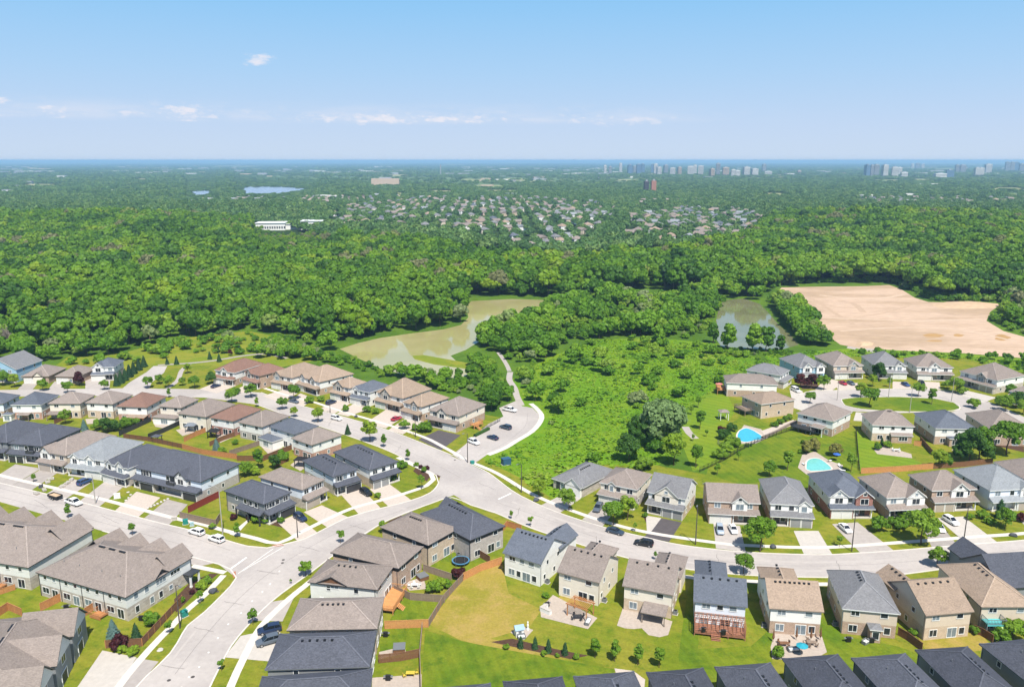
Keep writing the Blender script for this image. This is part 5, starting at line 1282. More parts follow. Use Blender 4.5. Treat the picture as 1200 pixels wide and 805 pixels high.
broad('lime', 'lime', 3, .35, .60, .40, 18, 150, .032, .40, .5)
broad('sapling', 'maple', 3, .22, .66, .34, 11, 95, .036, .0, .62, 4, .014, -.8, .42)
broad('slim', 'maple', 3, .20, .60, .40, 16, 110, .030, .55, .5, 4, .014, -.8, .40)
broad('dark', 'dark', 3, .38, .55, .44, 24, 190, .030, .62, .5)
broad('willow', 'willow', 2, .50, .52, .45, 46, 130, .034, .60, .5, 5, .018, -.5, .30)
broad('purple', 'purple', 2, .42, .55, .44, 18, 160, .036, .6, .4)
broad('globe', 'globe', 2, .52, .56, .44, 26, 190, .034, .85, .3, 4, .03, -.9, .36)
broad('bush', 'maple', 4, .60, .42, .50, 14, 130, .055, .75, .25, 4, .02, -.2, .44)
broad('darkbush', 'dark', 3, .60, .42, .50, 14, 130, .055, .75, .25, 4, .02, -.2, .44)
broad('limebush', 'lime', 2, .62, .42, .50, 14, 130, .055, .75, .25, 4, .02, -.2, .44)
broad('purplebush', 'purple', 2, .60, .42, .50, 14, 130, .055, .75, .25, 4, .02, -.2, .44)
variants('spruce', 3, lambda k: (conifer_mesh('crown', LM_['spruce'], 300 + k, 1.0, .30, 1500, .040), trunk_mesh(.5, .02, 0, k, .1)))
variants('bluespruce', 2, lambda k: (conifer_mesh('crown', LM_['bluespruce'], 320 + k, 1.0, .36, 1500, .042), trunk_mesh(.5, .02, 0, k, .1)))
variants('cedar', 2, lambda k: (conifer_mesh('crown', LM_['spruce'], 340 + k, 1.0, .20, 1100, .040, 4, .55, .02), trunk_mesh(.4, .02, 0, k, .1)))
variants('forest', 8, lambda k: (crown_mesh('crown', LM_['forest'], 700 + k, ((.40, .38, .36), (.30, .30, .42), (.48, .44, .33), (.36, .40, .38), (.27, .25, .43), (.44, .47, .36), (.34, .33, .40), (.50, .42, .38))[k], (26, 18, 34, 24, 16, 30, 20, 40)[k], (62, 70, 56, 62, 70, 58, 66, 50)[k], .058, .80, (-.25, -.5, -.1, -.3, -.7, -.2, -.4, -.15)[k], .3, (.36, .40, .30, .38, .42, .32, .40, .27)[k], .60), trunk_mesh(.62, .014, 5, k, .28)))
broad('thicket', 'fringe', 5, .40, .56, .42, 22, 62, .062, .72, .5, 5, .014, -.4, .38, .35)
broad('poplar', 'fringe', 3, .20, .54, .44, 20, 60, .050, .7, .4, 4, .014, -.9, .40)
broad('shrub', 'fringe', 4, .62, .40, .48, 14, 55, .10, .78, .2, 3, .02, -.15, .42)
def bare(k):
    rr = random.Random(k + 900); mb = MB()
    for q in range(90):
        a = rr.uniform(0, 6.28); s = rr.uniform(.05, .36); z = rr.uniform(.3, .6)
        mb.tube([(0, 0, z), (math.cos(a) * s * .5, math.sin(a) * s * .5, z + rr.uniform(.05, .25)), (math.cos(a + .3) * s, math.sin(a + .3) * s, z + rr.uniform(.1, .42))], [.012, .008, .004], 3, 0, False)
    return mb.mesh('crown', LM_['bare']), trunk_mesh(.62, .016, 5, k, .3, LM_['bare'])
variants('dead', 2, bare)

ADJ = {'maple': 'green maple', 'lime': 'lime-green tree', 'sapling': 'thin young tree', 'slim': 'slender young tree', 'dark': 'dark green tree', 'willow': 'silvery willow', 'purple': 'purple-leaved tree', 'globe': 'clipped olive-yellow globe tree',
       'bush': 'green shrub', 'darkbush': 'dark shrub', 'limebush': 'lime-green shrub', 'purplebush': 'maroon shrub', 'spruce': 'dark spruce', 'bluespruce': 'blue spruce', 'cedar': 'columnar cedar'}
KIND = {'maple': ('maple_tree', 'tree'), 'lime': ('lime_tree', 'tree'), 'sapling': ('young_tree', 'tree'), 'slim': ('young_tree', 'tree'), 'dark': ('broadleaf_tree', 'tree'), 'willow': ('willow_tree', 'tree'), 'purple': ('purple_tree', 'tree'), 'globe': ('globe_tree', 'tree'),
        'bush': ('garden_shrub', 'shrub'), 'darkbush': ('garden_shrub', 'shrub'), 'limebush': ('garden_shrub', 'shrub'), 'purplebush': ('garden_shrub', 'shrub'), 'spruce': ('spruce_tree', 'conifer'), 'bluespruce': ('spruce_tree', 'conifer'), 'cedar': ('cedar_tree', 'conifer'),
        'forest': ('woodland_tree', 'tree'), 'thicket': ('thicket_tree', 'tree'), 'shrub': ('wild_shrub', 'shrub'), 'poplar': ('poplar_tree', 'tree'), 'dead': ('bare_tree', 'tree')}
def plant(kind, p, h, label=None, group=None, wide=1.0, k=None):
    vs_ = TREE[kind]; k = RNG.randrange(len(vs_)) if k is None else k
    cm, tm = vs_[k % len(vs_)]
    nm, cat = KIND[kind]
    o = empty(nm, p, RNG.uniform(0, 6.28), label, cat, group)
    s = h * RNG.uniform(.96, 1.04)
    o.scale = (s * wide, s * wide, s)
    put('crown', cm, o); put('trunk' if cat != 'shrub' else 'stem', tm, o)
    return o

# garden and street trees: kind, pixel of the foot, height in metres (and width)
T_ = [
 ('lime', 433, 518, 8.0, 'on the verge opposite the red car'), ('slim', 450, 524, 5.0, 'right of the tall lime tree on the street verge'), ('spruce', 407.6, 509, 4.2, 'on the corner behind the last taupe-roofed house of the row'), ('lime', 373, 495, 6.6, 'on the verge beside the white suv on the street'), ('lime', 345, 489, 4.6, 'on the verge behind the small blue-roofed house'),
 ('maple', 331, 480, 5.6, 'on the verge behind the taupe-roofed house next to the blue roof'), ('slim', 301, 477, 4.4, 'on the verge behind the black gazebo house'), ('maple', 272, 472, 6.2, 'at the kerb behind the red-brown-roofed house with black gazebo'), ('maple', 294, 466, 6.8, 'in the front yard of the second red-brown-roofed house, upper street'), ('bush', 276, 462, 3.4, 'left of the maple in the front yard of the second red-brown house'),
 ('maple', 345, 468, 6.6, 'in front of the third brown-roofed house, upper street'), ('bush', 363, 472, 3.4, 'in the front garden of the wide twin-gabled house'), ('bush', 377, 470, 2.8, 'against the wall of the wide twin-gabled house'), ('dark', 248, 450, 6.0, 'left of the white-sided house by the park path'),
 ('maple', 4, 452, 7.5, 'at the left edge before the light blue house'), ('lime', 17, 454, 6.5, 'before the light blue house, second from the left edge'), ('maple', 51, 458, 5.6, 'before the first low bungalow, far left row'), ('maple', 79, 461, 6.2, 'before the low bungalow beside the purple tree'), ('purple', 93, 452, 6.0, 'before the low bungalow, far left row'), ('maple', 123, 457, 4.8, 'before the white-gabled house, far left row'),
 ('maple', 174, 455, 6.0, 'at the left of the path triangle in the park corner'), ('maple', 198, 454, 6.0, 'in the middle of the path triangle in the park corner'), ('maple', 187, 450, 5.0, 'between the other two maples of the path triangle'), ('slim', 198, 466, 4.6, 'at the tip of the path triangle by the road'), ('lime', 220, 438, 5.4, 'beside the curved footpath in the park corner'), ('maple', 228, 455, 6.4, 'on the lawn right of the curved park footpath'), ('maple', 214, 452, 4.0, 'close to the road left of the curved park footpath'),
 ('spruce', 207, 427, 4.6, 'on the yellow park strip, tallest of its pair'), ('spruce', 196, 427, 3.8, 'on the yellow park strip left of the tallest spruce'), ('spruce', 150, 421, 3.4, 'on the yellow strip behind the white-gabled house'), ('spruce', 246, 421, 4.2, 'on the yellow strip above the lone dark tree'), ('spruce', 257, 424, 4.4, 'on the yellow strip beside the park path'), ('spruce', 256, 413, 3.6, 'on the yellow strip far behind the park path'), ('purple', 270, 417, 3.4, 'on the yellow park strip among spruces'), ('spruce', 281, 414, 4.6, 'rightmost on the yellow park strip'),
 ('spruce', 137, 452, 5.8, 'lowest of the dense evergreen row by the white-gabled house'), ('spruce', 142, 449, 6.2, 'second of the dense evergreen row by the side road'), ('spruce', 147, 446, 6.2, 'third of the dense evergreen row by the side road'), ('spruce', 152, 442, 6.4, 'fourth of the dense evergreen row by the side road'), ('spruce', 157, 438, 6.4, 'fifth of the dense evergreen row by the side road'), ('spruce', 163, 434, 6.2, 'sixth of the dense evergreen row by the side road'), ('spruce', 169, 430, 6.0, 'topmost of the dense evergreen row by the side road'),
 ('maple', 77, 497, 5.6, 'in the back yard with the covered patio'), ('bluespruce', 99, 504, 4.6, 'behind the taupe modern house with white gable'), ('dark', 126, 507, 6.2, 'in the middle of the hedge behind the light grey roof'), ('bush', 117, 504, 4.4, 'left end of the hedge behind the light grey roof'), ('darkbush', 134, 505, 4.6, 'right end of the hedge behind the light grey roof'), ('bush', 148, 502, 4.6, 'in the yard below the red-brown-roofed house'), ('bush', 157, 499, 3.4, 'by the wooden patio roof of the red-brown-roofed house'),
 ('bluespruce', 254, 528, 4.6, 'in the yard of the red-brown house with black gazebo'), ('bush', 260, 531, 2.8, 'beside the blue spruce below the black gazebo'), ('bush', 276, 521, 2.2, 'along the yard fence right of the black gazebo'), ('slim', 304, 550, 7.6, 'tallest behind the dark corner house'), ('dark', 323, 549, 5.2, 'behind the taupe modern house right of the corner house'), ('bush', 331, 541, 4.0, 'by the wooden fence under the small blue addition'), ('maple', 287, 559, 5.4, 'between the wide semi and the dark corner house'), ('limebush', 297, 556, 3.6, 'beside the maple behind the dark corner house'),
 ('slim', 278, 630, 4.4, 'on the verge by the white parked cars'), ('purplebush', 274, 609, 2.0, 'against the left wall of the dark corner house'), ('bush', 302, 612, 2.8, 'under the porch of the dark corner house'), ('purplebush', 292, 609, 1.8, 'by the front walk of the dark corner house'), ('bush', 311, 613, 1.8, 'right of the round shrub under the corner porch'), ('bush', 329, 612, 1.8, 'by the garage of the dark corner house'), ('bush', 249, 620, 1.8, 'on the verge behind the white parked cars'),
 ('sapling', 296, 732, 4.2, 'on the verge above the two dark cars'), ('maple', 358, 675, 4.2, 'on the verge beside the gabled grey house'), ('sapling', 260, 786, 2.8, 'lowest on the verge at the bottom of the road'), ('sapling', 448, 625, 4.4, 'at the kerb beside the tan brick house'), ('sapling', 399, 637, 4.2, 'at the kerb beside the taupe brick house'), ('sapling', 341, 684, 1.4, 'smallest on the verge beside the gabled grey house'),
 ('sapling', 199, 743, 3.4, 'on the verge below the green utility box'), ('sapling', 235, 707, 3.6, 'on the verge near the junction boulder'), ('bluespruce', 133, 746, 4.6, 'in the corner yard of the townhouses'), ('spruce', 160, 750, 4.2, 'in the corner yard of the townhouses'), ('purplebush', 140, 760, 3.2, 'outside the fence of the townhouse corner yard'), ('bush', 178, 733, 3.6, 'against the townhouse end wall inside the fence'), ('limebush', 143, 764, 1.8, 'under the maroon shrub by the townhouse drive'), ('limebush', 156, 767, 2.0, 'at the walk corner by the townhouse drive'),
 ('bush', 213, 706, 1.6, 'in the bed along the townhouse end wall'), ('limebush', 236, 690, 2.4, 'by the townhouse porch at the junction'), ('bush', 243, 684, 2.0, 'right of the townhouse porch at the junction'), ('purplebush', 225, 696, 1.2, 'in the bed below the townhouse porch'),
 ('maple', 666, 598, 6.8, 'on the verge before the low bungalow'), ('maple', 719, 615, 7.4, 'at the drive of the house with the grey car'), ('lime', 735, 609, 7.0, 'before the porch of the house with the grey car'), ('sapling', 744, 623, 3.0, 'on the verge between two dark parked cars'), ('lime', 632, 583, 6.0, 'with drooping boughs left of the low bungalow'), ('bush', 756, 606, 1.6, 'at the porch of the tall grey-gabled house'),
 ('maple', 890, 646, 10.0, 'broadest on the verge before the white-porched house'), ('sapling', 984, 641, 3.6, 'on the verge before the red brick gable house'), ('maple', 1080, 638, 10.5, 'broad, before the white front gable'), ('bush', 1029, 622, 4.6, 'in the garden by the red brick gable house'), ('bush', 1047, 615, 2.8, 'left of the round front garden shrubs behind the maple'), ('bush', 1056, 619, 3.2, 'round, in the front garden behind the maple'), ('bush', 1059, 608, 2.6, 'round, close under the porch behind the maple'), ('darkbush', 1064, 616, 2.0, 'right end of the front garden behind the maple'),
 ('cedar', 1171, 607, 6.0, 'before the light grey-roofed white house'), ('maple', 1177, 619, 6.4, 'in front of the columnar cedar'), ('bush', 1150, 607, 2.8, 'round, by the drive of the central white gable house'), ('bush', 1137, 609, 2.0, 'by the porch of the central white gable house'), ('purplebush', 1195, 611, 2.6, 'right of the columnar cedar'), ('bush', 1160, 614, 2.2, 'low, left of the columnar cedar'),
 ('maple', 871, 673, 5.6, 'on the near verge behind the red-decked house'), ('maple', 1098, 665, 6.0, 'round, on the near verge behind the brown roofs'), ('sapling', 599, 608, 2.8, 'on the near verge above the white house'), ('sapling', 622, 617, 3.2, 'on the near verge right above the white house roof'), ('sapling', 768, 656, 2.4, 'tiny, on the near verge above the stone-based house'),
 ('cedar', 610, 759, 2.9, 'first of the row by the white playhouse'), ('cedar', 627, 760, 2.9, 'second of the row, in front of the playhouse'), ('cedar', 642.6, 764, 3.2, 'third of the row beside the playhouse'), ('cedar', 662, 767, 3.0, 'fourth of the row, right of the playhouse'), ('slim', 698, 771, 5.0, 'first of the four on the back lawn'), ('slim', 721, 775, 5.2, 'second of the four on the back lawn'), ('slim', 748, 779, 5.2, 'third of the four on the back lawn'), ('slim', 773, 782, 5.2, 'last of the four on the back lawn'),
 ('bush', 637, 768, 1.2, 'low, along the bed under the cedars'), ('bush', 653, 770, 1.0, 'low, between the last two cedars'), ('bush', 675, 772, 1.3, 'low, right end of the bed under the cedars'), ('bush', 593, 760, 1.2, 'low, left end of the bed under the cedars'), ('bush', 1186, 748, 4.6, 'below the turquoise balcony by the dark roofs'), ('bush', 1173, 750, 3.2, 'left of the big shrub under the turquoise balcony'), ('bush', 1142, 742, 2.0, 'at the dry yellow lawn by the fence'), ('purplebush', 537, 678, 3.2, 'at the bend of the grey and cedar fences'), ('bush', 507, 694, 3.2, 'in the hot tub yard, taller one'), ('limebush', 516, 690, 2.8, 'in the hot tub yard by the grey fence'), ('bush', 523, 688, 2.4, 'in the corner of the hot tub yard'),
 ('bush', 912, 770, 2.4, 'at the cluttered patio beside the parasol'), ('bush', 640, 700, 1.4, 'by the wall of the timber pergola house'), ('bush', 1069, 744, 1.6, 'beside the fence at the grey-shingled house'),
 ('dark', 775, 514, 11.0, 'largest dark one left of the willow'), ('willow', 778, 521, 19, 'huge, behind the three centre houses'), ('lime', 790, 545, 11.5, 'weeping, right of the willow'), ('dark', 737, 541, 9.5, 'behind the bungalow roof'), ('dark', 748, 523, 10.5, 'left of the willow, half hidden'), ('bush', 756, 551, 5.0, 'right behind the taupe-roofed centre house'), ('slim', 816, 548, 8.5, 'right of the weeping lime tree'),
 ('slim', 820, 503, 8.5, 'on the striped lawn'), ('slim', 818, 478, 5.5, 'on the upper striped lawn, left of the red deck'), ('slim', 810, 486, 4.2, 'on the upper striped lawn, lower left'), ('sapling', 812, 517, 3.0, 'small, on the lower striped lawn'), ('sapling', 828, 512, 3.0, 'small, right on the lower striped lawn'), ('slim', 923, 551, 7.4, 'left of the turquoise pool'), ('maple', 901, 559, 5.6, 'behind the grey hip-roofed house'), ('slim', 997, 553, 7.0, 'by the dark lawn divide right of the turquoise pool'), ('sapling', 840, 557, 4.4, 'at the corner of the big open lawn'), ('sapling', 865, 540, 3.6, 'in the middle of the big open lawn'),
 ('bush', 850, 530, 4.2, 'first along the curved dark fence'), ('bush', 844, 537, 4.0, 'lowest along the curved dark fence'), ('bush', 856, 521, 4.0, 'second along the curved dark fence'), ('darkbush', 848, 515, 4.0, 'beside the trellis left of the blue pool'), ('bush', 863, 524, 3.4, 'below the blue pool by the fence'), ('darkbush', 858, 505, 3.4, 'above the trellis left of the blue pool'), ('purplebush', 845, 507, 2.8, 'left of the blue pool'), ('cedar', 874, 523, 1.6, 'smallest, left at the blue pool edge'), ('cedar', 877, 524, 1.6, 'small, middle at the blue pool edge'), ('cedar', 880, 523, 1.6, 'small, right at the blue pool edge'),
 ('bush', 908, 500, 2.4, 'first along the side wall of the brown-roofed house'), ('bush', 914, 497, 2.4, 'second along the side wall of the brown-roofed house'), ('bush', 920, 494, 2.4, 'third along the side wall of the brown-roofed house'), ('bush', 925, 491, 2.4, 'fourth along the side wall of the brown-roofed house'), ('slim', 846, 452, 4.6, 'behind the red deck'),
 ('globe', 945, 531, 4.6, 'left of the pair above the turquoise pool'), ('globe', 953, 528, 4.8, 'right of the pair above the turquoise pool'), ('globe', 979, 534, 5.0, 'single, right of the turquoise pool'), ('bush', 938, 531, 1.6, 'low, left of the globe pair'), ('darkbush', 941, 520, 1.6, 'low, under the dark deck'),
 ('maple', 1019, 477, 9.0, 'largest on the crescent island'), ('lime', 1008, 466, 7.0, 'left end of the crescent island'), ('maple', 1076, 465, 7.0, 'at the far kerb of the crescent island'), ('slim', 1091, 474, 7.6, 'right end of the crescent island'), ('maple', 949, 473, 5.8, 'at the crescent bulb beside the white van'), ('maple', 965, 457, 6.6, 'in front of the twin-gabled white house'), ('purple', 938, 454, 6.5, 'left half of the maroon hedge'), ('purple', 950, 455, 6.5, 'right half of the maroon hedge'),
 ('dark', 1029, 446, 8.6, 'beside the dark grey-roofed crescent house'), ('lime', 1022, 453, 5.8, 'before the dark grey-roofed crescent house'), ('slim', 1042, 454, 5.0, 'right of the lime tree on the crescent'), ('maple', 1120, 461, 8.0, 'before the symmetrical crescent house'), ('bush', 1110, 456, 4.0, 'left of the maple before the symmetrical house'), ('bush', 1128, 462, 3.6, 'beside the large stone house on the crescent'), ('bush', 1141, 478, 4.4, 'on the inner corner behind the taupe roof'),
 ('lime', 1100, 549, 7.5, 'behind the orange fence'), ('bush', 1108, 546, 4.0, 'right of the lime tree behind the orange fence'), ('dark', 1135, 541, 12.5, 'tall, left of the pair by the blue-grey-roofed house'), ('maple', 1147, 540, 12.0, 'tall, right of the pair by the blue-grey-roofed house'), ('maple', 1180, 533, 14.0, 'big round, hiding the last inner crescent house'), ('dark', 1124, 541, 7.0, 'low, left foot of the tall pair'), ('dark', 1157, 543, 6.0, 'low, right foot of the tall pair'),
 ('maple', 1178, 482, 7.0, 'first in the dense clump at the right edge'), ('dark', 1190, 478, 7.5, 'second in the dense clump at the right edge'), ('maple', 1198, 486, 7.0, 'lowest in the dense clump at the right edge'), ('maple', 1183, 468, 6.5, 'highest in the dense clump at the right edge'), ('bush', 1170, 475, 4.0, 'small, left of the dense clump at the right edge'), ('bush', 1028, 527, 2.6, 'left of the planters on the stone patio'), ('bush', 1040, 524, 2.6, 'round, on the stone patio by the wall'), ('cedar', 1033, 522, 3.2, 'on the stone patio by the wall'),
 ('bush', 430, 483, 3.0, 'in the front garden left of the steep double gable'), ('bush', 440, 485, 2.6, 'round, in the front garden left of the red car'), ('bush', 474, 503, 3.6, 'in the front garden right of the red car'), ('bush', 498, 506, 4.4, 'largest before the house with wooden side stairs'), ('bush', 486, 504, 2.6, 'between the two front garden shrubs near the red car'), ('bush', 405, 482, 2.6, 'small, before the blue-roofed white house'),
 ('slim', 478, 540, 4.2, 'on the planted corner lot'), ('sapling', 494, 573, 5.0, 'on the verge by the junction corner'), ('bush', 470, 549, 3.2, 'by the corner porch of the planted lot'), ('purplebush', 500, 551, 1.6, 'in the corner bed, right end'), ('bush', 488, 546, 1.6, 'in the corner bed, middle'), ('purplebush', 493, 549, 1.4, 'in the corner bed between two green shrubs'), ('bush', 462, 563, 2.0, 'by the garage of the planted corner lot'), ('bush', 443, 583, 1.8, 'on the bed left of the planted corner drive'), ('bush', 497, 553, 1.8, 'at the tip of the corner bed'),
 ('slim', 40, 565, 3.0, 'on the verge beside the stone pallets'), ('slim', 155, 627, 4.0, 'behind the townhouse gables by the kerb'), ('slim', 80, 607, 4.6, 'behind the left townhouse gables by the kerb'),
]
for kind, u, v, hgt, where in T_:
    plant(kind, at(u, v), hgt * .90, (ADJ[kind] + ' ' + where).replace('tree tallest', 'tree, tallest'))
for (u, v, hh) in ((270, 345, 19), (185, 352, 16), (52, 366, 15), (485, 325, 15), (805, 305, 13), (10, 408, 13), (332, 352, 12)):
    plant('dead', at(u, v), hh, None, None)['label'] = {270: 'large bare grey tree standing in the woodland, left', 185: 'bare grey tree left of the largest bare one', 52: 'bare grey tree in the woods near the left edge', 485: 'bare pale tree above the muddy pond', 805: 'bare tree in the woods above the dark pond', 10: 'leafless pale tree behind the light blue house', 332: 'slim bare tree right of the largest bare one'}[u]

# ---- woods, thickets and meadow
W_MAIN = [(-420, 428), (0, 424), (60, 425), (140, 416), (200, 400), (290, 386), (330, 392), (385, 416), (398, 404), (446, 393), (500, 386), (540, 378), (545, 352), (560, 347), (648, 349), (690, 345), (760, 340), (830, 345), (848, 349), (890, 353), (905, 338), (960, 333), (1042, 331), (1075, 343),
          (1100, 351), (1178, 353), (1168, 372), (1184, 382), (1260, 400), (1700, 420), (1700, 266), (900, 262), (868, 292), (800, 305), (740, 308), (700, 314), (640, 314), (560, 308), (470, 294), (410, 284), (380, 276), (300, 266), (-420, 266)]
W_MID = [(560, 404), (606, 378), (650, 356), (700, 346), (835, 350), (846, 362), (838, 390), (800, 398), (745, 394), (690, 398), (655, 408), (640, 424), (614, 440), (600, 426), (586, 420)]
W_SOUTH = [(300, 420), (330, 395), (385, 418), (420, 424), (446, 436), (480, 442), (520, 445), (556, 440), (548, 425), (580, 424), (596, 440), (604, 462), (592, 474), (574, 486), (560, 466), (520, 460), (490, 450), (462, 444), (440, 442), (412, 430), (372, 424)]
W_P2 = [(900, 350), (915, 352), (940, 368), (972, 396), (980, 405), (950, 408), (935, 398), (918, 378)]
W_SHORE = [(836, 408), (850, 406), (880, 410), (930, 411), (925, 418), (840, 416)]
W_RIGHT = [(1110, 416), (1240, 428), (1250, 445), (1205, 440), (1140, 424)]
MEADOW = [(560, 540), (632, 500), (612, 470), (600, 445), (640, 424), (700, 398), (770, 398), (850, 406), (905, 428), (845, 455), (802, 480), (795, 525), (760, 552), (700, 548), (660, 592), (610, 562)]
HOLE = [(306, 273), (318, 266), (366, 266), (378, 272), (360, 277), (325, 278)]
OPEN = [(296, 262), (388, 262), (400, 285), (380, 304), (310, 304), (292, 285)]
def scatter(poly, step, jitter=.48, r=None, excl=(), dens=None):
    r = r or random.Random(3); us = [p[0] for p in poly]; vs_ = [p[1] for p in poly]
    P = [at(*p) for p in poly]
    x0, x1 = min(p.x for p in P), max(p.x for p in P); y0, y1 = min(p.y for p in P), max(p.y for p in P)
    out = []; y = y0; row = 0
    while y < y1:
        st = step(y) if callable(step) else step
        x = x0 + (st / 2 if row % 2 else 0)
        while x < x1:
            q = (x + r.uniform(-jitter, jitter) * st, y + r.uniform(-jitter, jitter) * st)
            uv = proj(*q)
            if inside(uv, poly) and not any(inside(uv, e) for e in excl) and (dens is None or r.random() < dens(uv)): out.append(q)
            x += st
        y += st * .87; row += 1
    return out
RW = random.Random(77)
wood = [(x, y, RW.choice((RW.uniform(9, 14), RW.uniform(13, 18), RW.uniform(14, 21))), 'forest') for x, y in scatter(W_MAIN, lambda y: 7.4 if y < 900 else 8.6, r=RW, excl=(POND1, POND2, SAND, HOLE)) if math.hypot(x, y) < 2400]
DEAD = [at(270, 345), at(185, 352), at(52, 366), at(485, 325), at(332, 352)]
wood = [q for q in wood if not any(abs(q[0] - d.x) < 6.5 and -22 < q[1] - d.y < 5 for d in DEAD)]
wood = [(x, y, RW.uniform(5, 8) if inside(proj(x, y), OPEN) else hh, k) for x, y, hh, k in wood]
low = []
for x, y, hh, k in list(wood):          # ragged lighter edge along the near side of the woods
    u, v = proj(x, y)
    near = (u < 300 and v > 380) or (300 <= u < 560 and v > 366) or (560 <= u < 910 and v > 342) or (u > 1040 and v > 352)
    if near and RW.random() < .8: wood.remove((x, y, hh, k)); low.append((x, y, RW.uniform(6, 12), 'thicket'))
for poly, st, a, b in ((W_MID, 5.0, 4.5, 12.5), (W_SOUTH, 4.4, 3.6, 7.5), (W_P2, 4.6, 7, 12), (W_SHORE, 3.0, 1.6, 3.6), (W_RIGHT, 5.5, 2.5, 6)):
    for x, y in scatter(poly, st, r=RW, excl=(POND1, POND2, SAND)):
        hh = RW.uniform(a, b) * (.8 + .35 * math.sin(x * .09 + 2 * math.sin(y * .05)))
        if poly is W_MID and RW.random() < .10 + .22 * (math.sin(x * .06 + y * .11) > .55): continue
        low.append((x, y, hh, 'thicket' if hh > 3.5 else 'shrub'))
for x, y in scatter([(600, 440), (640, 424), (700, 400), (770, 400), (840, 410), (780, 440), (700, 440), (660, 480), (640, 510), (612, 470)], 13, r=RW, dens=lambda uv: .5):
    low.append((x, y, RW.uniform(3.6, 8), 'thicket'))
# shoreline trees that stand out against the dark pond
for u, v, hh, lab in ((853, 410, 15, 'slender light tree at the left shore of the dark pond'), (882, 413, 17, 'tallest slender tree before the dark pond'), (898, 412, 14, 'slender tree right of the tallest before the dark pond'), (914, 412, 9, 'short slender tree at the right shore of the dark pond'), (772, 404, 11, 'slender tree left of the dark pond in the thicket'), (835, 402, 12, 'slender tree at the left corner of the dark pond')): plant('poplar', at(u, v), hh, lab)
shr = [(x, y, RW.choice((RW.uniform(1.2, 2.5), RW.uniform(3, 6))), 'shrub') for x, y in scatter(MEADOW, 9.0, r=RW, dens=lambda uv: .40 if uv[1] < 450 else .12)]
shr += [(x, y, RW.uniform(2, 5), 'shrub') for x, y in scatter([(60, 430), (80, 419), (150, 413), (200, 400), (290, 390), (330, 396), (372, 416), (300, 424), (225, 416), (150, 428)], 6.5, r=RW, dens=lambda uv: .68 if uv[1] < 414 else .25)]
shr += [(x, y, RW.uniform(2, 4.5), 'shrub') for x, y in scatter([(905, 340), (914, 333), (1042, 330), (1060, 338), (1092, 353), (1178, 354), (1176, 366), (1160, 372), (1182, 388), (1260, 402), (1260, 396), (1190, 380), (1200, 350), (1080, 340), (1050, 328), (905, 330)], 4.2, r=RW, excl=(SAND,))]
shr += [(x, y, RW.uniform(1.5, 4), 'shrub') for x, y in scatter([(985, 412), (1005, 411), (1120, 414), (1130, 422), (1080, 419), (1000, 418)], 6, r=RW, dens=lambda uv: .5)]
PATHS = [[at(*p) for p in q] for q in ([(556, 543), (572, 533), (591, 525.5), (604, 517.5), (623, 506), (633, 494.5), (634.5, 486), (627, 477), (622, 473)], [(553, 542), (575, 551), (592, 560), (620, 577), (656, 593)], [(598, 436), (597, 445), (603, 455), (606, 465), (611, 475)], [(598, 436), (590, 428), (584, 420), (580, 415)], [(650, 378), (658, 372), (665, 369)])]
def off_path(x, y):
    for P in PATHS:
        for a, b in zip(P, P[1:]):
            d = b - a; t = max(0, min(1, ((x - a.x) * d.x + (y - a.y) * d.y) / (d.x ** 2 + d.y ** 2)))
            if math.hypot(x - a.x - d.x * t, y - a.y - d.y * t) < 3.6: return False
    return True
low = [q for q in low if off_path(q[0], q[1])]; shr = [q for q in shr if off_path(q[0], q[1])]
def seen_first(L, n):
    """The n plants that show largest: nearest to the camera and inside its picture."""
    Lv = [q for q in L if -10 < proj(q[0], q[1])[0] < 1210]
    Lv.sort(key=lambda q: math.hypot(q[0], q[1]) / q[2])
    s = set(Lv[:n]); return Lv[:n], [q for q in L if q not in s]
ind, rest_w = seen_first(wood, 290)
for x, y, hh, k in ind: plant(k, (x, y, terrain(x, y)), hh, 'tall leafy tree in the near edge of the woodland', 'woodland trees along the near edge of the forest')
ind, rest_l = seen_first(low, 290)
for x, y, hh, k in ind:
    if k == 'thicket': plant(k, (x, y, 0), hh, 'bright green young tree in the thicket around the ponds', 'thicket trees around the ponds and woods edge')
    else: shr.append((x, y, hh, k))
ind, rest_s = seen_first(shr, 290)
for x, y, hh, k in ind: plant(k, (x, y, 0), hh, 'wild green shrub in the rough meadow or shore', 'wild shrubs in the rough grass')

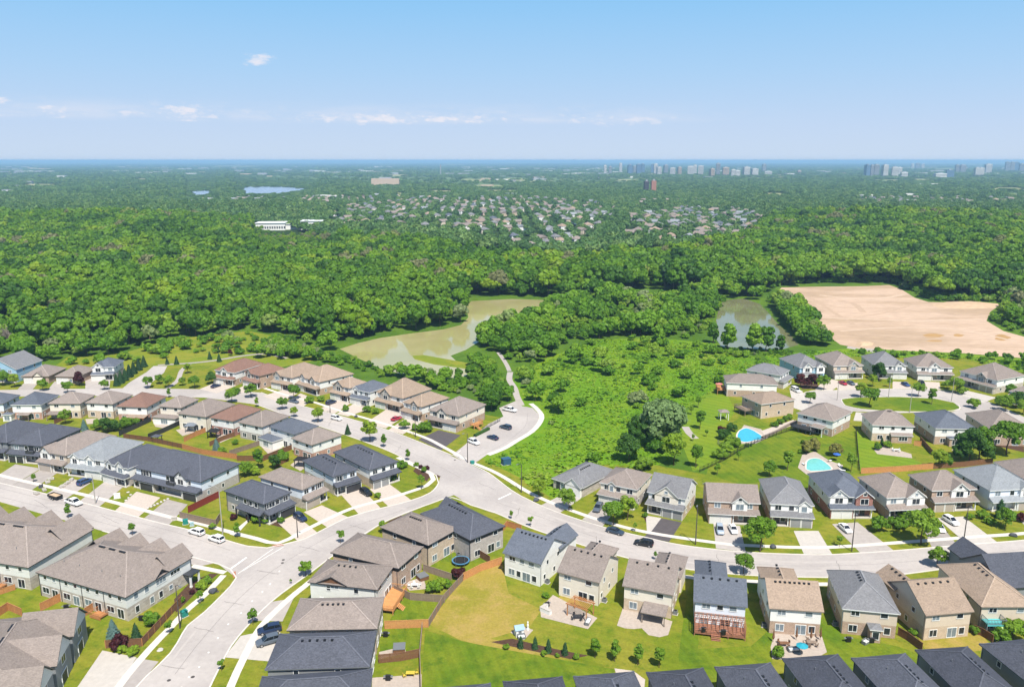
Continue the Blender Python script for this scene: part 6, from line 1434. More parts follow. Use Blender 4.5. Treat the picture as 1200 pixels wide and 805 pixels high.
def instancer(name, pts, meshes_objs, kind='stuff'):
    """The uncountable rest of a wood as one object: real copies of the crowns above at the given points."""
    me = bpy.data.meshes.new(name); n = len(pts)
    me.vertices.add(n); me.vertices.foreach_set('co', np.array([(p[0], p[1], p[2]) for p in pts], np.float32).ravel())
    for nm, ty, key, dat in (('sz', 'FLOAT_VECTOR', 'vector', [(p[3] * p[5], p[3] * p[5], p[3]) for p in pts]), ('rz', 'FLOAT', 'value', [p[4] for p in pts]), ('ix', 'INT', 'value', [p[6] for p in pts])):
        at_ = me.attributes.new(nm, ty, 'POINT'); at_.data.foreach_set(key, np.array(dat, np.int32 if ty == 'INT' else np.float32).ravel())
    o = link(bpy.data.objects.new(name, me)); tag(o, kind=kind)
    g = bpy.data.node_groups.new(name, 'GeometryNodeTree')
    g.interface.new_socket('Geometry', in_out='INPUT', socket_type='NodeSocketGeometry'); g.interface.new_socket('Geometry', in_out='OUTPUT', socket_type='NodeSocketGeometry')
    gi = g.nodes.new('NodeGroupInput'); go = g.nodes.new('NodeGroupOutput'); jn = g.nodes.new('GeometryNodeJoinGeometry')
    for ob in reversed(meshes_objs):
        oi = g.nodes.new('GeometryNodeObjectInfo'); oi.transform_space = 'ORIGINAL'; oi.inputs['Object'].default_value = ob; oi.inputs['As Instance'].default_value = True
        g.links.new(oi.outputs['Geometry'], jn.inputs[0])
    ip = g.nodes.new('GeometryNodeInstanceOnPoints'); ip.inputs['Pick Instance'].default_value = True
    def na(nm, ty):
        q = g.nodes.new('GeometryNodeInputNamedAttribute'); q.data_type = ty; q.inputs['Name'].default_value = nm; return q.outputs['Attribute']
    cb = g.nodes.new('ShaderNodeCombineXYZ'); g.links.new(na('rz', 'FLOAT'), cb.inputs[2])
    er = g.nodes.new('FunctionNodeEulerToRotation'); g.links.new(cb.outputs[0], er.inputs[0])
    g.links.new(gi.outputs[0], ip.inputs['Points']); g.links.new(jn.outputs[0], ip.inputs['Instance'])
    g.links.new(na('ix', 'INT'), ip.inputs['Instance Index']); g.links.new(er.outputs[0], ip.inputs['Rotation']); g.links.new(na('sz', 'FLOAT_VECTOR'), ip.inputs['Scale'])
    g.links.new(ip.outputs[0], go.inputs[0])
    md = o.modifiers.new('copies', 'NODES'); md.node_group = g
    return o
def crowns_of(kind):
    """One planted crown of every variant of a kind (its geometry is reused, unmoved)."""
    want = [c for c, _t in TREE[kind]]; got = []
    for c in want:
        got.append(next(o for o in COL.objects if o.type == 'MESH' and o.data == c))
    return got
def pts_of(L, nvar): return [(x, y, terrain(x, y), hh, RW.uniform(0, 6.28), RW.uniform(.68, 1.22), RW.randrange(nvar)) for x, y, hh, k in L]
tag(instancer('woods', pts_of(rest_w, len(TREE['forest'])), crowns_of('forest')), 'dense mixed woodland filling the hills behind the ponds', 'woods')
tag(instancer('thicket', pts_of([q for q in rest_l if q[3] == 'thicket'], len(TREE['thicket'])), crowns_of('thicket')), 'bright green thicket of young trees around the ponds', 'thicket')
if rest_s: tag(instancer('undergrowth', pts_of(rest_s + [q for q in rest_l if q[3] == 'shrub'], len(TREE['shrub'])), crowns_of('shrub')), 'rough shrubs scattered through the meadow', 'undergrowth')
# tall rough grass and weeds: clumps over the meadow, one object
gp = []
for poly, st in ((MEADOW, 2.3), ([(905, 430), (895, 416), (1000, 410), (1100, 413), (1225, 428), (1225, 440), (1130, 421), (1000, 418)], 2.6)):
    gp += [(x, y) for x, y in scatter(poly, st, r=RW, excl=(POND1, POND2)) if off_path(x, y)]
rs = np.random.RandomState(8); V = []; n_t = 0
for x, y in gp:
    s = .55 + .9 * abs(math.sin(x * .11 + 1.3 * math.sin(y * .07))) * RW.random()
    k = 7
    P_ = np.column_stack([x + rs.normal(size=k) * .6, y + rs.normal(size=k) * .6, rs.uniform(.05, .5, k) * s])
    Nn_ = np.column_stack([rs.normal(size=k) * .32, rs.normal(size=k) * .32, np.full(k, .9)]); Nn_ /= np.linalg.norm(Nn_, axis=1, keepdims=True)
    V.append(leaves_mesh('g', P_, Nn_, rs.uniform(.25, .6, k) * s, rs, None))
V = np.concatenate(V)
tag(put('meadow_grass', to_mesh('meadow_grass', V, np.arange(len(V)).reshape(-1, 4), LM_['fringe'] if False else LM_['grass'])), 'tall bright green weeds covering the rough meadow', 'meadow grass', kind='stuff')

# ------------------------------------------------------------------ fences
def fence(px, hgt, m, label, name='wooden_fence', style='board', pm=None, z=0.0):
    P = [at(*p) for p in px]
    o = empty(name, (P[0].x, P[0].y, z), 0, label, 'fence'); b = Vector((P[0].x, P[0].y, 0))
    mb = MB(); posts = []
    for A, C in zip(P, P[1:]):
        d = C - A; L = d.length; d.normalize(); n = Vector((-d.y, d.x, 0)); k = 0.0
        if style == 'board':
            bw = .16
            while k < L - .02:
                w = min(bw, L - k); a = A - b + d * (k + .008); c = A - b + d * (k + w - .008); t = RNG.uniform(-.02, .02)
                i = len(mb.v); q = n * .014
                for p_, zz in ((a - q, .05), (c - q, .05), (c + q, .05), (a + q, .05), (a - q, hgt + t), (c - q, hgt + t), (c + q, hgt + t), (a + q, hgt + t)): mb.v.append((p_.x, p_.y, zz))
                for f in ((0, 1, 5, 4), (1, 2, 6, 5), (2, 3, 7, 6), (3, 0, 4, 7), (4, 5, 6, 7)): mb.f.append(tuple(i + j for j in f)); mb.m.append(0)
                k += bw
            for zz in (.35, hgt - .25): mb.bar((A - b + n * .04) + Vector((0, 0, zz)), (C - b + n * .04) + Vector((0, 0, zz)), .04, .09)
            mb.bar((A - b) + Vector((0, 0, hgt + .05)), (C - b) + Vector((0, 0, hgt + .05)), .14, .04)
        elif style == 'wire':
            for zz in (.15, .45, .75, hgt - .03): mb.bar((A - b) + Vector((0, 0, zz)), (C - b) + Vector((0, 0, zz)), .05, .05)
            while k < L: mb.bar((A - b + d * k) + Vector((0, 0, .1)), (A - b + d * k) + Vector((0, 0, hgt)), .03, .03); k += .33
        np_ = max(1, round(L / 2.4))
        for j in range(np_ + 1): posts.append(A - b + d * L * j / np_ + n * .02)
    mb.build('panel', m, o)
    pmb = MB(); pmb.box(-.06, .06, -.06, .06, -.2, hgt + .1); pme = pmb.mesh('post', pm or m)
    for p in posts[:95]: put('post', pme, o, (p.x, p.y, 0))
    return o
fence([(221, 601), (257, 583)], 1.9, m_redwood, 'red-stained fence running back beside the wide semi')
fence([(211, 607), (253, 617), (258, 609)], 1.8, m_oldwood, 'weathered grey fence along the walk by the parked cars')
fence([(124, 759.5), (149, 758), (167, 757), (214, 706)], 1.7, m_brownwood, 'brown fence round the townhouse corner yard', pm=m_wood)
fence([(451, 737), (502, 735)], 1.8, m_newwood, 'new cedar fence across the bottom of the deck yard')
fence([(502, 735), (521, 704), (543, 680)], 1.7, m_oldwood, 'weathered cedar fence along the vacant lawn, lower half', pm=m_wood)
fence([(543, 680), (564, 669), (588, 661)], 1.8, m_newwood, 'bright new cedar fence along the vacant lawn, upper half')
fence([(547, 644), (574, 660)], 1.8, m_brownwood, 'brown fence behind the trampoline')
fence([(533, 645), (547, 645)], 1.8, m_newwood, 'short orange fence between two corner houses')
fence([(496, 669), (529, 680)], 1.7, m_oldwood, 'grey fence between hot tub and trampoline yards')
fence([(462, 694), (481, 703), (521, 706)], 1.7, m_oldwood, 'curved grey fence between deck and hot tub yards')
fence([(444, 777), (470, 774.5), (492, 770)], 1.8, m_brownwood, 'brown fence between the two lowest left yards')
fence([(492, 770), (495, 737)], 1.5, m_oldwood, 'narrow fence along the vacant lawn, above the lowest yard')
fence([(494, 830), (492, 770)], 1.7, m_oldwood, 'long pale fence along the lowest mown lawn')
fence([(589, 623), (594, 617), (611, 622)], 1.6, m_wood, 'low cedar fence at the charcoal corner house side yard')
fence([(1009, 555), (1050, 553), (1093, 549.5)], 1.8, m_newwood, 'orange cedar fence behind the right front row')
fence([(1093, 549.5), (1130, 547), (1163, 543)], 1.7, m_brownwood, 'dark fence under the big round trees')
fence([(1078, 517), (1092, 533)], 1.7, m_brownwood, 'dark side fence right of the stone patio', pm=m_darktrim)
fence([(1071, 522), (1079, 523)], 1.7, m_newwood, 'short orange fence beside the blue-grey-roofed house')
fence([(1052, 744), (1064, 751), (1080, 763)], 1.8, m_brownwood, 'dark fence between grey-shingled and brown-roofed houses')
fence([(1140, 741), (1150, 745), (1163, 753)], 1.7, m_brownwood, 'reddish fence below the turquoise balcony')
fence([(140, 511), (158, 503), (177, 494)], 1.7, m_darktrim, 'dark fence left of the low extension yard')
fence([(174, 514), (192, 507), (211, 498)], 1.7, m_darktrim, 'dark fence right of the low extension yard')
fence([(145, 513), (174, 517), (214, 525.5)], 1.5, m_brownwood, 'brown back fence behind the light grey roof', pm=m_darktrim)
fence([(214, 526), (238, 532.5), (278, 538)], 1.7, m_wood, 'cedar back fence above the wide dark semi roof')
fence([(216, 518), (228, 512), (241, 506.5)], 1.7, m_wood, 'orange fence by the small grey gazebo')
fence([(246, 523), (262, 516), (275, 511.5)], 1.6, m_brownwood, 'dark red fence below the black gazebo')
fence([(269, 533.5), (292, 526), (315, 518.5)], 1.6, m_oldwood, 'weathered fence right of the blue spruce')
fence([(278, 540), (309, 540), (326, 533), (342, 527)], 1.7, m_brownwood, 'brown fence under the small blue addition')
fence([(322, 548), (338, 540)], 1.7, m_brownwood, 'short dark fence behind the taupe modern house')
fence([(64, 497), (75, 492), (98, 487)], 1.6, m_brownwood, 'brown fence beside the covered back patio')
fence([(820, 553), (848, 540), (868, 528), (888, 518), (910, 510), (932, 503)], 1.5, m_black, 'dark wire fence curving below the blue pool', 'wire_fence', 'wire')
fence([(1003, 506), (1005, 530), (1007, 552)], 1.3, m_black, 'straight dark fence dividing two striped lawns', 'wire_fence', 'wire')
fence([(566, 504), (580, 497), (586, 493.5)], 1.1, m_darktrim, 'dark low fence beside the parking court', 'wire_fence', 'wire')
fence([(46, 773 - 22), (60, 706), (78, 699)], 1.8, m_wood, 'cedar divider fence behind the left townhouses') if False else None
fence([(48, 716), (80, 700)], 1.8, m_wood, 'cedar divider fence left in the townhouse back yards')
fence([(100, 722), (112, 714)], 1.8, m_wood, 'cedar divider fence in the middle of the townhouse yards')
fence([(-4, 724), (10, 715), (26, 722)], 1.8, m_wood, 'cedar corner fence at the left edge behind the townhouses')
fence([(-10, 700), (18, 691)], 1.3, m_wood, 'low cedar fence under the left townhouse windows')
# hedge line along the playhouse bed
# ------------------------------------------------------------------ decks and yard structures (each stands on its own)
def frame_of(a, b, z=0.0):
    A, C = at(*a, z=z), at(*b, z=z); d = C - A
    return A, math.atan2(d.y, d.x), d.length
def deck(name, a, b, depth, z, m, rail, label, stairs=None, mats_rail=None, gap_side=None):
    """A raised floor: a-b is its left-to-right front edge in the photograph (at floor height), depth goes away from the camera."""
    A, rz, L = frame_of(a, b, z); o = empty(name, (A.x, A.y, 0), rz, label, 'deck')
    mb = MB(); n = max(2, int(L / .22))
    for k in range(n): mb.box(L * k / n + .008, L * (k + 1) / n - .008, 0, depth, z - .1, z)
    mb.box(0, L, .0, .06, z - .35, z - .1); mb.box(0, L, depth - .06, depth, z - .35, z - .1)
    mb.build('floor', m, o)
    pm = MB(); pm.box(-.08, .08, -.08, .08, 0, z - .1); pme = pm.mesh('post', mats_rail or m)
    for k in range(max(2, round(L / 3) + 1)): put('post', pme, o, (L * k / max(1, round(L / 3)), .1, 0))
    if rail:
        rm = MB()
        for (p, q) in (((0, 0), (L, 0)), ((0, 0), (0, depth)), ((L, 0), (L, depth))):
            if gap_side == (p, q): continue
            A_ = Vector((*p, z)); B_ = Vector((*q, z)); ln = (B_ - A_).length
            rm.bar(A_ + Vector((0, 0, 1.0)), B_ + Vector((0, 0, 1.0)), .1, .07); rm.bar(A_ + Vector((0, 0, .12)), B_ + Vector((0, 0, .12)), .06, .06)
            for k in range(int(ln / .3) + 1): c = A_.lerp(B_, min(1, k * .3 / ln)); rm.bar(c + Vector((0, 0, .1)), c + Vector((0, 0, 1.0)), .05, .05)
        rm.build('railing', mats_rail or m, o)
    if stairs:
        x, w = stairs; sm = MB(); k = max(2, int(z / .19))
        for q in range(k): sm.box(x, x + w, -.28 * (q + 1), -.28 * q, z - .19 * (q + 1) - .05, z - .19 * (q + 1))
        sm.build('stairs', m, o)
    return o, L
def deck_at(h, name, x0, x1, depth, z, m, label, stairs=None, rail_m=None, dx=0.0):
    """A deck built against the back wall of a house, x0..x1 in the house's own frame."""
    R = Matrix.Rotation(h.rz, 3, 'Z'); q = Vector((h.c.x, h.c.y, 0)) + R @ Vector((x1, h.d / 2 + depth, 0)); e_ = Vector((h.c.x, h.c.y, 0)) + R @ Vector((x0, h.d / 2 + depth, 0))
    a, b_ = proj(q.x, q.y, z), proj(e_.x, e_.y, z)
    return deck(name, a, b_, depth - .04, z, m, True, label, stairs, rail_m)
H_ = HOUSES
deck_at(H_['M4'], 'cedar_deck', -H_['M4'].w * .45, H_['M4'].w * .5, 3.6, 1.0, m_newwood, 'bright cedar deck with railing at the brown-gabled house', (2.0, 1.6))
h = H_['RB4']; m_rc = mat('red_cedar', (0.30, 0.135, 0.085), .7, .2, 2.5, .2)
o, L = deck_at(h, 'two_level_deck', -h.w/2, h.w/2, 3.4, .9, m_rc, 'red two-level deck spanning the back of the pale house', (3.2, 1.8))
tr = MB()   # the slatted pergola frame over it
for k in range(13): tr.box(L * k / 12 - .05, L * k / 12 + .05, -.2, 3.3, 3.15, 3.3)
for k in range(6): tr.box(-.1, L + .1, 3.2 * k / 5 - .04, 3.2 * k / 5 + .04, 3.3, 3.38)
tr.build('pergola', m_rc, o)
pm = MB(); pm.box(-.08, .08, -.08, .08, 0, 2.3); pme = pm.mesh('pergola_post', m_rc)
for k in range(5): put('pergola_post', pme, o, (L * k / 4, -.02, .9))
h = H_['RI1']; deck_at(h, 'dark_deck', -h.w * .12, h.w * .52, 4.0, 1.7, m_darktrim, 'large dark raised deck behind the white and brick house')
h = H_['RC0']; deck_at(h, 'grey_deck', -h.w * .1, h.w * .48, 3.6, 2.1, m_oldwood, 'grey raised deck of the brown-roofed house by the pool')
h = H_['RC1']; deck_at(h, 'red_deck', -h.w * .35, h.w * .3, 3.4, 2.0, m_wood, 'red-brown back deck of the cream and brick house')
deck('wooden_stairs', (556, 499), (566, 495), 2.2, 1.4, m_newwood, True, 'cedar side stairs and landing at the parking court', (.4, 1.4))
h = H_['T2']; deck_at(h, 'cedar_deck', -h.w * .28, -h.w * .17, 2.2, .5, m_wood, 'small cedar deck at the junction townhouse back door')
h = H_['T1']; deck_at(h, 'cedar_deck', -h.w * .30, -h.w * .16, 2.4, .5, m_wood, 'small cedar deck at the left townhouse back door')
h = H_['RB8']; deck_at(h, 'turquoise_balcony', h.w * .12, h.w * .48, 2.2, 2.9, mat('turquoise_paint', (0.10, 0.42, 0.44), .5, .1, 2, .3), 'turquoise raised balcony with lounge seat, brown-roofed house', None, m_greytrim)
def pergola(px, w, d, h, m, rz_px, label, name='pergola', roof=None, gable=True, cat='pergola'):
    A = at(*px); B_ = at(*rz_px); rz = math.atan2(B_.y - A.y, B_.x - A.x)
    o = empty(name, (A.x, A.y, Z_DRIVE + .02), rz, label, cat)
    pm = MB(); pm.box(-.09, .09, -.09, .09, 0, h); pme = pm.mesh('post', m)
    for x in (.1, w - .1):
        for y in (.1, d - .1): put('post', pme, o, (x, y, 0))
    b = MB()
    for y in (.1, d - .1): b.box(-.3, w + .3, y - .05, y + .05, h, h + .22)
    b.build('beam', m, o)
    if roof is None:
        r = MB()
        for k in range(int(w / .32) + 1): r.box(k * .32 - .03, k * .32 + .03, -.35, d + .35, h + .22, h + .38)
        r.build('rafter', m, o)
    else:
        r = MB(); c = (w / 2, d / 2, h + .25 + min(w, d) * .24); e = [(-.25, -.25, h + .2), (w + .25, -.25, h + .2), (w + .25, d + .25, h + .2), (-.25, d + .25, h + .2)]
        for i in range(4): r.poly([e[i], e[(i + 1) % 4], c])
        r.poly([(p[0], p[1], h + .12) for p in e][::-1])
        for i in range(4): a, q = e[i], e[(i + 1) % 4]; r.poly([(a[0], a[1], h + .12), (q[0], q[1], h + .12), q, a])
        r.build('roof', roof, o)
    return o
pergola((664, 721), 4.6, 3.4, 2.5, m_wood, (693, 731), 'timber pergola over a back patio table, beige house')
m_canvas = mat('black_canvas', (0.018, 0.018, 0.020), .8, .15, 2, .2)
pergola((243, 514), 3.4, 3.0, 2.2, m_black, (257, 514.5), 'black canopy gazebo behind the red-brown-roofed house', 'gazebo', m_canvas, cat='gazebo')
pergola((345, 548), 3.2, 3.0, 2.2, m_black, (360, 549), 'black canopy gazebo beside the taupe end house', 'gazebo', m_canvas, cat='gazebo')
pergola((217, 507), 3.2, 3.0, 2.2, m_greytrim, (232, 507), 'grey canopy gazebo on the pale patio, left row', 'gazebo', mat('grey_canvas', (0.16, 0.18, 0.21), .7, .1, 2, .2), cat='gazebo')
pergola((844, 493), 3.0, 3.0, 2.9, m_white, (857, 493), 'small white-posted pavilion above the blue pool', 'pavilion', ROOF['taupe'], cat='pavilion')
pergola((178, 518), 2.4, 2.2, 1.7, m_darktrim, (190, 519), 'small dark garden shed by the yard fences', 'garden_shed', ROOF['dark'], cat='shed')

def patio_set(u, v, label, m=None, n=4, rot=0.0, table=True):
    p = at(u, v); o = empty('patio_set', (p.x, p.y, Z_DRIVE + .03), rot, label, 'patio furniture'); m = m or m_black
    t = MB(); t.box(-.8, .8, -.45, .45, .68, .73)
    for x in (-.7, .7):
        for y in (-.38, .38): t.box(x - .03, x + .03, y - .03, y + .03, 0, .68)
    t.build('table', m, o)
    c = MB(); c.box(-.24, .24, -.24, .24, .40, .46); c.box(-.24, .24, .2, .25, .46, .95)
    for x in (-.2, .2):
        for y in (-.2, .2): c.box(x - .02, x + .02, y - .02, y + .02, 0, .4)
    cm = cached(('chair', m.name), lambda: c.mesh('chair', m))
    for k in range(n):
        a = 6.283 * k / n + .5; put('chair', cm, o, (math.cos(a) * 1.25, math.sin(a) * .95, 0), a - math.pi / 2)
    return o
patio_set(677, 725, 'dark patio table with chairs under the timber pergola', m_darktrim)
patio_set(918, 757, 'patio table and chairs against the tan-roofed house wall', m_brownwood)
patio_set(950, 756, 'patio table beside the turquoise parasol', m_oldwood, 5)
patio_set(1050, 529, 'patio table on the stone patio with planters', m_white)
patio_set(188, 495, 'patio set before the low white extension', m_white, 4)
patio_set(486, 688, 'patio set beside the hot tub', m_white, 5)
patio_set(248, 511, 'patio set under the black canopy of the red-brown house', m_black)
patio_set(481, 792, 'small patio set in the lowest left yard', mat('yellow_plastic', (.55, .40, .05), .5, .05, 2, .3), 2)
patio_set(1005, 520, 'chairs beside the dark divide fence', m_darktrim, 2) if False else None
def lathe_thing(name, prof, m, u, v, label, cat, z=0.0, n=16):
    mb = MB(); p = at(u, v); mb.tube([(0, 0, h) for h, r in prof], [r for h, r in prof], n); o = mb.build(name, m, None, (p.x, p.y, z)); return tag(o, label, cat)
m_turq = mat('turquoise_canvas', (0.025, 0.28, 0.36), .7, .08, 2, .2)
def parasol(u, v, m, label, r=1.5, h=2.3, z=.08):
    p = at(u, v); o = empty('parasol', (p.x, p.y, z), 0, label, 'parasol')
    mb = MB(); n = 8
    for k in range(n):
        a, b = 6.283 * k / n, 6.283 * (k + 1) / n
        mb.poly([(0, 0, h + .35), (r * math.cos(a), r * math.sin(a), h - .12), (r * math.cos(b), r * math.sin(b), h - .12)])
        mb.poly([(0, 0, h + .30), (r * math.cos(b), r * math.sin(b), h - .16), (r * math.cos(a), r * math.sin(a), h - .16)])
    mb.build('canopy', m, o); q = MB(); q.tube([(0, 0, 0), (0, 0, h + .4)], [.03, .03], 6); q.build('pole', m_oldwood, o)
parasol(939, 768, m_turq, 'turquoise parasol open over the cluttered patio', 1.15, 2.2)
parasol(1168, 743, mat('pale_green_canvas', (.38, .50, .20), .7, .08, 2, .2), 'pale green parasol under the turquoise balcony', 1.7)
parasol(980, 540, mat('blue_canvas', (.04, .12, .40), .7, .08, 2, .2), 'blue parasol by the turquoise pool', 1.2)
parasol(842, 462, mat('pink_canvas', (.50, .17, .15), .7, .08, 2, .2), 'faded pink parasol above the red back deck', 1.5, 2.3, 2.2)
# closed parasols and clutter along the tan-roofed house
for k, (u, v, c) in enumerate(((906, 752, 'first'), (933, 750, 'second'), (950, 751, 'third'), (961, 750, 'last'))):
    p = at(u, v); o = empty('closed_parasol', (p.x, p.y, .08), 0, 'closed dark parasol, %s along the cluttered patio wall' % c, 'parasol')
    q = MB(); q.tube([(0, 0, .6), (0, 0, 1.0), (0, 0, 2.6), (0, 0, 2.9)], [.10, .26, .08, .02], 7); q.build('canopy', m_brownwood, o); q = MB(); q.tube([(0, 0, 0), (0, 0, .7)], [.04, .04], 6); q.build('pole', m_oldwood, o)
def bbq(u, v, label, rz=0.0, m=None, z=.08):
    p = at(u, v); o = empty('barbecue', (p.x, p.y, z), rz, label, 'barbecue')
    b = MB(); b.box(-.45, .45, -.28, .28, .1, .85); b.build('cabinet', m or m_black, o)
    l = MB(); pts = [(-.28, .85), (-.24, 1.05), (0, 1.16), (.24, 1.05), (.28, .85)]
    for i in range(4): l.poly([(-.45, *pts[i]), (.45, *pts[i]), (.45, *pts[i + 1]), (-.45, *pts[i + 1])])
    l.poly([(-.45, *q) for q in pts]); l.poly([(.45, *q) for q in pts][::-1]); l.build('lid', m or m_black, o)
    s = MB(); s.box(.45, .85, -.25, .25, .8, .84); s.box(-.85, -.45, -.25, .25, .8, .84); s.build('side_shelf', m_greytrim, o)
bbq(824, 745, 'black barbecue on the left of the red two-level deck', 0, None, .92); bbq(847, 748, 'black barbecue right of the other on the red deck', 0, None, .92)
bbq(1021, 753, 'black barbecue at the grey-shingled house back wall'); bbq(641, 711, 'dark barbecue at the edge of the pergola patio', .4); bbq(455, 797, 'covered barbecue in the lowest left yard')
bbq(484, 759, 'dark barbecue beside the pale fence corner') if False else None
bbq(452, 746, 'dark grill at the narrow left yard wall'); bbq(78, 714, 'round dark grill behind the middle townhouse', .3); bbq(994, 752, 'small grill left at the grey-shingled house wall')
bbq(166, 727, 'covered dark grill at the townhouse end wall', 0)
# trampoline
p = at(540, 660); o = empty('trampoline', (p.x, p.y, .03), 0, 'round blue-rimmed trampoline in a back yard', 'trampoline'); R_ = 2.1; n = 28
mb = MB(); mb.poly([(R_ * .86 * math.cos(6.283 * k / n), R_ * .86 * math.sin(6.283 * k / n), .84) for k in range(n)]); mb.build('mat', m_canvas, o)
mb = MB()
for k in range(n):
    a, b = 6.283 * k / n, 6.283 * (k + 1) / n
    q = lambda r, t, z: (r * math.cos(t), r * math.sin(t), z)
    mb.poly([q(R_ * .86, a, .88), q(R_, a, .88), q(R_, b, .88), q(R_ * .86, b, .88)]); mb.poly([q(R_, a, .74), q(R_, b, .74), q(R_, b, .88), q(R_, a, .88)])
mb.build('rim', mat('blue_pad', (.07, .20, .34), .5, .06, 2, .3), o)
lg = MB(); lg.tube([(0, 0, 0), (0, 0, .8)], [.04, .04], 6); lm = lg.mesh('leg', m_greytrim); pl = MB(); pl.tube([(0, 0, .8), (0, 0, 2.6)], [.03, .03], 6); pm = pl.mesh('net_pole', m_greytrim)
for k in range(6): a = 6.283 * k / 6; put('leg', lm, o, (R_ * .97 * math.cos(a), R_ * .97 * math.sin(a), 0)); put('net_pole', pm, o, (R_ * 1.02 * math.cos(a), R_ * 1.02 * math.sin(a), 0))
def hot_tub(u, v, label, rz):
    p = at(u, v); o = empty('hot_tub', (p.x, p.y, .06), rz, label, 'hot tub')
    b = MB(); b.box(-1.1, 1.1, -1.1, 1.1, 0, .85); b.build('cabinet', m_brownwood, o); c = MB(); c.box(-1.16, 1.16, -1.16, 1.16, .85, .97); c.build('cover', m_greytrim, o)
hot_tub(495, 678, 'covered square hot tub beside the grey fence', .6); hot_tub(468, 762, 'dark covered hot tub in the narrow left yard', .1)
# outdoor kitchen, sofa, playhouse
p = at(640, 718); o = empty('outdoor_kitchen', (p.x, p.y, .07), math.atan2((at(655, 725) - at(640, 718)).y, (at(655, 725) - at(640, 718)).x), 'white L-shaped outdoor counter at the patio corner', 'outdoor counter')
b = MB(); b.box(-1.4, 1.2, -.4, .4, 0, .95); b.box(-1.4, -.7, .4, 1.6, 0, .95); b.build('cabinet', m_white, o); b = MB(); b.box(-1.45, 1.25, -.45, .4, .95, 1.0); b.box(-1.45, -.65, .4, 1.65, .95, 1.0); b.build('worktop', m_conc, o)
p = at(608, 744); o = empty('playhouse', (p.x, p.y, .07), .3, 'small white playhouse with pale blue roof', 'playhouse')
b = MB(); b.box(-.8, .8, -.8, .8, 0, 1.7); b.build('wall', m_white, o)
b = MB(); b.poly([(-1, -1, 1.6), (1, -1, 1.6), (1, 0, 2.3), (-1, 0, 2.3)]); b.poly([(1, 1, 1.6), (-1, 1, 1.6), (-1, 0, 2.3), (1, 0, 2.3)]); b.poly([(-.85, -.8, 1.65), (-.85, .8, 1.65), (-.85, 0, 2.25)]); b.poly([(.85, -.8, 1.65), (.85, .8, 1.65), (.85, 0, 2.25)]); b.build('roof', mat('pale_blue_roof', (.25, .36, .46), .6, .08, 2, .2), o)
b = MB(); b.box(-.3, .3, -.86, -.8, 0, 1.3); b.build('door', m_greytrim, o)
lathe_thing('garden_statue', [(0, .3), (.3, .3), (.35, .18), (1.1, .22), (1.5, .12), (1.7, .17), (1.95, .05)], m_white, 618.5, 738, 'white garden statue beside the playhouse', 'statue', .07, 10)
def sofa(u, v, label, rz=0.0, w=2.2, m=None):
    p = at(u, v); o = empty('outdoor_sofa', (p.x, p.y, .08), rz, label, 'sofa'); b = MB(); b.box(-w/2, w/2, -.4, .4, 0, .42); b.box(-w/2, w/2, .3, .42, .42, .85); b.box(-w/2, -w/2 + .15, -.4, .4, .42, .65); b.box(w/2 - .15, w/2, -.4, .4, .42, .65); b.build('frame', m_greytrim, o)
    c = MB(); c.box(-w/2 + .17, w/2 - .17, -.4, .28, .42, .56); c.build('cushion', m or m_white, o)
sofa(689, 730, 'white outdoor sofa at the pergola patio edge', 1.2); sofa(742, 740 - 12, 'low seat on the curved stone patio', 0) if False else None
sofa(930, 763, 'grey outdoor sofa left of the turquoise parasol', .1); sofa(611, 748, 'white bench in front of the playhouse', .3, 1.6); sofa(1014, 754, 'reclined grey seat by the grey-shingled house', .6, 1.4)
# wheelie bins, boulders, utility boxes
def ubox(u, v, w, d, h, m, label, name='utility_box', cat='utility box', rz=.45):
    p = at(u, v); o = empty(name, (p.x, p.y, 0), rz, label, cat); b = MB(); b.box(-w/2, w/2, -d/2, d/2, .1, h); b.build('cabinet', m, o)
    b = MB(); b.box(-w/2 - .06, w/2 + .06, -d/2 - .06, d/2 + .06, h, h + .08); b.build('lid', m, o); b = MB(); b.box(-w/2 - .12, w/2 + .12, -d/2 - .12, d/2 + .12, -.1, .1); b.build('plinth', m_conc, o)
m_teal = mat('teal_enamel', (.02, .20, .17), .5, .08, 2, .3); m_bluebox = mat('blue_enamel', (.03, .085, .15), .5, .08, 2, .3)
ubox(217.5, 614, 1.2, 1.0, 1.25, m_teal, 'teal utility box on the verge by the parked cars'); ubox(225, 616, .9, .7, .9, mat('pale_teal', (.30, .44, .46), .5, .06, 2, .3), 'pale utility box right of the teal one')
ubox(216, 722, 1.2, 1.0, 1.3, m_teal, 'teal utility box on the townhouse verge', rz=.9); ubox(553.5, 543.5, 1.1, 1.0, .9, m_teal, 'teal utility box at the parking court entrance'); ubox(593, 544, 2.6, 1.9, 2.0, m_bluebox, 'large dark blue utility cabinet in the meadow edge')
ubox(204, 609, 1.3, .9, .8, m_conc, 'white crate on the verge near the grey fence', 'crate', 'crate'); ubox(99, 583.5, .6, .5, 1.1, m_white, 'white cabinet at the end of the driveway', 'cabinet', 'cabinet') if False else None
ubox(137.5, 584, 1.6, .3, 1.5, m_white, 'white sign board on the lawn before the white house', 'sign_board', 'sign')
m_rock = mat('dark_boulder', (.07, .075, .09), .8, .3, 1.4, .2); m_rock2 = mat('pale_rock', (.45, .42, .38), .85, .2, 1.4, .2)
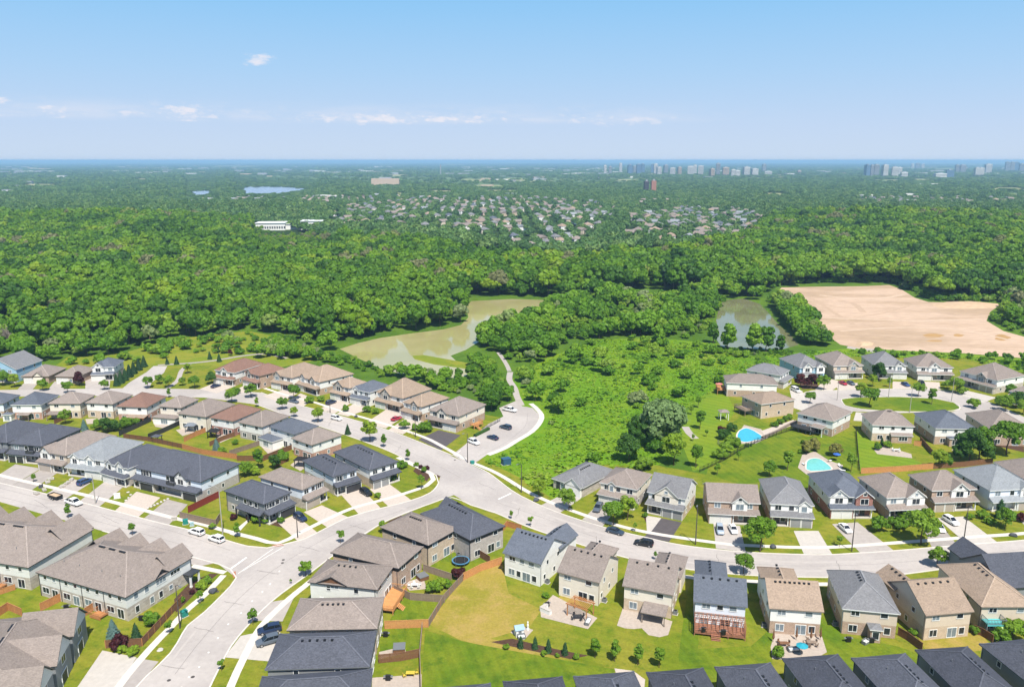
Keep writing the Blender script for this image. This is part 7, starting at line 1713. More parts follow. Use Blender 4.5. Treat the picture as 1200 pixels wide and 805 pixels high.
def rock(u, v, r, label, m=None, z=.03, sq=.62):
    rs = np.random.RandomState(int(u * 7)); V, F = ball(); k = 1 + .16 * np.sin(V[:, [0]] * 3 + rs.rand() * 6) + .12 * np.sin(V[:, [1]] * 4 + rs.rand() * 6)
    W_ = V * k * np.array([r, r * .78, r * sq]) + np.array([0, 0, r * sq * .6]); p = at(u, v)
    return tag(put('boulder', to_mesh('boulder', W_, F, m or m_rock), None, (p.x, p.y, z), rs.rand() * 6), label, 'boulder')
rock(250, 693.5, .95, 'dark boulder on the verge at the junction'); rock(906, 642, .85, 'dark boulder right of the broad maple trunk'); rock(1187, 628, .85, 'dark boulder on the verge near the right edge')
rock(628, 587, .9, 'dark boulder under the drooping lime tree'); rock(417, 489, .8, 'dark boulder on the verge left of the front garden'); rock(188, 761.5, .7, 'flat white stone on the verge below the townhouse fence', m_rock2, .02, .2)
for k, (u, v) in enumerate(((173, 596), (177, 594.3), (181, 592.6), (185, 590.8), (189, 589), (193, 587), (196.5, 585.2))): rock(u, v, .45, 'pale rock in the line between two driveways', m_rock2)['group'] = 'pale rocks between two semi driveways'
for k, (u, v) in enumerate(((148, 587), (151, 584), (153, 580.5), (150, 577.5))): rock(u, v, .42, 'pale rock edging the lawn of the white house', m_rock2)['group'] = 'pale rocks edging the lawn'
# landscaping in progress by the light grey roof: stone pallets
for k, (u, v, w) in enumerate(((60, 562, 1.6), (56, 566, 1.2), (73, 571, 1.5), (79, 567, 1.5), (84, 563, 1.2), (48, 571, 1.8), (52, 575, 1.4), (43, 579, 1.6))):
    p = at(u, v); lab = ('pallet of white stone on the lawn under works', 'small pallet of white stone left of the drive', 'wrapped stone pallet nearest the walk', 'wrapped stone pallet in the middle of the drive', 'wrapped stone pallet furthest up the drive', 'grey block pile on the verge under works', 'white bag pile by the kerb under works', 'low rubble pile by the kerb, leftmost')[k]
    o = empty('stone_pallet', (p.x, p.y, .05), .5 + k * .3, lab, 'pallet'); b = MB(); b.box(-w/2, w/2, -.5, .5, 0, .14); b.build('base', m_oldwood, o)
    b = MB()
    for q in range(9): x, y, z = -w/2 + w * ((q % 3) + .5) / 3, -.33 + .33 * (q // 3), .14; b.box(x - w * .155, x + w * .155, y - .15, y + .15, z, z + .35 + .3 * ((q * 7 + k) % 4) / 4)
    b.build('stone', m_rock2 if k != 5 else m_rock, o)
# ------------------------------------------------------------------ pools
for px, m, lab in (([(864, 511), (867, 505), (874, 502), (881, 504), (887, 507.5), (892, 511), (891, 515), (884, 516), (876, 518), (868, 517)], m_pool, 'kidney-shaped blue pool below the brown-roofed house'),
                   ([(945, 550), (946, 541), (952, 537.5), (960, 538), (968, 543), (974, 549), (970, 551), (950, 552)], m_pool2, 'pale turquoise pool behind the charcoal-roofed house')):
    P = spline([at(*p) for p in px + [px[0]]], 1.0)[:-1]; c = sum(P, Vector()) / len(P)
    o = empty('swimming_pool', (c.x, c.y, 0), 0, lab, 'pool')
    mb = MB(); mb.poly([(p.x - c.x, p.y - c.y, .10) for p in P]); mb.build('water', m, o)
    mb = MB()
    for i in range(len(P)):
        a, b = P[i] - c, P[(i + 1) % len(P)] - c; a2, b2 = a + a.normalized() * .5, b + b.normalized() * .5
        mb.poly([(a.x, a.y, .15), (b.x, b.y, .15), (b2.x, b2.y, .15), (a2.x, a2.y, .15)]); mb.poly([(a2.x, a2.y, 0), (b2.x, b2.y, 0), (b2.x, b2.y, .15), (a2.x, a2.y, .15)]); mb.poly([(a.x, a.y, .1), (b.x, b.y, .1), (b.x, b.y, .15), (a.x, a.y, .15)])
    mb.build('coping', m_walk, o)
for k, (u, v, z_) in enumerate(((984, 547, 'first'), (987, 552, 'second'), (972, 541, 'third'), (942, 545, 'last'))):
    p = at(u, v); o = empty('sun_lounger', (p.x, p.y, .08), k * 1.1, 'white sun lounger by the turquoise pool, %s of four' % z_, 'lounger'); b = MB(); b.box(-.3, .3, -.9, .3, .25, .35); b.build('seat', m_white, o); b = MB(); b.bar((0, .3, .32), (0, .85, .75), .6, .08); b.build('backrest', m_white, o)
tr_ = fence([(841, 520), (848, 527)], 1.4, m_greytrim, 'grey lattice trellis on the lawn left of the blue pool', 'trellis', 'wire'); tr_['category'] = 'trellis'
# retaining wall below the tan house side walk
p0 = at(897, 512); o = None
tag(strip('retaining_wall', [(893, 514), (908, 507.5), (922, 500), (933, 494.5)], .6, -.1, .8, mat('retaining_stone', (.24, .19, .16), .9, .25, 1.2, .1)), 'dark stone retaining wall along the brown-roofed house', 'retaining wall', kind='thing')
tag(strip('hedge_row', [(556, 512), (565, 507.5), (573, 503.5)], .9, 0, .9, LM_['dark']), 'low dark clipped hedge by the wooden side stairs', 'hedge', kind='thing')

# ------------------------------------------------------------------ street lamps
def lamp_parts(h, arm, m):
    p = MB(); p.tube([(0, 0, -.1), (0, 0, h * .5), (0, 0, h)], [.15, .12, .08], 8); a = MB(); a.tube([(0, 0, h - .15), (arm * .5, 0, h + .25), (arm, 0, h + .3)], [.05, .045, .04], 6); b = MB(); b.box(arm - .1, arm + .65, -.14, .14, h + .22, h + .36)
    return p.mesh('pole', m), a.mesh('arm', m), b.mesh('lamp_head', m_greytrim)
m_pdark = mat('dark_pole', (.07, .06, .055), .6, .1, 2, .3)
for u, v, h, arm, yaw, dk, where in ((112, 590, 8.5, 1.8, 200, 0, 'before the light grey-roofed white house'), (261, 626, 12.5, 2.2, 165, 0, 'tallest, beside the second white parked car'), (349, 630, 6.0, .9, -40, 1, 'at the corner house by the junction'), (211, 736, 9.5, 1.2, -35, 1, 'on the townhouse verge beside the fence'),
                                (548, 542, 9.5, 1.2, 215, 1, 'at the parking court entrance'), (487, 512, 7.8, 1.2, 240, 1, 'in front of the steep double gable row'), (611, 577, 8.5, 1.2, 215, 1, 'on the meadow edge left of the lime tree'), (815, 638, 10.5, 1.2, 250, 1, 'between the tall grey gable and the white bay house'),
                                (998, 646, 10.0, 1.2, 255, 1, 'before the red brick gable house'), (1129.6, 632, 9.0, 1.2, 265, 1, 'before the central white gable house'), (1115, 470, 9.5, 2.4, 8, 0, 'with long arm at the crescent bend'), (1066, 483, 9.8, 1.4, 90, 0, 'behind the taupe-roofed white house on the crescent'),
                                (981, 469, 9.5, 1.4, 90, 0, 'at the left end of the crescent island'), (1041, 466, 9.5, 1.4, 270, 0, 'at the far kerb of the crescent'), (387, 484, 4.6, .7, 240, 1, 'beside the dark car on the upper street'), (30, 562, 6.5, 1.2, 210, 0, 'near the left edge by the works')):
    if where.startswith('near the left edge'): continue
    p = at(u, v); o = empty('street_lamp', (p.x, p.y, .05), math.radians(yaw), ('dark' if dk else 'pale') + ' street lamp ' + where, 'street lamp')
    for nm, me in zip(('pole', 'arm', 'lamp_head'), cached(('lamp', h, arm, dk), lambda: lamp_parts(h, arm, m_pdark if dk else m_pole))): put(nm, me, o)

# ------------------------------------------------------------------ vehicles
def paint(name, c, rough=.28): return mat('paint_' + name, c, rough, .03, 1.0, .55)
PAINT = {'white': paint('white', (.74, .74, .73)), 'navy': paint('navy', (.018, .032, .075)), 'blue': paint('blue', (.03, .065, .17)), 'black': paint('black', (.014, .015, .018)), 'slate': paint('slate', (.035, .055, .085)), 'silver': paint('silver', (.30, .36, .43)), 'grey': paint('grey', (.09, .11, .14)), 'red': paint('red', (.36, .018, .045))}
m_cglass = mat('car_glass', (.012, .016, .022), .05, .1, 1, .6); m_tyre = mat('tyre', (.015, .015, .016), .8, .1, 4, .2); m_rim = mat('alloy_rim', (.42, .42, .43), .35, .06, 3, .5, .6)
m_head = mat('headlight_glass', (.62, .64, .66), .15, .05, 3, .6); m_tail = mat('tail_light', (.30, .012, .012), .3, .05, 3, .5)
SHAPE = {   # length, width, then stations: x (from the rear), sill z, shoulder z, half width; and greenhouse stations x, z, half width
 'suv': (4.7, 1.88, [(0, .45, .95, .78), (.12, .32, 1.05, .88), (1.0, .28, 1.08, .93), (3.2, .28, 1.05, .94), (4.1, .28, .98, .90), (4.6, .32, .84, .80), (4.7, .42, .74, .72)], [(.08, 1.06, .80), (.45, 1.64, .66), (1.4, 1.72, .68), (2.6, 1.68, .67), (3.5, 1.06, .80)]),
 'car': (4.6, 1.82, [(0, .45, .92, .74), (.12, .30, 1.0, .84), (1.0, .24, .98, .90), (3.2, .24, .94, .91), (4.0, .24, .86, .87), (4.5, .28, .72, .76), (4.6, .40, .62, .68)], [(.55, .97, .76), (1.15, 1.38, .60), (1.9, 1.44, .62), (2.5, 1.40, .61), (3.4, .93, .78)]),
 'van': (5.0, 1.98, [(0, .4, 1.05, .88), (.1, .28, 1.1, .94), (2.0, .25, 1.1, .98), (4.1, .26, 1.02, .94), (4.8, .3, .86, .82), (5.0, .42, .74, .74)], [(.03, 1.1, .88), (.2, 1.76, .76), (2.0, 1.80, .78), (3.2, 1.72, .75), (4.2, 1.03, .84)]),
 'pickup': (5.7, 1.98, [(0, .5, 1.05, .93), (.1, .42, 1.08, .95), (2.0, .38, 1.08, .97), (4.4, .38, 1.10, .97), (5.4, .40, 1.02, .92), (5.7, .5, .88, .86)], [(2.0, 1.08, .86), (2.15, 1.78, .72), (3.3, 1.82, .74), (3.7, 1.76, .73), (4.5, 1.09, .86)]),
}
def car_meshes(kind, col):
    Ln, Wd, st, gh = SHAPE[kind]; pm = PAINT[col]; b = MB(); rings = []
    for x, zs, zt, hw in st:
        X = x - Ln / 2; i = len(b.v); t = zt - zs
        b.v += [(X, -hw * .90, zs), (X, -hw, zs + t * .25), (X, -hw, zs + t * .7), (X, -hw * .90, zt), (X, -hw * .5, zt + .035), (X, hw * .5, zt + .035), (X, hw * .90, zt), (X, hw, zs + t * .7), (X, hw, zs + t * .25), (X, hw * .90, zs)]; rings.append(i)
    for a, c in zip(rings, rings[1:]):
        for k in range(10): b.f.append((a + k, a + (k + 1) % 10, c + (k + 1) % 10, c + k)); b.m.append(0)
    b.f.append(tuple(rings[0] + k for k in range(10))); b.m.append(0); b.f.append(tuple(rings[-1] + k for k in range(10))[::-1]); b.m.append(0)
    if kind == 'pickup': b.box(-Ln/2 + .15, -Ln/2 + 1.95, -.78, .78, 1.085, 1.12, 1)
    gm = MB(); rf = MB(); R_ = []
    for x, z, hw in gh:
        X = x - Ln / 2; i = len(gm.v); gm.v += [(X, -hw, z), (X, hw, z)]; R_.append(i)
    # sides and screens (glass)
    pts = [(x - Ln/2, z, hw) for x, z, hw in gh]
    for sgn in (-1, 1): gm.f.append(tuple(i + (0 if sgn < 0 else 1) for i in R_)); gm.m.append(0)
    for a, c in ((R_[0], R_[1]), (R_[-2], R_[-1])): gm.f.append((a, a + 1, c + 1, c)); gm.m.append(0)
    for (x0, z0, h0), (x1, z1, h1) in zip(pts[1:-1], pts[2:-1]):
        rf.poly([(x0 - .03, -h0 - .02, z0 + .012), (x1 + .03, -h1 - .02, z1 + .012), (x1 + .03, h1 + .02, z1 + .012), (x0 - .03, h0 + .02, z0 + .012)])
        for s in (-1, 1): rf.poly([(x0 - .03, s * (h0 + .02), z0 - .07), (x1 + .03, s * (h1 + .02), z1 - .07), (x1 + .03, s * (h1 + .02), z1 + .012), (x0 - .03, s * (h0 + .02), z0 + .012)])
    for (x0, z0, h0), (x1, z1, h1) in ((pts[0], pts[1]), (pts[-1], pts[-2])):       # pillars
        for s in (-1, 1): rf.bar((x0, s * h0, z0), (x1, s * h1, z1), .07, .07)
    xm = pts[2][0]
    for s in (-1, 1): rf.bar((xm, s * (pts[2][2] + .12), pts[0][1]), (xm, s * pts[2][2], pts[2][1]), .08, .04)
    return b.mesh('body', [pm, m_black]), gm.mesh('glass', m_cglass), rf.mesh('roof', pm), Ln, Wd
def wheel_meshes():
    w = MB(); w.tube([(0, -.11, 0), (0, .11, 0)], [.34, .34], 16); r = MB(); r.tube([(0, -.125, 0), (0, .125, 0)], [.22, .22], 12)
    return w.mesh('wheel', m_tyre), r.mesh('rim', m_rim)
def vehicle(kind, col, a, b, label, name='parked_car', cat=None):
    A, B_ = at(*a), at(*b); d = B_ - A; c = (A + B_) / 2; rz = math.atan2(d.y, d.x)
    bm_, gm, rm, Ln, Wd = cached(('car', kind, col), lambda: car_meshes(kind, col)); wm, rmm = cached('wheel', wheel_meshes)
    o = empty(name, (c.x, c.y, Z_DRIVE + .012), rz, label, cat or {'suv': 'suv', 'car': 'car', 'van': 'van', 'pickup': 'pickup truck'}[kind])
    put('body', bm_, o); put('glass', gm, o); put('roof', rm, o)
    for x in (-Ln/2 + .85, Ln/2 - .9):
        for y in (-Wd/2 + .12, Wd/2 - .12): w = put('wheel', wm, o, (x, y, .34)); put('rim', rmm, w)
    def lights(x0, x1, z): q = MB(); q.box(x0, x1, -.2, .2, z, z + .14); return q
    hl = cached(('hl', kind), lambda: lights(-.12, .04, .0).mesh('headlight', m_head)); tl = cached(('tl', kind), lambda: lights(-.04, .1, 0).mesh('tail_light', m_tail))
    st = SHAPE[kind][2]
    for y in (-1, 1): put('headlight', hl, o, (Ln/2 - .12, y * st[-2][3] * .72, st[-2][2] - .2)); put('tail_light', tl, o, (-Ln/2 + .02, y * st[0][3] * .82, st[0][2] - .15))
    return o
V_ = [('pickup', 'white', (74, 587), (99, 595), 'white pickup truck parked at the kerb ahead of a trailer'), ('suv', 'blue', (90, 571), (109, 562.5), 'blue suv on the drive of the light grey-roofed house'),
 ('suv', 'white', (241, 629), (220, 622.5), 'white suv first of two at the kerb, nearer the utility boxes'), ('suv', 'white', (264, 637.5), (243.5, 630.5), 'white suv second of two at the kerb, nearer the junction'), ('suv', 'navy', (343, 603.5), (361, 614), 'navy suv on the drive of the dark corner house'),
 ('suv', 'black', (421, 574.5), (437, 584), 'black suv beside the flower strip on the paved drive'), ('suv', 'navy', (328, 738), (304, 743), 'dark suv, upper of two side by side on white concrete'), ('suv', 'grey', (326, 750.5), (303, 757), 'dark suv, lower of two side by side on white concrete'),
 ('car', 'red', (457, 495), (472, 489.5), 'red car on a paved drive of the upper street'), ('suv', 'navy', (380, 476), (396, 470.5), 'dark blue suv on the drive left of the blue-roofed white house'), ('suv', 'white', (387, 490), (402, 494), 'white suv driving on the upper street'),
 ('car', 'navy', (246, 456), (260, 451.5), 'navy car before the white-sided house by the park path'), ('car', 'grey', (336, 470), (353, 474), 'dark car half hidden behind the maple, upper street'), ('suv', 'white', (548, 517), (563, 523), 'white suv nearest the street in the parking court'),
 ('car', 'navy', (585, 517), (570, 512), 'navy car in the middle of the parking court'), ('suv', 'slate', (600, 504.5), (585, 500.5), 'slate blue suv right of the navy car, parking court'), ('pickup', 'white', (588, 480), (607, 484), 'white pickup at the back of the parking court'),
 ('suv', 'grey', (706, 590.5), (695.5, 604.5), 'dark grey suv on the drive of the taupe centre house'), ('car', 'slate', (711, 622), (731, 627.5), 'slate sedan parked at the kerb, left of the dark suv'), ('suv', 'black', (766, 641), (743, 637), 'black suv parked on the street below the black drive'),
 ('suv', 'silver', (842, 616.5), (845, 630), 'silver blue car left of the white one on the drive'), ('car', 'white', (855.5, 615.5), (862.5, 629.5), 'white car right of the silver one on the drive'), ('car', 'white', (983, 615), (998, 628), 'white car on the drive of the red brick gable house'),
 ('car', 'white', (1096, 615), (1106, 627), 'white car half hidden behind the broad maple'), ('suv', 'white', (1106, 608), (1122, 617.5), 'white suv before the central white gable house'), ('van', 'white', (926, 455.5), (939, 462), 'white van at the crescent bulb'),
 ('car', 'red', (982, 448), (993, 453), 'dark red car before the crescent stone house'), ('car', 'grey', (993, 448.5), (1001, 452.5), 'grey car right of the dark red one, crescent'), ('car', 'blue', (1056, 449.5), (1066, 454.5), 'navy car on the crescent drive of the dark grey roof'), ('suv', 'black', (1077, 448.5), (1083, 453.5), 'black suv before the symmetrical crescent house')]
for kind, col, a, b, lab in V_: vehicle(kind, col, a, b, lab, 'pickup_truck' if kind == 'pickup' else 'parked_car')
# open dump trailer behind the pickup
A, B_ = at(56, 581.5), at(74, 587); c = (A + B_) / 2; o = empty('dump_trailer', (c.x, c.y, .06), math.atan2((B_ - A).y, (B_ - A).x), 'open black dump trailer loaded with soil at the kerb', 'trailer')
b = MB(); b.box(-2, 2, -.95, .95, .55, .65); b.box(-2, 2, -.98, -.92, .65, 1.25); b.box(-2, 2, .92, .98, .65, 1.25); b.box(-2.0, -1.94, -.92, .92, .65, 1.25); b.box(1.94, 2.0, -.92, .92, .65, 1.25); b.build('body', m_black, o)
b = MB(); n = 6
for i in range(n):
    for j in range(3):
        x0, x1 = -1.9 + 3.8 * i / n, -1.9 + 3.8 * (i + 1) / n; y0, y1 = -.9 + .6 * j, -.3 + .6 * j; f = lambda x, y: .95 + .35 * math.cos(x * .8) * math.cos(y * 1.4) + .06 * math.sin(x * 5 + y * 7)
        b.poly([(x0, y0, f(x0, y0)), (x1, y0, f(x1, y0)), (x1, y1, f(x1, y1)), (x0, y1, f(x0, y1))])
b.build('load', m_berm, o); b = MB(); b.bar((2, 0, .6), (3.1, 0, .55), .12, .1); b.build('drawbar', m_black, o)
wm, rmm = cached('wheel', wheel_meshes)
for x in (-.45, .45):
    for y in (-1.05, 1.05): w = put('wheel', wm, o, (x, y, .34)); put('rim', rmm, w)

# air-conditioning units at the side walls of the near houses
for hid, wh in (('RB1', 'white house'), ('RB2', 'pergola house'), ('RB3', 'patio cover house'), ('RB5', 'tan-roofed patio house'), ('RB6', 'grey-shingled house'), ('M4', 'brown-gabled grey house'), ('M6', 'tan brick house'), ('M7', 'charcoal-roofed corner house')):
    h = HOUSES[hid]; side = 'l' if h.vis['l'] else 'r'; q = Vector((h.c.x, h.c.y, 0)) + Matrix.Rotation(h.rz, 3, 'Z') @ Vector(((-1 if side == 'l' else 1) * (h.w/2 + .6), h.d * .30, 0))
    o = empty('air_conditioner', (q.x, q.y, .03), h.rz, 'grey air conditioner at the side wall of the ' + wh, 'air conditioner'); b = MB(); b.box(-.42, .42, -.42, .42, .06, .82); b.build('cabinet', m_greytrim, o); b = MB(); b.tube([(0, 0, .82), (0, 0, .87)], [.34, .34], 12); b.build('fan_grille', m_black, o); b = MB(); b.box(-.55, .55, -.55, .55, -.1, .06); b.build('plinth', m_conc, o)

# ------------------------------------------------------------------ the country beyond: suburb, woods, lake, city
KIND['far'] = ('distant_tree', 'tree')
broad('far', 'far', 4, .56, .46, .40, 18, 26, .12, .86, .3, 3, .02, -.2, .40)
SUB1 = [(384, 270), (392, 252), (420, 240), (500, 233), (620, 233), (700, 239), (718, 258), (700, 280), (660, 292), (600, 292), (540, 282), (460, 274)]
SUB2 = [(728, 284), (738, 256), (800, 246), (870, 248), (902, 260), (860, 286), (790, 294)]
SUB3 = [(200, 243), (210, 236), (300, 233), (400, 232), (470, 230), (480, 236), (400, 240), (330, 242)]
SUB4 = [(1000, 241), (1005, 234), (1200, 232), (1260, 232), (1260, 242)]
SUB5 = [(640, 246), (700, 238), (800, 236), (850, 240), (880, 246), (800, 250), (720, 256)]
LAKE1 = [(284, 221), (288, 219.3), (310, 218.8), (335, 219.3), (360, 221.5), (355, 224), (330, 227.6), (300, 228.5), (286, 228)]
LAKE2 = [(222, 226), (232, 223.6), (246, 223.6), (250, 226), (244, 229.5), (228, 229.5)]
POND3 = [(668, 263), (676, 261.5), (690, 262), (698, 264.5), (690, 266), (676, 266.5)]
def flat_far(name, px, z, m):
    return sheet(name, px, z, m)
flat_far('lake_water', LAKE1, .9, m_lake); flat_far('lake_water', LAKE2, .9, m_lake); flat_far('pond_water', POND3, 3.0, m_lake)
m_field = grass_mat('far_field', (0.20, 0.24, 0.09), (0.29, 0.27, 0.14), (0.13, 0.19, 0.06), 0.003)
for px in ([(560, 212), (640, 210.5), (650, 213), (580, 215)], [(380, 214), (420, 212.5), (440, 215), (400, 217)], [(470, 216), (520, 215), (540, 218), (480, 219)], [(800, 216), (850, 214), (860, 216), (820, 218)], [(20, 212), (60, 211), (70, 213), (30, 214)], [(120, 203), (170, 202.4), (180, 203.6), (130, 204.4)], [(950, 203), (990, 202.5), (1000, 203.5), (960, 204.5)]):
    flat_far('field', px, .8, m_field)
RF = random.Random(21)
FIELDS = []
for k in range(44):
    fu, fv = RF.uniform(-40, 1240), RF.choice((RF.uniform(192, 200), RF.uniform(196, 212), RF.uniform(208, 230)))
    fw, fh = RF.uniform(8, 34), RF.uniform(.35, 1.3) * (fv - 188) / 16
    if 200 < fu < 380 and fv > 212: continue
    FIELDS.append([(fu - fw, fv - fh * .2), (fu - fw * .6, fv - fh), (fu + fw * .7, fv - fh * .8), (fu + fw, fv + fh * .3), (fu + fw * .3, fv + fh), (fu - fw * .7, fv + fh * .8)])
    flat_far('field', FIELDS[-1], .7, m_field)
def small_house(rc, wall, w, d, hip):
    mb = MB(); mb.box(-w/2, w/2, -d/2, d/2, -3, 5.6, 0); h = min(w, d) * .30; o = .5
    x0, x1, y0, y1 = -w/2 - o, w/2 + o, -d/2 - o, d/2 + o; e = min(w, d) / 2 * (1 if hip else .01)
    A, B_, C_, D = (x0, y0, 5.6), (x1, y0, 5.6), (x1, y1, 5.6), (x0, y1, 5.6)
    r0, r1 = ((x0 + e, 0, 5.6 + h), (x1 - e, 0, 5.6 + h)) if w >= d else ((0, y0 + e, 5.6 + h), (0, y1 - e, 5.6 + h))
    if w >= d: F_ = ((A, B_, r1, r0), (C_, D, r0, r1), (B_, C_, r1), (D, A, r0))
    else: F_ = ((B_, C_, r1, r0), (D, A, r0, r1), (A, B_, r0), (C_, D, r1))
    for f in F_: mb.poly(f, 1)
    mb.poly([A, D, C_, B_], 1)
    for k in range(3):
        x = -w/2 + w * (k + .5) / 3; mb.box(x - .7, x + .7, -d/2 - .05, d/2 + .05, 3.4, 4.7, 2); mb.box(x - .9, x + .9, -d/2 - .05, d/2 + .05, .6, 2.3, 2)
    return mb.mesh('distant_house', [wall, ROOF[rc], m_glass])
SM = [small_house(rc, WALL[wl], w, d, hp) for rc, wl, w, d, hp in (('taupe', 'white', 11, 13, 1), ('grey', 'cream', 12, 11, 1), ('taupe', 'beige', 11, 12, 0), ('taupe', 'buff', 13, 11, 0), ('blue', 'white', 11, 11, 1), ('tan', 'white', 12, 12, 1), ('grey', 'beige', 11, 12, 1), ('light', 'white', 12, 11, 0))]
LONG = [small_house('taupe', WALL['white'], 42, 12, 1), small_house('brown', WALL['beige'], 36, 12, 0)]
far_trees = []; nh = 0
def zone(u):
    return 'beyond the central woods' if u < 720 else 'beyond the woods right of centre'
def blocks(poly, rz, lab, grp, limit, gap=(15, 24), dens=.8):
    """Streets of houses: pairs of rows back to back, then the street."""
    P = [at(*p) for p in poly]; c = sum(P, Vector()) / len(P); R = max((p - c).length for p in P); ca, sa = math.cos(rz), math.sin(rz); n = 0; cand = []
    y = -R; row = 0
    while y < R:
        x = -R
        while x < R:
            q = Vector((c.x + x * ca - y * sa + RF.uniform(-1, 1), c.y + x * sa + y * ca + RF.uniform(-1, 1), 0)); uv = proj(q.x, q.y)
            if inside(uv, poly) and not inside(uv, LAKE1) and not inside(uv, LAKE2):
                if RF.random() < dens: cand.append((q, uv))
                for _q in range(2): far_trees.append((q.x + ca * gap[0] * .5 + RF.uniform(-2, 2), q.y + sa * gap[0] * .5 + (_q - .5) * 12 + RF.uniform(-3, 3), RF.uniform(6, 11), 'far'))
            x += gap[0]
        y += gap[1] if row % 2 else gap[1] + 14; row += 1
    RF.shuffle(cand)
    for q, uv in cand[:limit]:
        o = put('distant_house', SM[RF.randrange(len(SM))], None, (q.x, q.y, terrain(q.x, q.y)), rz + RF.choice((0, math.pi / 2)) + RF.uniform(-.06, .06)); tag(o, lab, 'house', grp); n += 1
    return n
nh += blocks(SUB1, .55, 'distant house of the subdivision beyond the central woods', 'distant subdivision houses beyond the central woods', 190, (21, 30), .72)
nh += blocks(SUB2, -.5, 'distant house of the subdivision right of centre', 'distant subdivision houses right of centre', 90, (21, 30), .72)
nh += blocks(SUB3, .2, 'distant house in the thin strip beyond the left woods', 'distant houses beyond the left woods', 40, (17, 26), .7)
nh += blocks(SUB4, -.2, 'distant house in the thin strip beyond the right woods', 'distant houses beyond the right woods', 45, (18, 26), .7)
nh += blocks(SUB5, .1, 'distant house among trees below the twin towers', 'distant houses below the twin towers', 30, (26, 40), .4)
for k, (u, v, rz, lab) in enumerate(((548, 268, .75, 'long light townhouse row climbing beyond the central woods'), (556, 262, .75, 'second long townhouse row beside the first, far centre'), (664, 250, 1.0, 'pale long row left of the far twin towers'), (790, 238, .05, 'long brown low-rise below the twin towers'), (815, 237, .05, 'second long low-rise right of the brown one'))):
    p = at(u, v); tag(put('distant_row_house', LONG[k % 2], None, (p.x, p.y, terrain(p.x, p.y)), rz), lab, 'row house')
# white school among the trees
p = at(340, 270); o = empty('school_building', (p.x, p.y, terrain(p.x, p.y)), .12, 'wide white flat-roofed school among the left woods', 'school')
p.z = 0
b = MB(); b.box(-42, -4, -14, 14, -3, 9); b.box(-4, 16, -8, 18, -3, 7); b.box(16, 44, -12, 14, -3, 11); b.build('wall', WALL['white'], o)
b = MB(); b.box(-43, -3.6, -15, 15, 9, 9.6); b.box(-3.6, 15.6, -9, 19, 7, 7.5); b.box(15.6, 45, -13, 15, 11, 11.6); b.build('roof', m_white, o)
b = MB()
for k in range(12): b.box(-40 + k * 3.1, -38.2 + k * 3.1, -14.2, -13.9, 2, 5)
for k in range(8): b.box(18 + k * 3.2, 20 + k * 3.2, -12.2, -11.9, 3, 8)
b.build('window', m_glass, o)
# towers
m_tw = {'n': mat('tower_dark', (.085, .075, .085), .6, .06, .1, .3), 'w': mat('tower_white', (.62, .60, .57), .7, .05, .1, .2), 'b': mat('tower_blue_glass', (.10, .16, .24), .2, .1, .05, .5), 'g': mat('tower_grey', (.30, .31, .33), .6, .06, .1, .3), 'r': mat('tower_brick', (.34, .16, .11), .8, .08, .1, .2), 't': mat('tower_tan', (.48, .37, .28), .8, .06, .1, .2)}
def tower(u, v, wpx, top, c, label, name='apartment_tower', cat='tower', group=None, depth=None, band=True):
    p = at(u, v); f = (Vector((p.x, p.y, -CAMH)).dot(Vector((0, math.cos(PITCH), -math.sin(PITCH))))); s = FPX / f
    w = wpx / s; lo, hi = 1.0, 300.0
    for _ in range(40):
        m_ = (lo + hi) / 2
        if proj(p.x, p.y, m_)[1] > top: lo = m_
        else: hi = m_
    h = lo; d = depth or min(w, 26); o = empty(name, (p.x, p.y, 0), math.radians(RF.uniform(-14, 14)), label, cat, group)
    b = MB(); b.box(-w/2, w/2, -d/2, d/2, -2, h); b.build('wall', m_tw[c], o)
    if h > 18:
        q = MB(); q.box(-w * .22, w * .22, -d * .25, d * .25, h, h + 4.5); q.build('roof', m_tw['g'], o)
    if band and h > 14:
        g = MB(); n = max(3, int(h / 6.4))
        for k in range(n):
            z = 2.5 + (h - 4) * k / n; g.box(-w/2 - .15, w/2 + .15, -d/2 - .15, d/2 + .15, z, z + 2.6)
        g.build('window', m_glass if c != 'b' else m_tw['b'], o)
    return o
tower(452, 219, 32, 209.5, 't', 'wide tan block standing alone above the far trees', 'tan_block', 'building', None, 40, False)
tower(757, 226, 5.0, 212.5, 'n', 'dark left one of two towers nearer than the city'); tower(765.5, 227, 5.5, 212, 'r', 'brick-red right one of two towers nearer than the city', band=False)
CITY = [(709, 205, 3, 194, 'w'), (715, 205, 3, 195.5, 'g'), (727, 203, 3.2, 191.5, 'w'), (738, 205, 5, 193.5, 'b'), (743.5, 204, 4, 195, 'g'), (748, 205, 4.5, 193, 'b'), (753, 204, 4, 192.5, 'b'), (764.5, 204, 3.4, 192.8, 'b'), (768, 205, 4, 192.2, 'w'), (772, 206, 5, 196, 'w'), (780, 204, 4.5, 193.6, 'g'), (788, 206, 6, 197, 'w'), (796, 206, 4, 196, 't'),
        (809, 206, 7, 195, 'w'), (814, 205, 4, 193.7, 'w'), (821, 206, 6, 194.5, 'w'), (834, 208, 5, 198, 't'), (841, 206, 4.5, 191.8, 'g'), (850, 207, 7, 196.5, 't'), (859, 208, 5, 199, 'w'), (864, 208, 5, 200, 'w'), (874, 207, 7, 196, 'w'), (884, 207, 7, 198, 'w'), (895, 202, 4, 192.6, 'g'), (900, 206, 8, 201, 'w')]
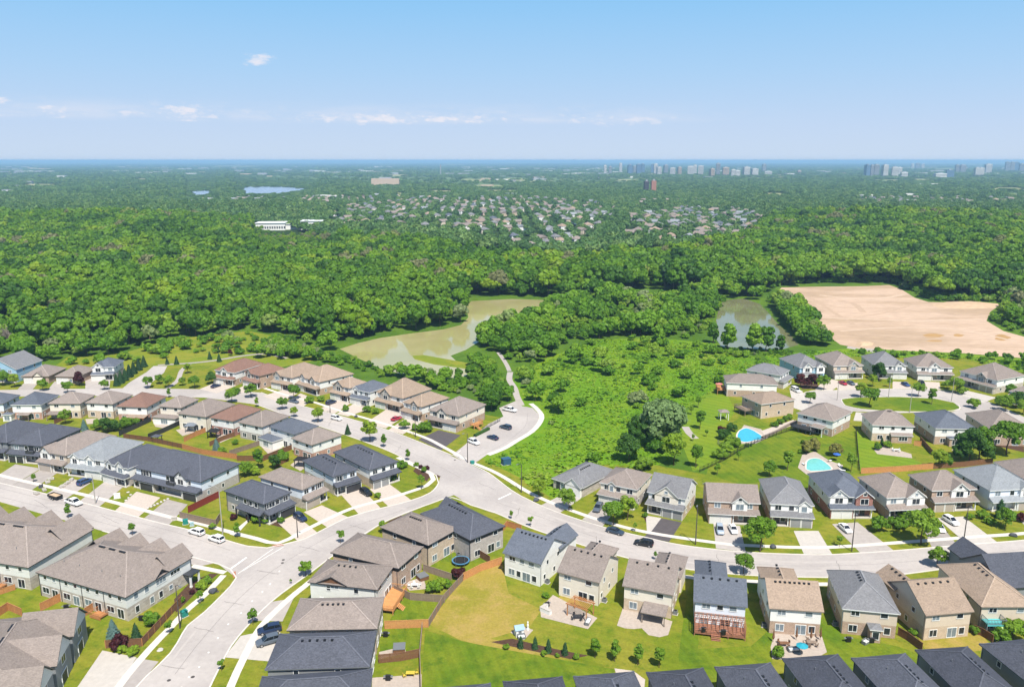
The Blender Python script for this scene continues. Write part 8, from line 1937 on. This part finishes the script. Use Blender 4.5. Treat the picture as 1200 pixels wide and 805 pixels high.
for k, (u, v, w, t, c) in enumerate(CITY): tower(u, v, w, t, c, {'w': 'pale tower of the city centre on the horizon, right of middle', 'b': 'blue glass tower of the city centre on the horizon', 'g': 'grey tower of the city centre on the horizon', 't': 'tan block of the city centre on the horizon'}[c], 'city_tower', 'tower', {'w': 'pale', 'b': 'blue glass', 'g': 'grey', 't': 'tan'}[c] + ' city centre towers')
EAST = [(1015.5, 207, 5, 193.5, 'b'), (1021, 207, 4, 193.8, 'g'), (1026, 207, 5.5, 193.2, 'g'), (1036, 208, 6, 193.5, 'w'), (1048, 208, 7, 196, 'w'), (1053, 206, 5, 196.5, 'w'), (1059, 209, 7, 202, 'w'), (1069, 198, 3, 192, 'w'), (1075, 198, 5, 191.6, 'g'), (1081, 198, 3.4, 192.4, 'w'), (1101, 209, 14, 203.5, 'w'), (1112.5, 208, 8, 199.5, 'b'),
        (1121, 203, 4, 193.6, 'g'), (1127, 203, 7, 193.6, 'g'), (1144, 207, 5, 197, 'w'), (1149, 207, 5, 197, 'w'), (1157, 204, 7, 192.6, 'w'), (1180, 201, 5, 190, 'g'), (1185, 201, 5, 190, 'g'), (1190, 201, 5, 190.4, 'b'), (1197, 202, 6, 192, 'g'), (936, 204, 4, 200, 't')]
for u, v, w, t, c in EAST: tower(u, v, w, t, c, {'w': 'pale tower of the right-hand cluster on the horizon', 'b': 'dark blue tower of the right-hand cluster on the horizon', 'g': 'grey tower of the right-hand cluster on the horizon', 't': 'small tan block between the two skyline clusters'}[c], 'city_tower', 'tower', None if c == 't' else {'w': 'pale', 'b': 'dark blue', 'g': 'grey'}[c] + ' towers of the right-hand cluster')
p = at(73, 209.5); o = empty('storage_tank', (p.x, p.y, 0), 0, 'big white storage building standing alone far left', 'storage building'); b = MB(); b.box(-19, 19, -14, 14, -2, 14); b.build('wall', m_tw['w'], o); b = MB(); b.box(-20, 20, -15, 15, 14, 15.5); b.build('roof', m_white, o)
tower(516.5, 206, 1.0, 193.5, 'g', 'thin lone mast on the horizon, left of centre', 'radio_mast', 'mast', None, 4, False)
SHED = [small_house('light', m_tw['w'], 60, 26, 0)] ; mb = MB(); mb.box(-34, 34, -16, 16, -2, 9); SHED = [mb.mesh('industrial_shed', m_tw['w'])]; mb = MB(); mb.box(-20, 20, -14, 14, -2, 12); SHED.append(mb.mesh('industrial_shed', m_tw['g'])); mb = MB(); mb.box(-26, 26, -12, 12, -2, 7); SHED.append(mb.mesh('industrial_shed', m_tw['t']))
for k in range(298):
    u = RF.choice((RF.uniform(560, 720), RF.uniform(560, 920), RF.uniform(0, 60), RF.uniform(100, 330), RF.uniform(330, 560), RF.uniform(900, 1200)))
    v = (RF.uniform(197, 213) if 560 < u < 920 else RF.uniform(194, 207)) if k % 5 else RF.uniform(205, 236); p = at(u, v)
    if 210 < u < 375 and v > 208: continue
    o = put('industrial_shed', SHED[(k * 7) % 3 if k % 3 else 0], None, (p.x, p.y, 0), RF.uniform(-.5, .5)); s = RF.uniform(.45, 1.3) * (1.35 if v < 206 else .8); o.scale = (s, s, min(1.2, s))
    tag(o, 'tiny pale low building on the far plain below the horizon', 'low building', 'pale low buildings scattered on the far plain')
# trees of the plain: wide crowns, thinning to tree clumps with distance
def vnoise(x, y): return math.sin(x * .0021 + 1.7 * math.sin(y * .0013)) + math.sin(y * .0026 + 1.1 * math.sin(x * .0017 + 2))
r = 830.0; far = []
while r < 23000:
    s = max(11.0, r * .0062); az_ = -.70
    while az_ < .70:
        a = az_ + RF.uniform(-.5, .5) * s / r; rr = r + RF.uniform(-.5, .5) * s; x, y = rr * math.sin(a), rr * math.cos(a); uv = proj(x, y); az_ += s / r
        if inside(uv, W_MAIN) or uv[1] > 300: continue
        if inside(uv, LAKE1) or inside(uv, LAKE2) or inside(uv, POND3) or any(inside(uv, q) for q in (SUB1, SUB2, SUB3, SUB4)): continue
        n_ = vnoise(x, y)
        if rr > 1700 and any(inside(uv, q) for q in FIELDS): continue
        if rr > 2600 and RF.random() < .36 + .5 * (n_ < -.45): continue
        if (195 < uv[0] < 470 and 230 < uv[1] < 246 or uv[0] > 990 and 230 < uv[1] < 246) and RF.random() < .75: continue
        if inside(uv, SUB5) and RF.random() < .55: continue
        hh = RF.uniform(8, 13) * (1 if rr < 9000 else .7) if rr > 1700 else RF.uniform(8, 15)
        if any(abs(uv[0] - cu) < wu and uv[1] < 240 for cu, wu in ((322, 48), (236, 20))): hh = RF.uniform(3, 6)
        far.append((x, y, hh, 'far', s))
    r += s * .9
for k, (u, v) in enumerate(((655, 290), (680, 288), (610, 292), (720, 292))):
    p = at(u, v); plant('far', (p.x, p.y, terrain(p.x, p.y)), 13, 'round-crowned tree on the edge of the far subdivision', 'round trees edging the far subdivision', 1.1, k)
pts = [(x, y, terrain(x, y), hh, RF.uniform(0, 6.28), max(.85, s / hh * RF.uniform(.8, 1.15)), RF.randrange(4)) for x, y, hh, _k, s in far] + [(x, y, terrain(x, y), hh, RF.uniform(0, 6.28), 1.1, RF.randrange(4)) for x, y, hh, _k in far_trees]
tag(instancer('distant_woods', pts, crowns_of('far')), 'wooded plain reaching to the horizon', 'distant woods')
# ------------------------------------------------------------------ air
hz = bpy.data.materials.new('air'); hz.use_nodes = True; t = hz.node_tree; t.nodes.clear()
ho = N(t, 'ShaderNodeOutputMaterial'); pv = N(t, 'ShaderNodeVolumePrincipled')
pv.inputs['Color'].default_value = (0.36, 0.58, 0.88, 1); pv.inputs['Density'].default_value = HAZE; pv.inputs['Anisotropy'].default_value = 0.0
t.links.new(pv.outputs[0], ho.inputs['Volume'])
b = MB(); b.box(-61000, 61000, -61000, 61000, -4, 99)
if HAZE > 0: tag(b.build('haze', hz), kind='stuff')
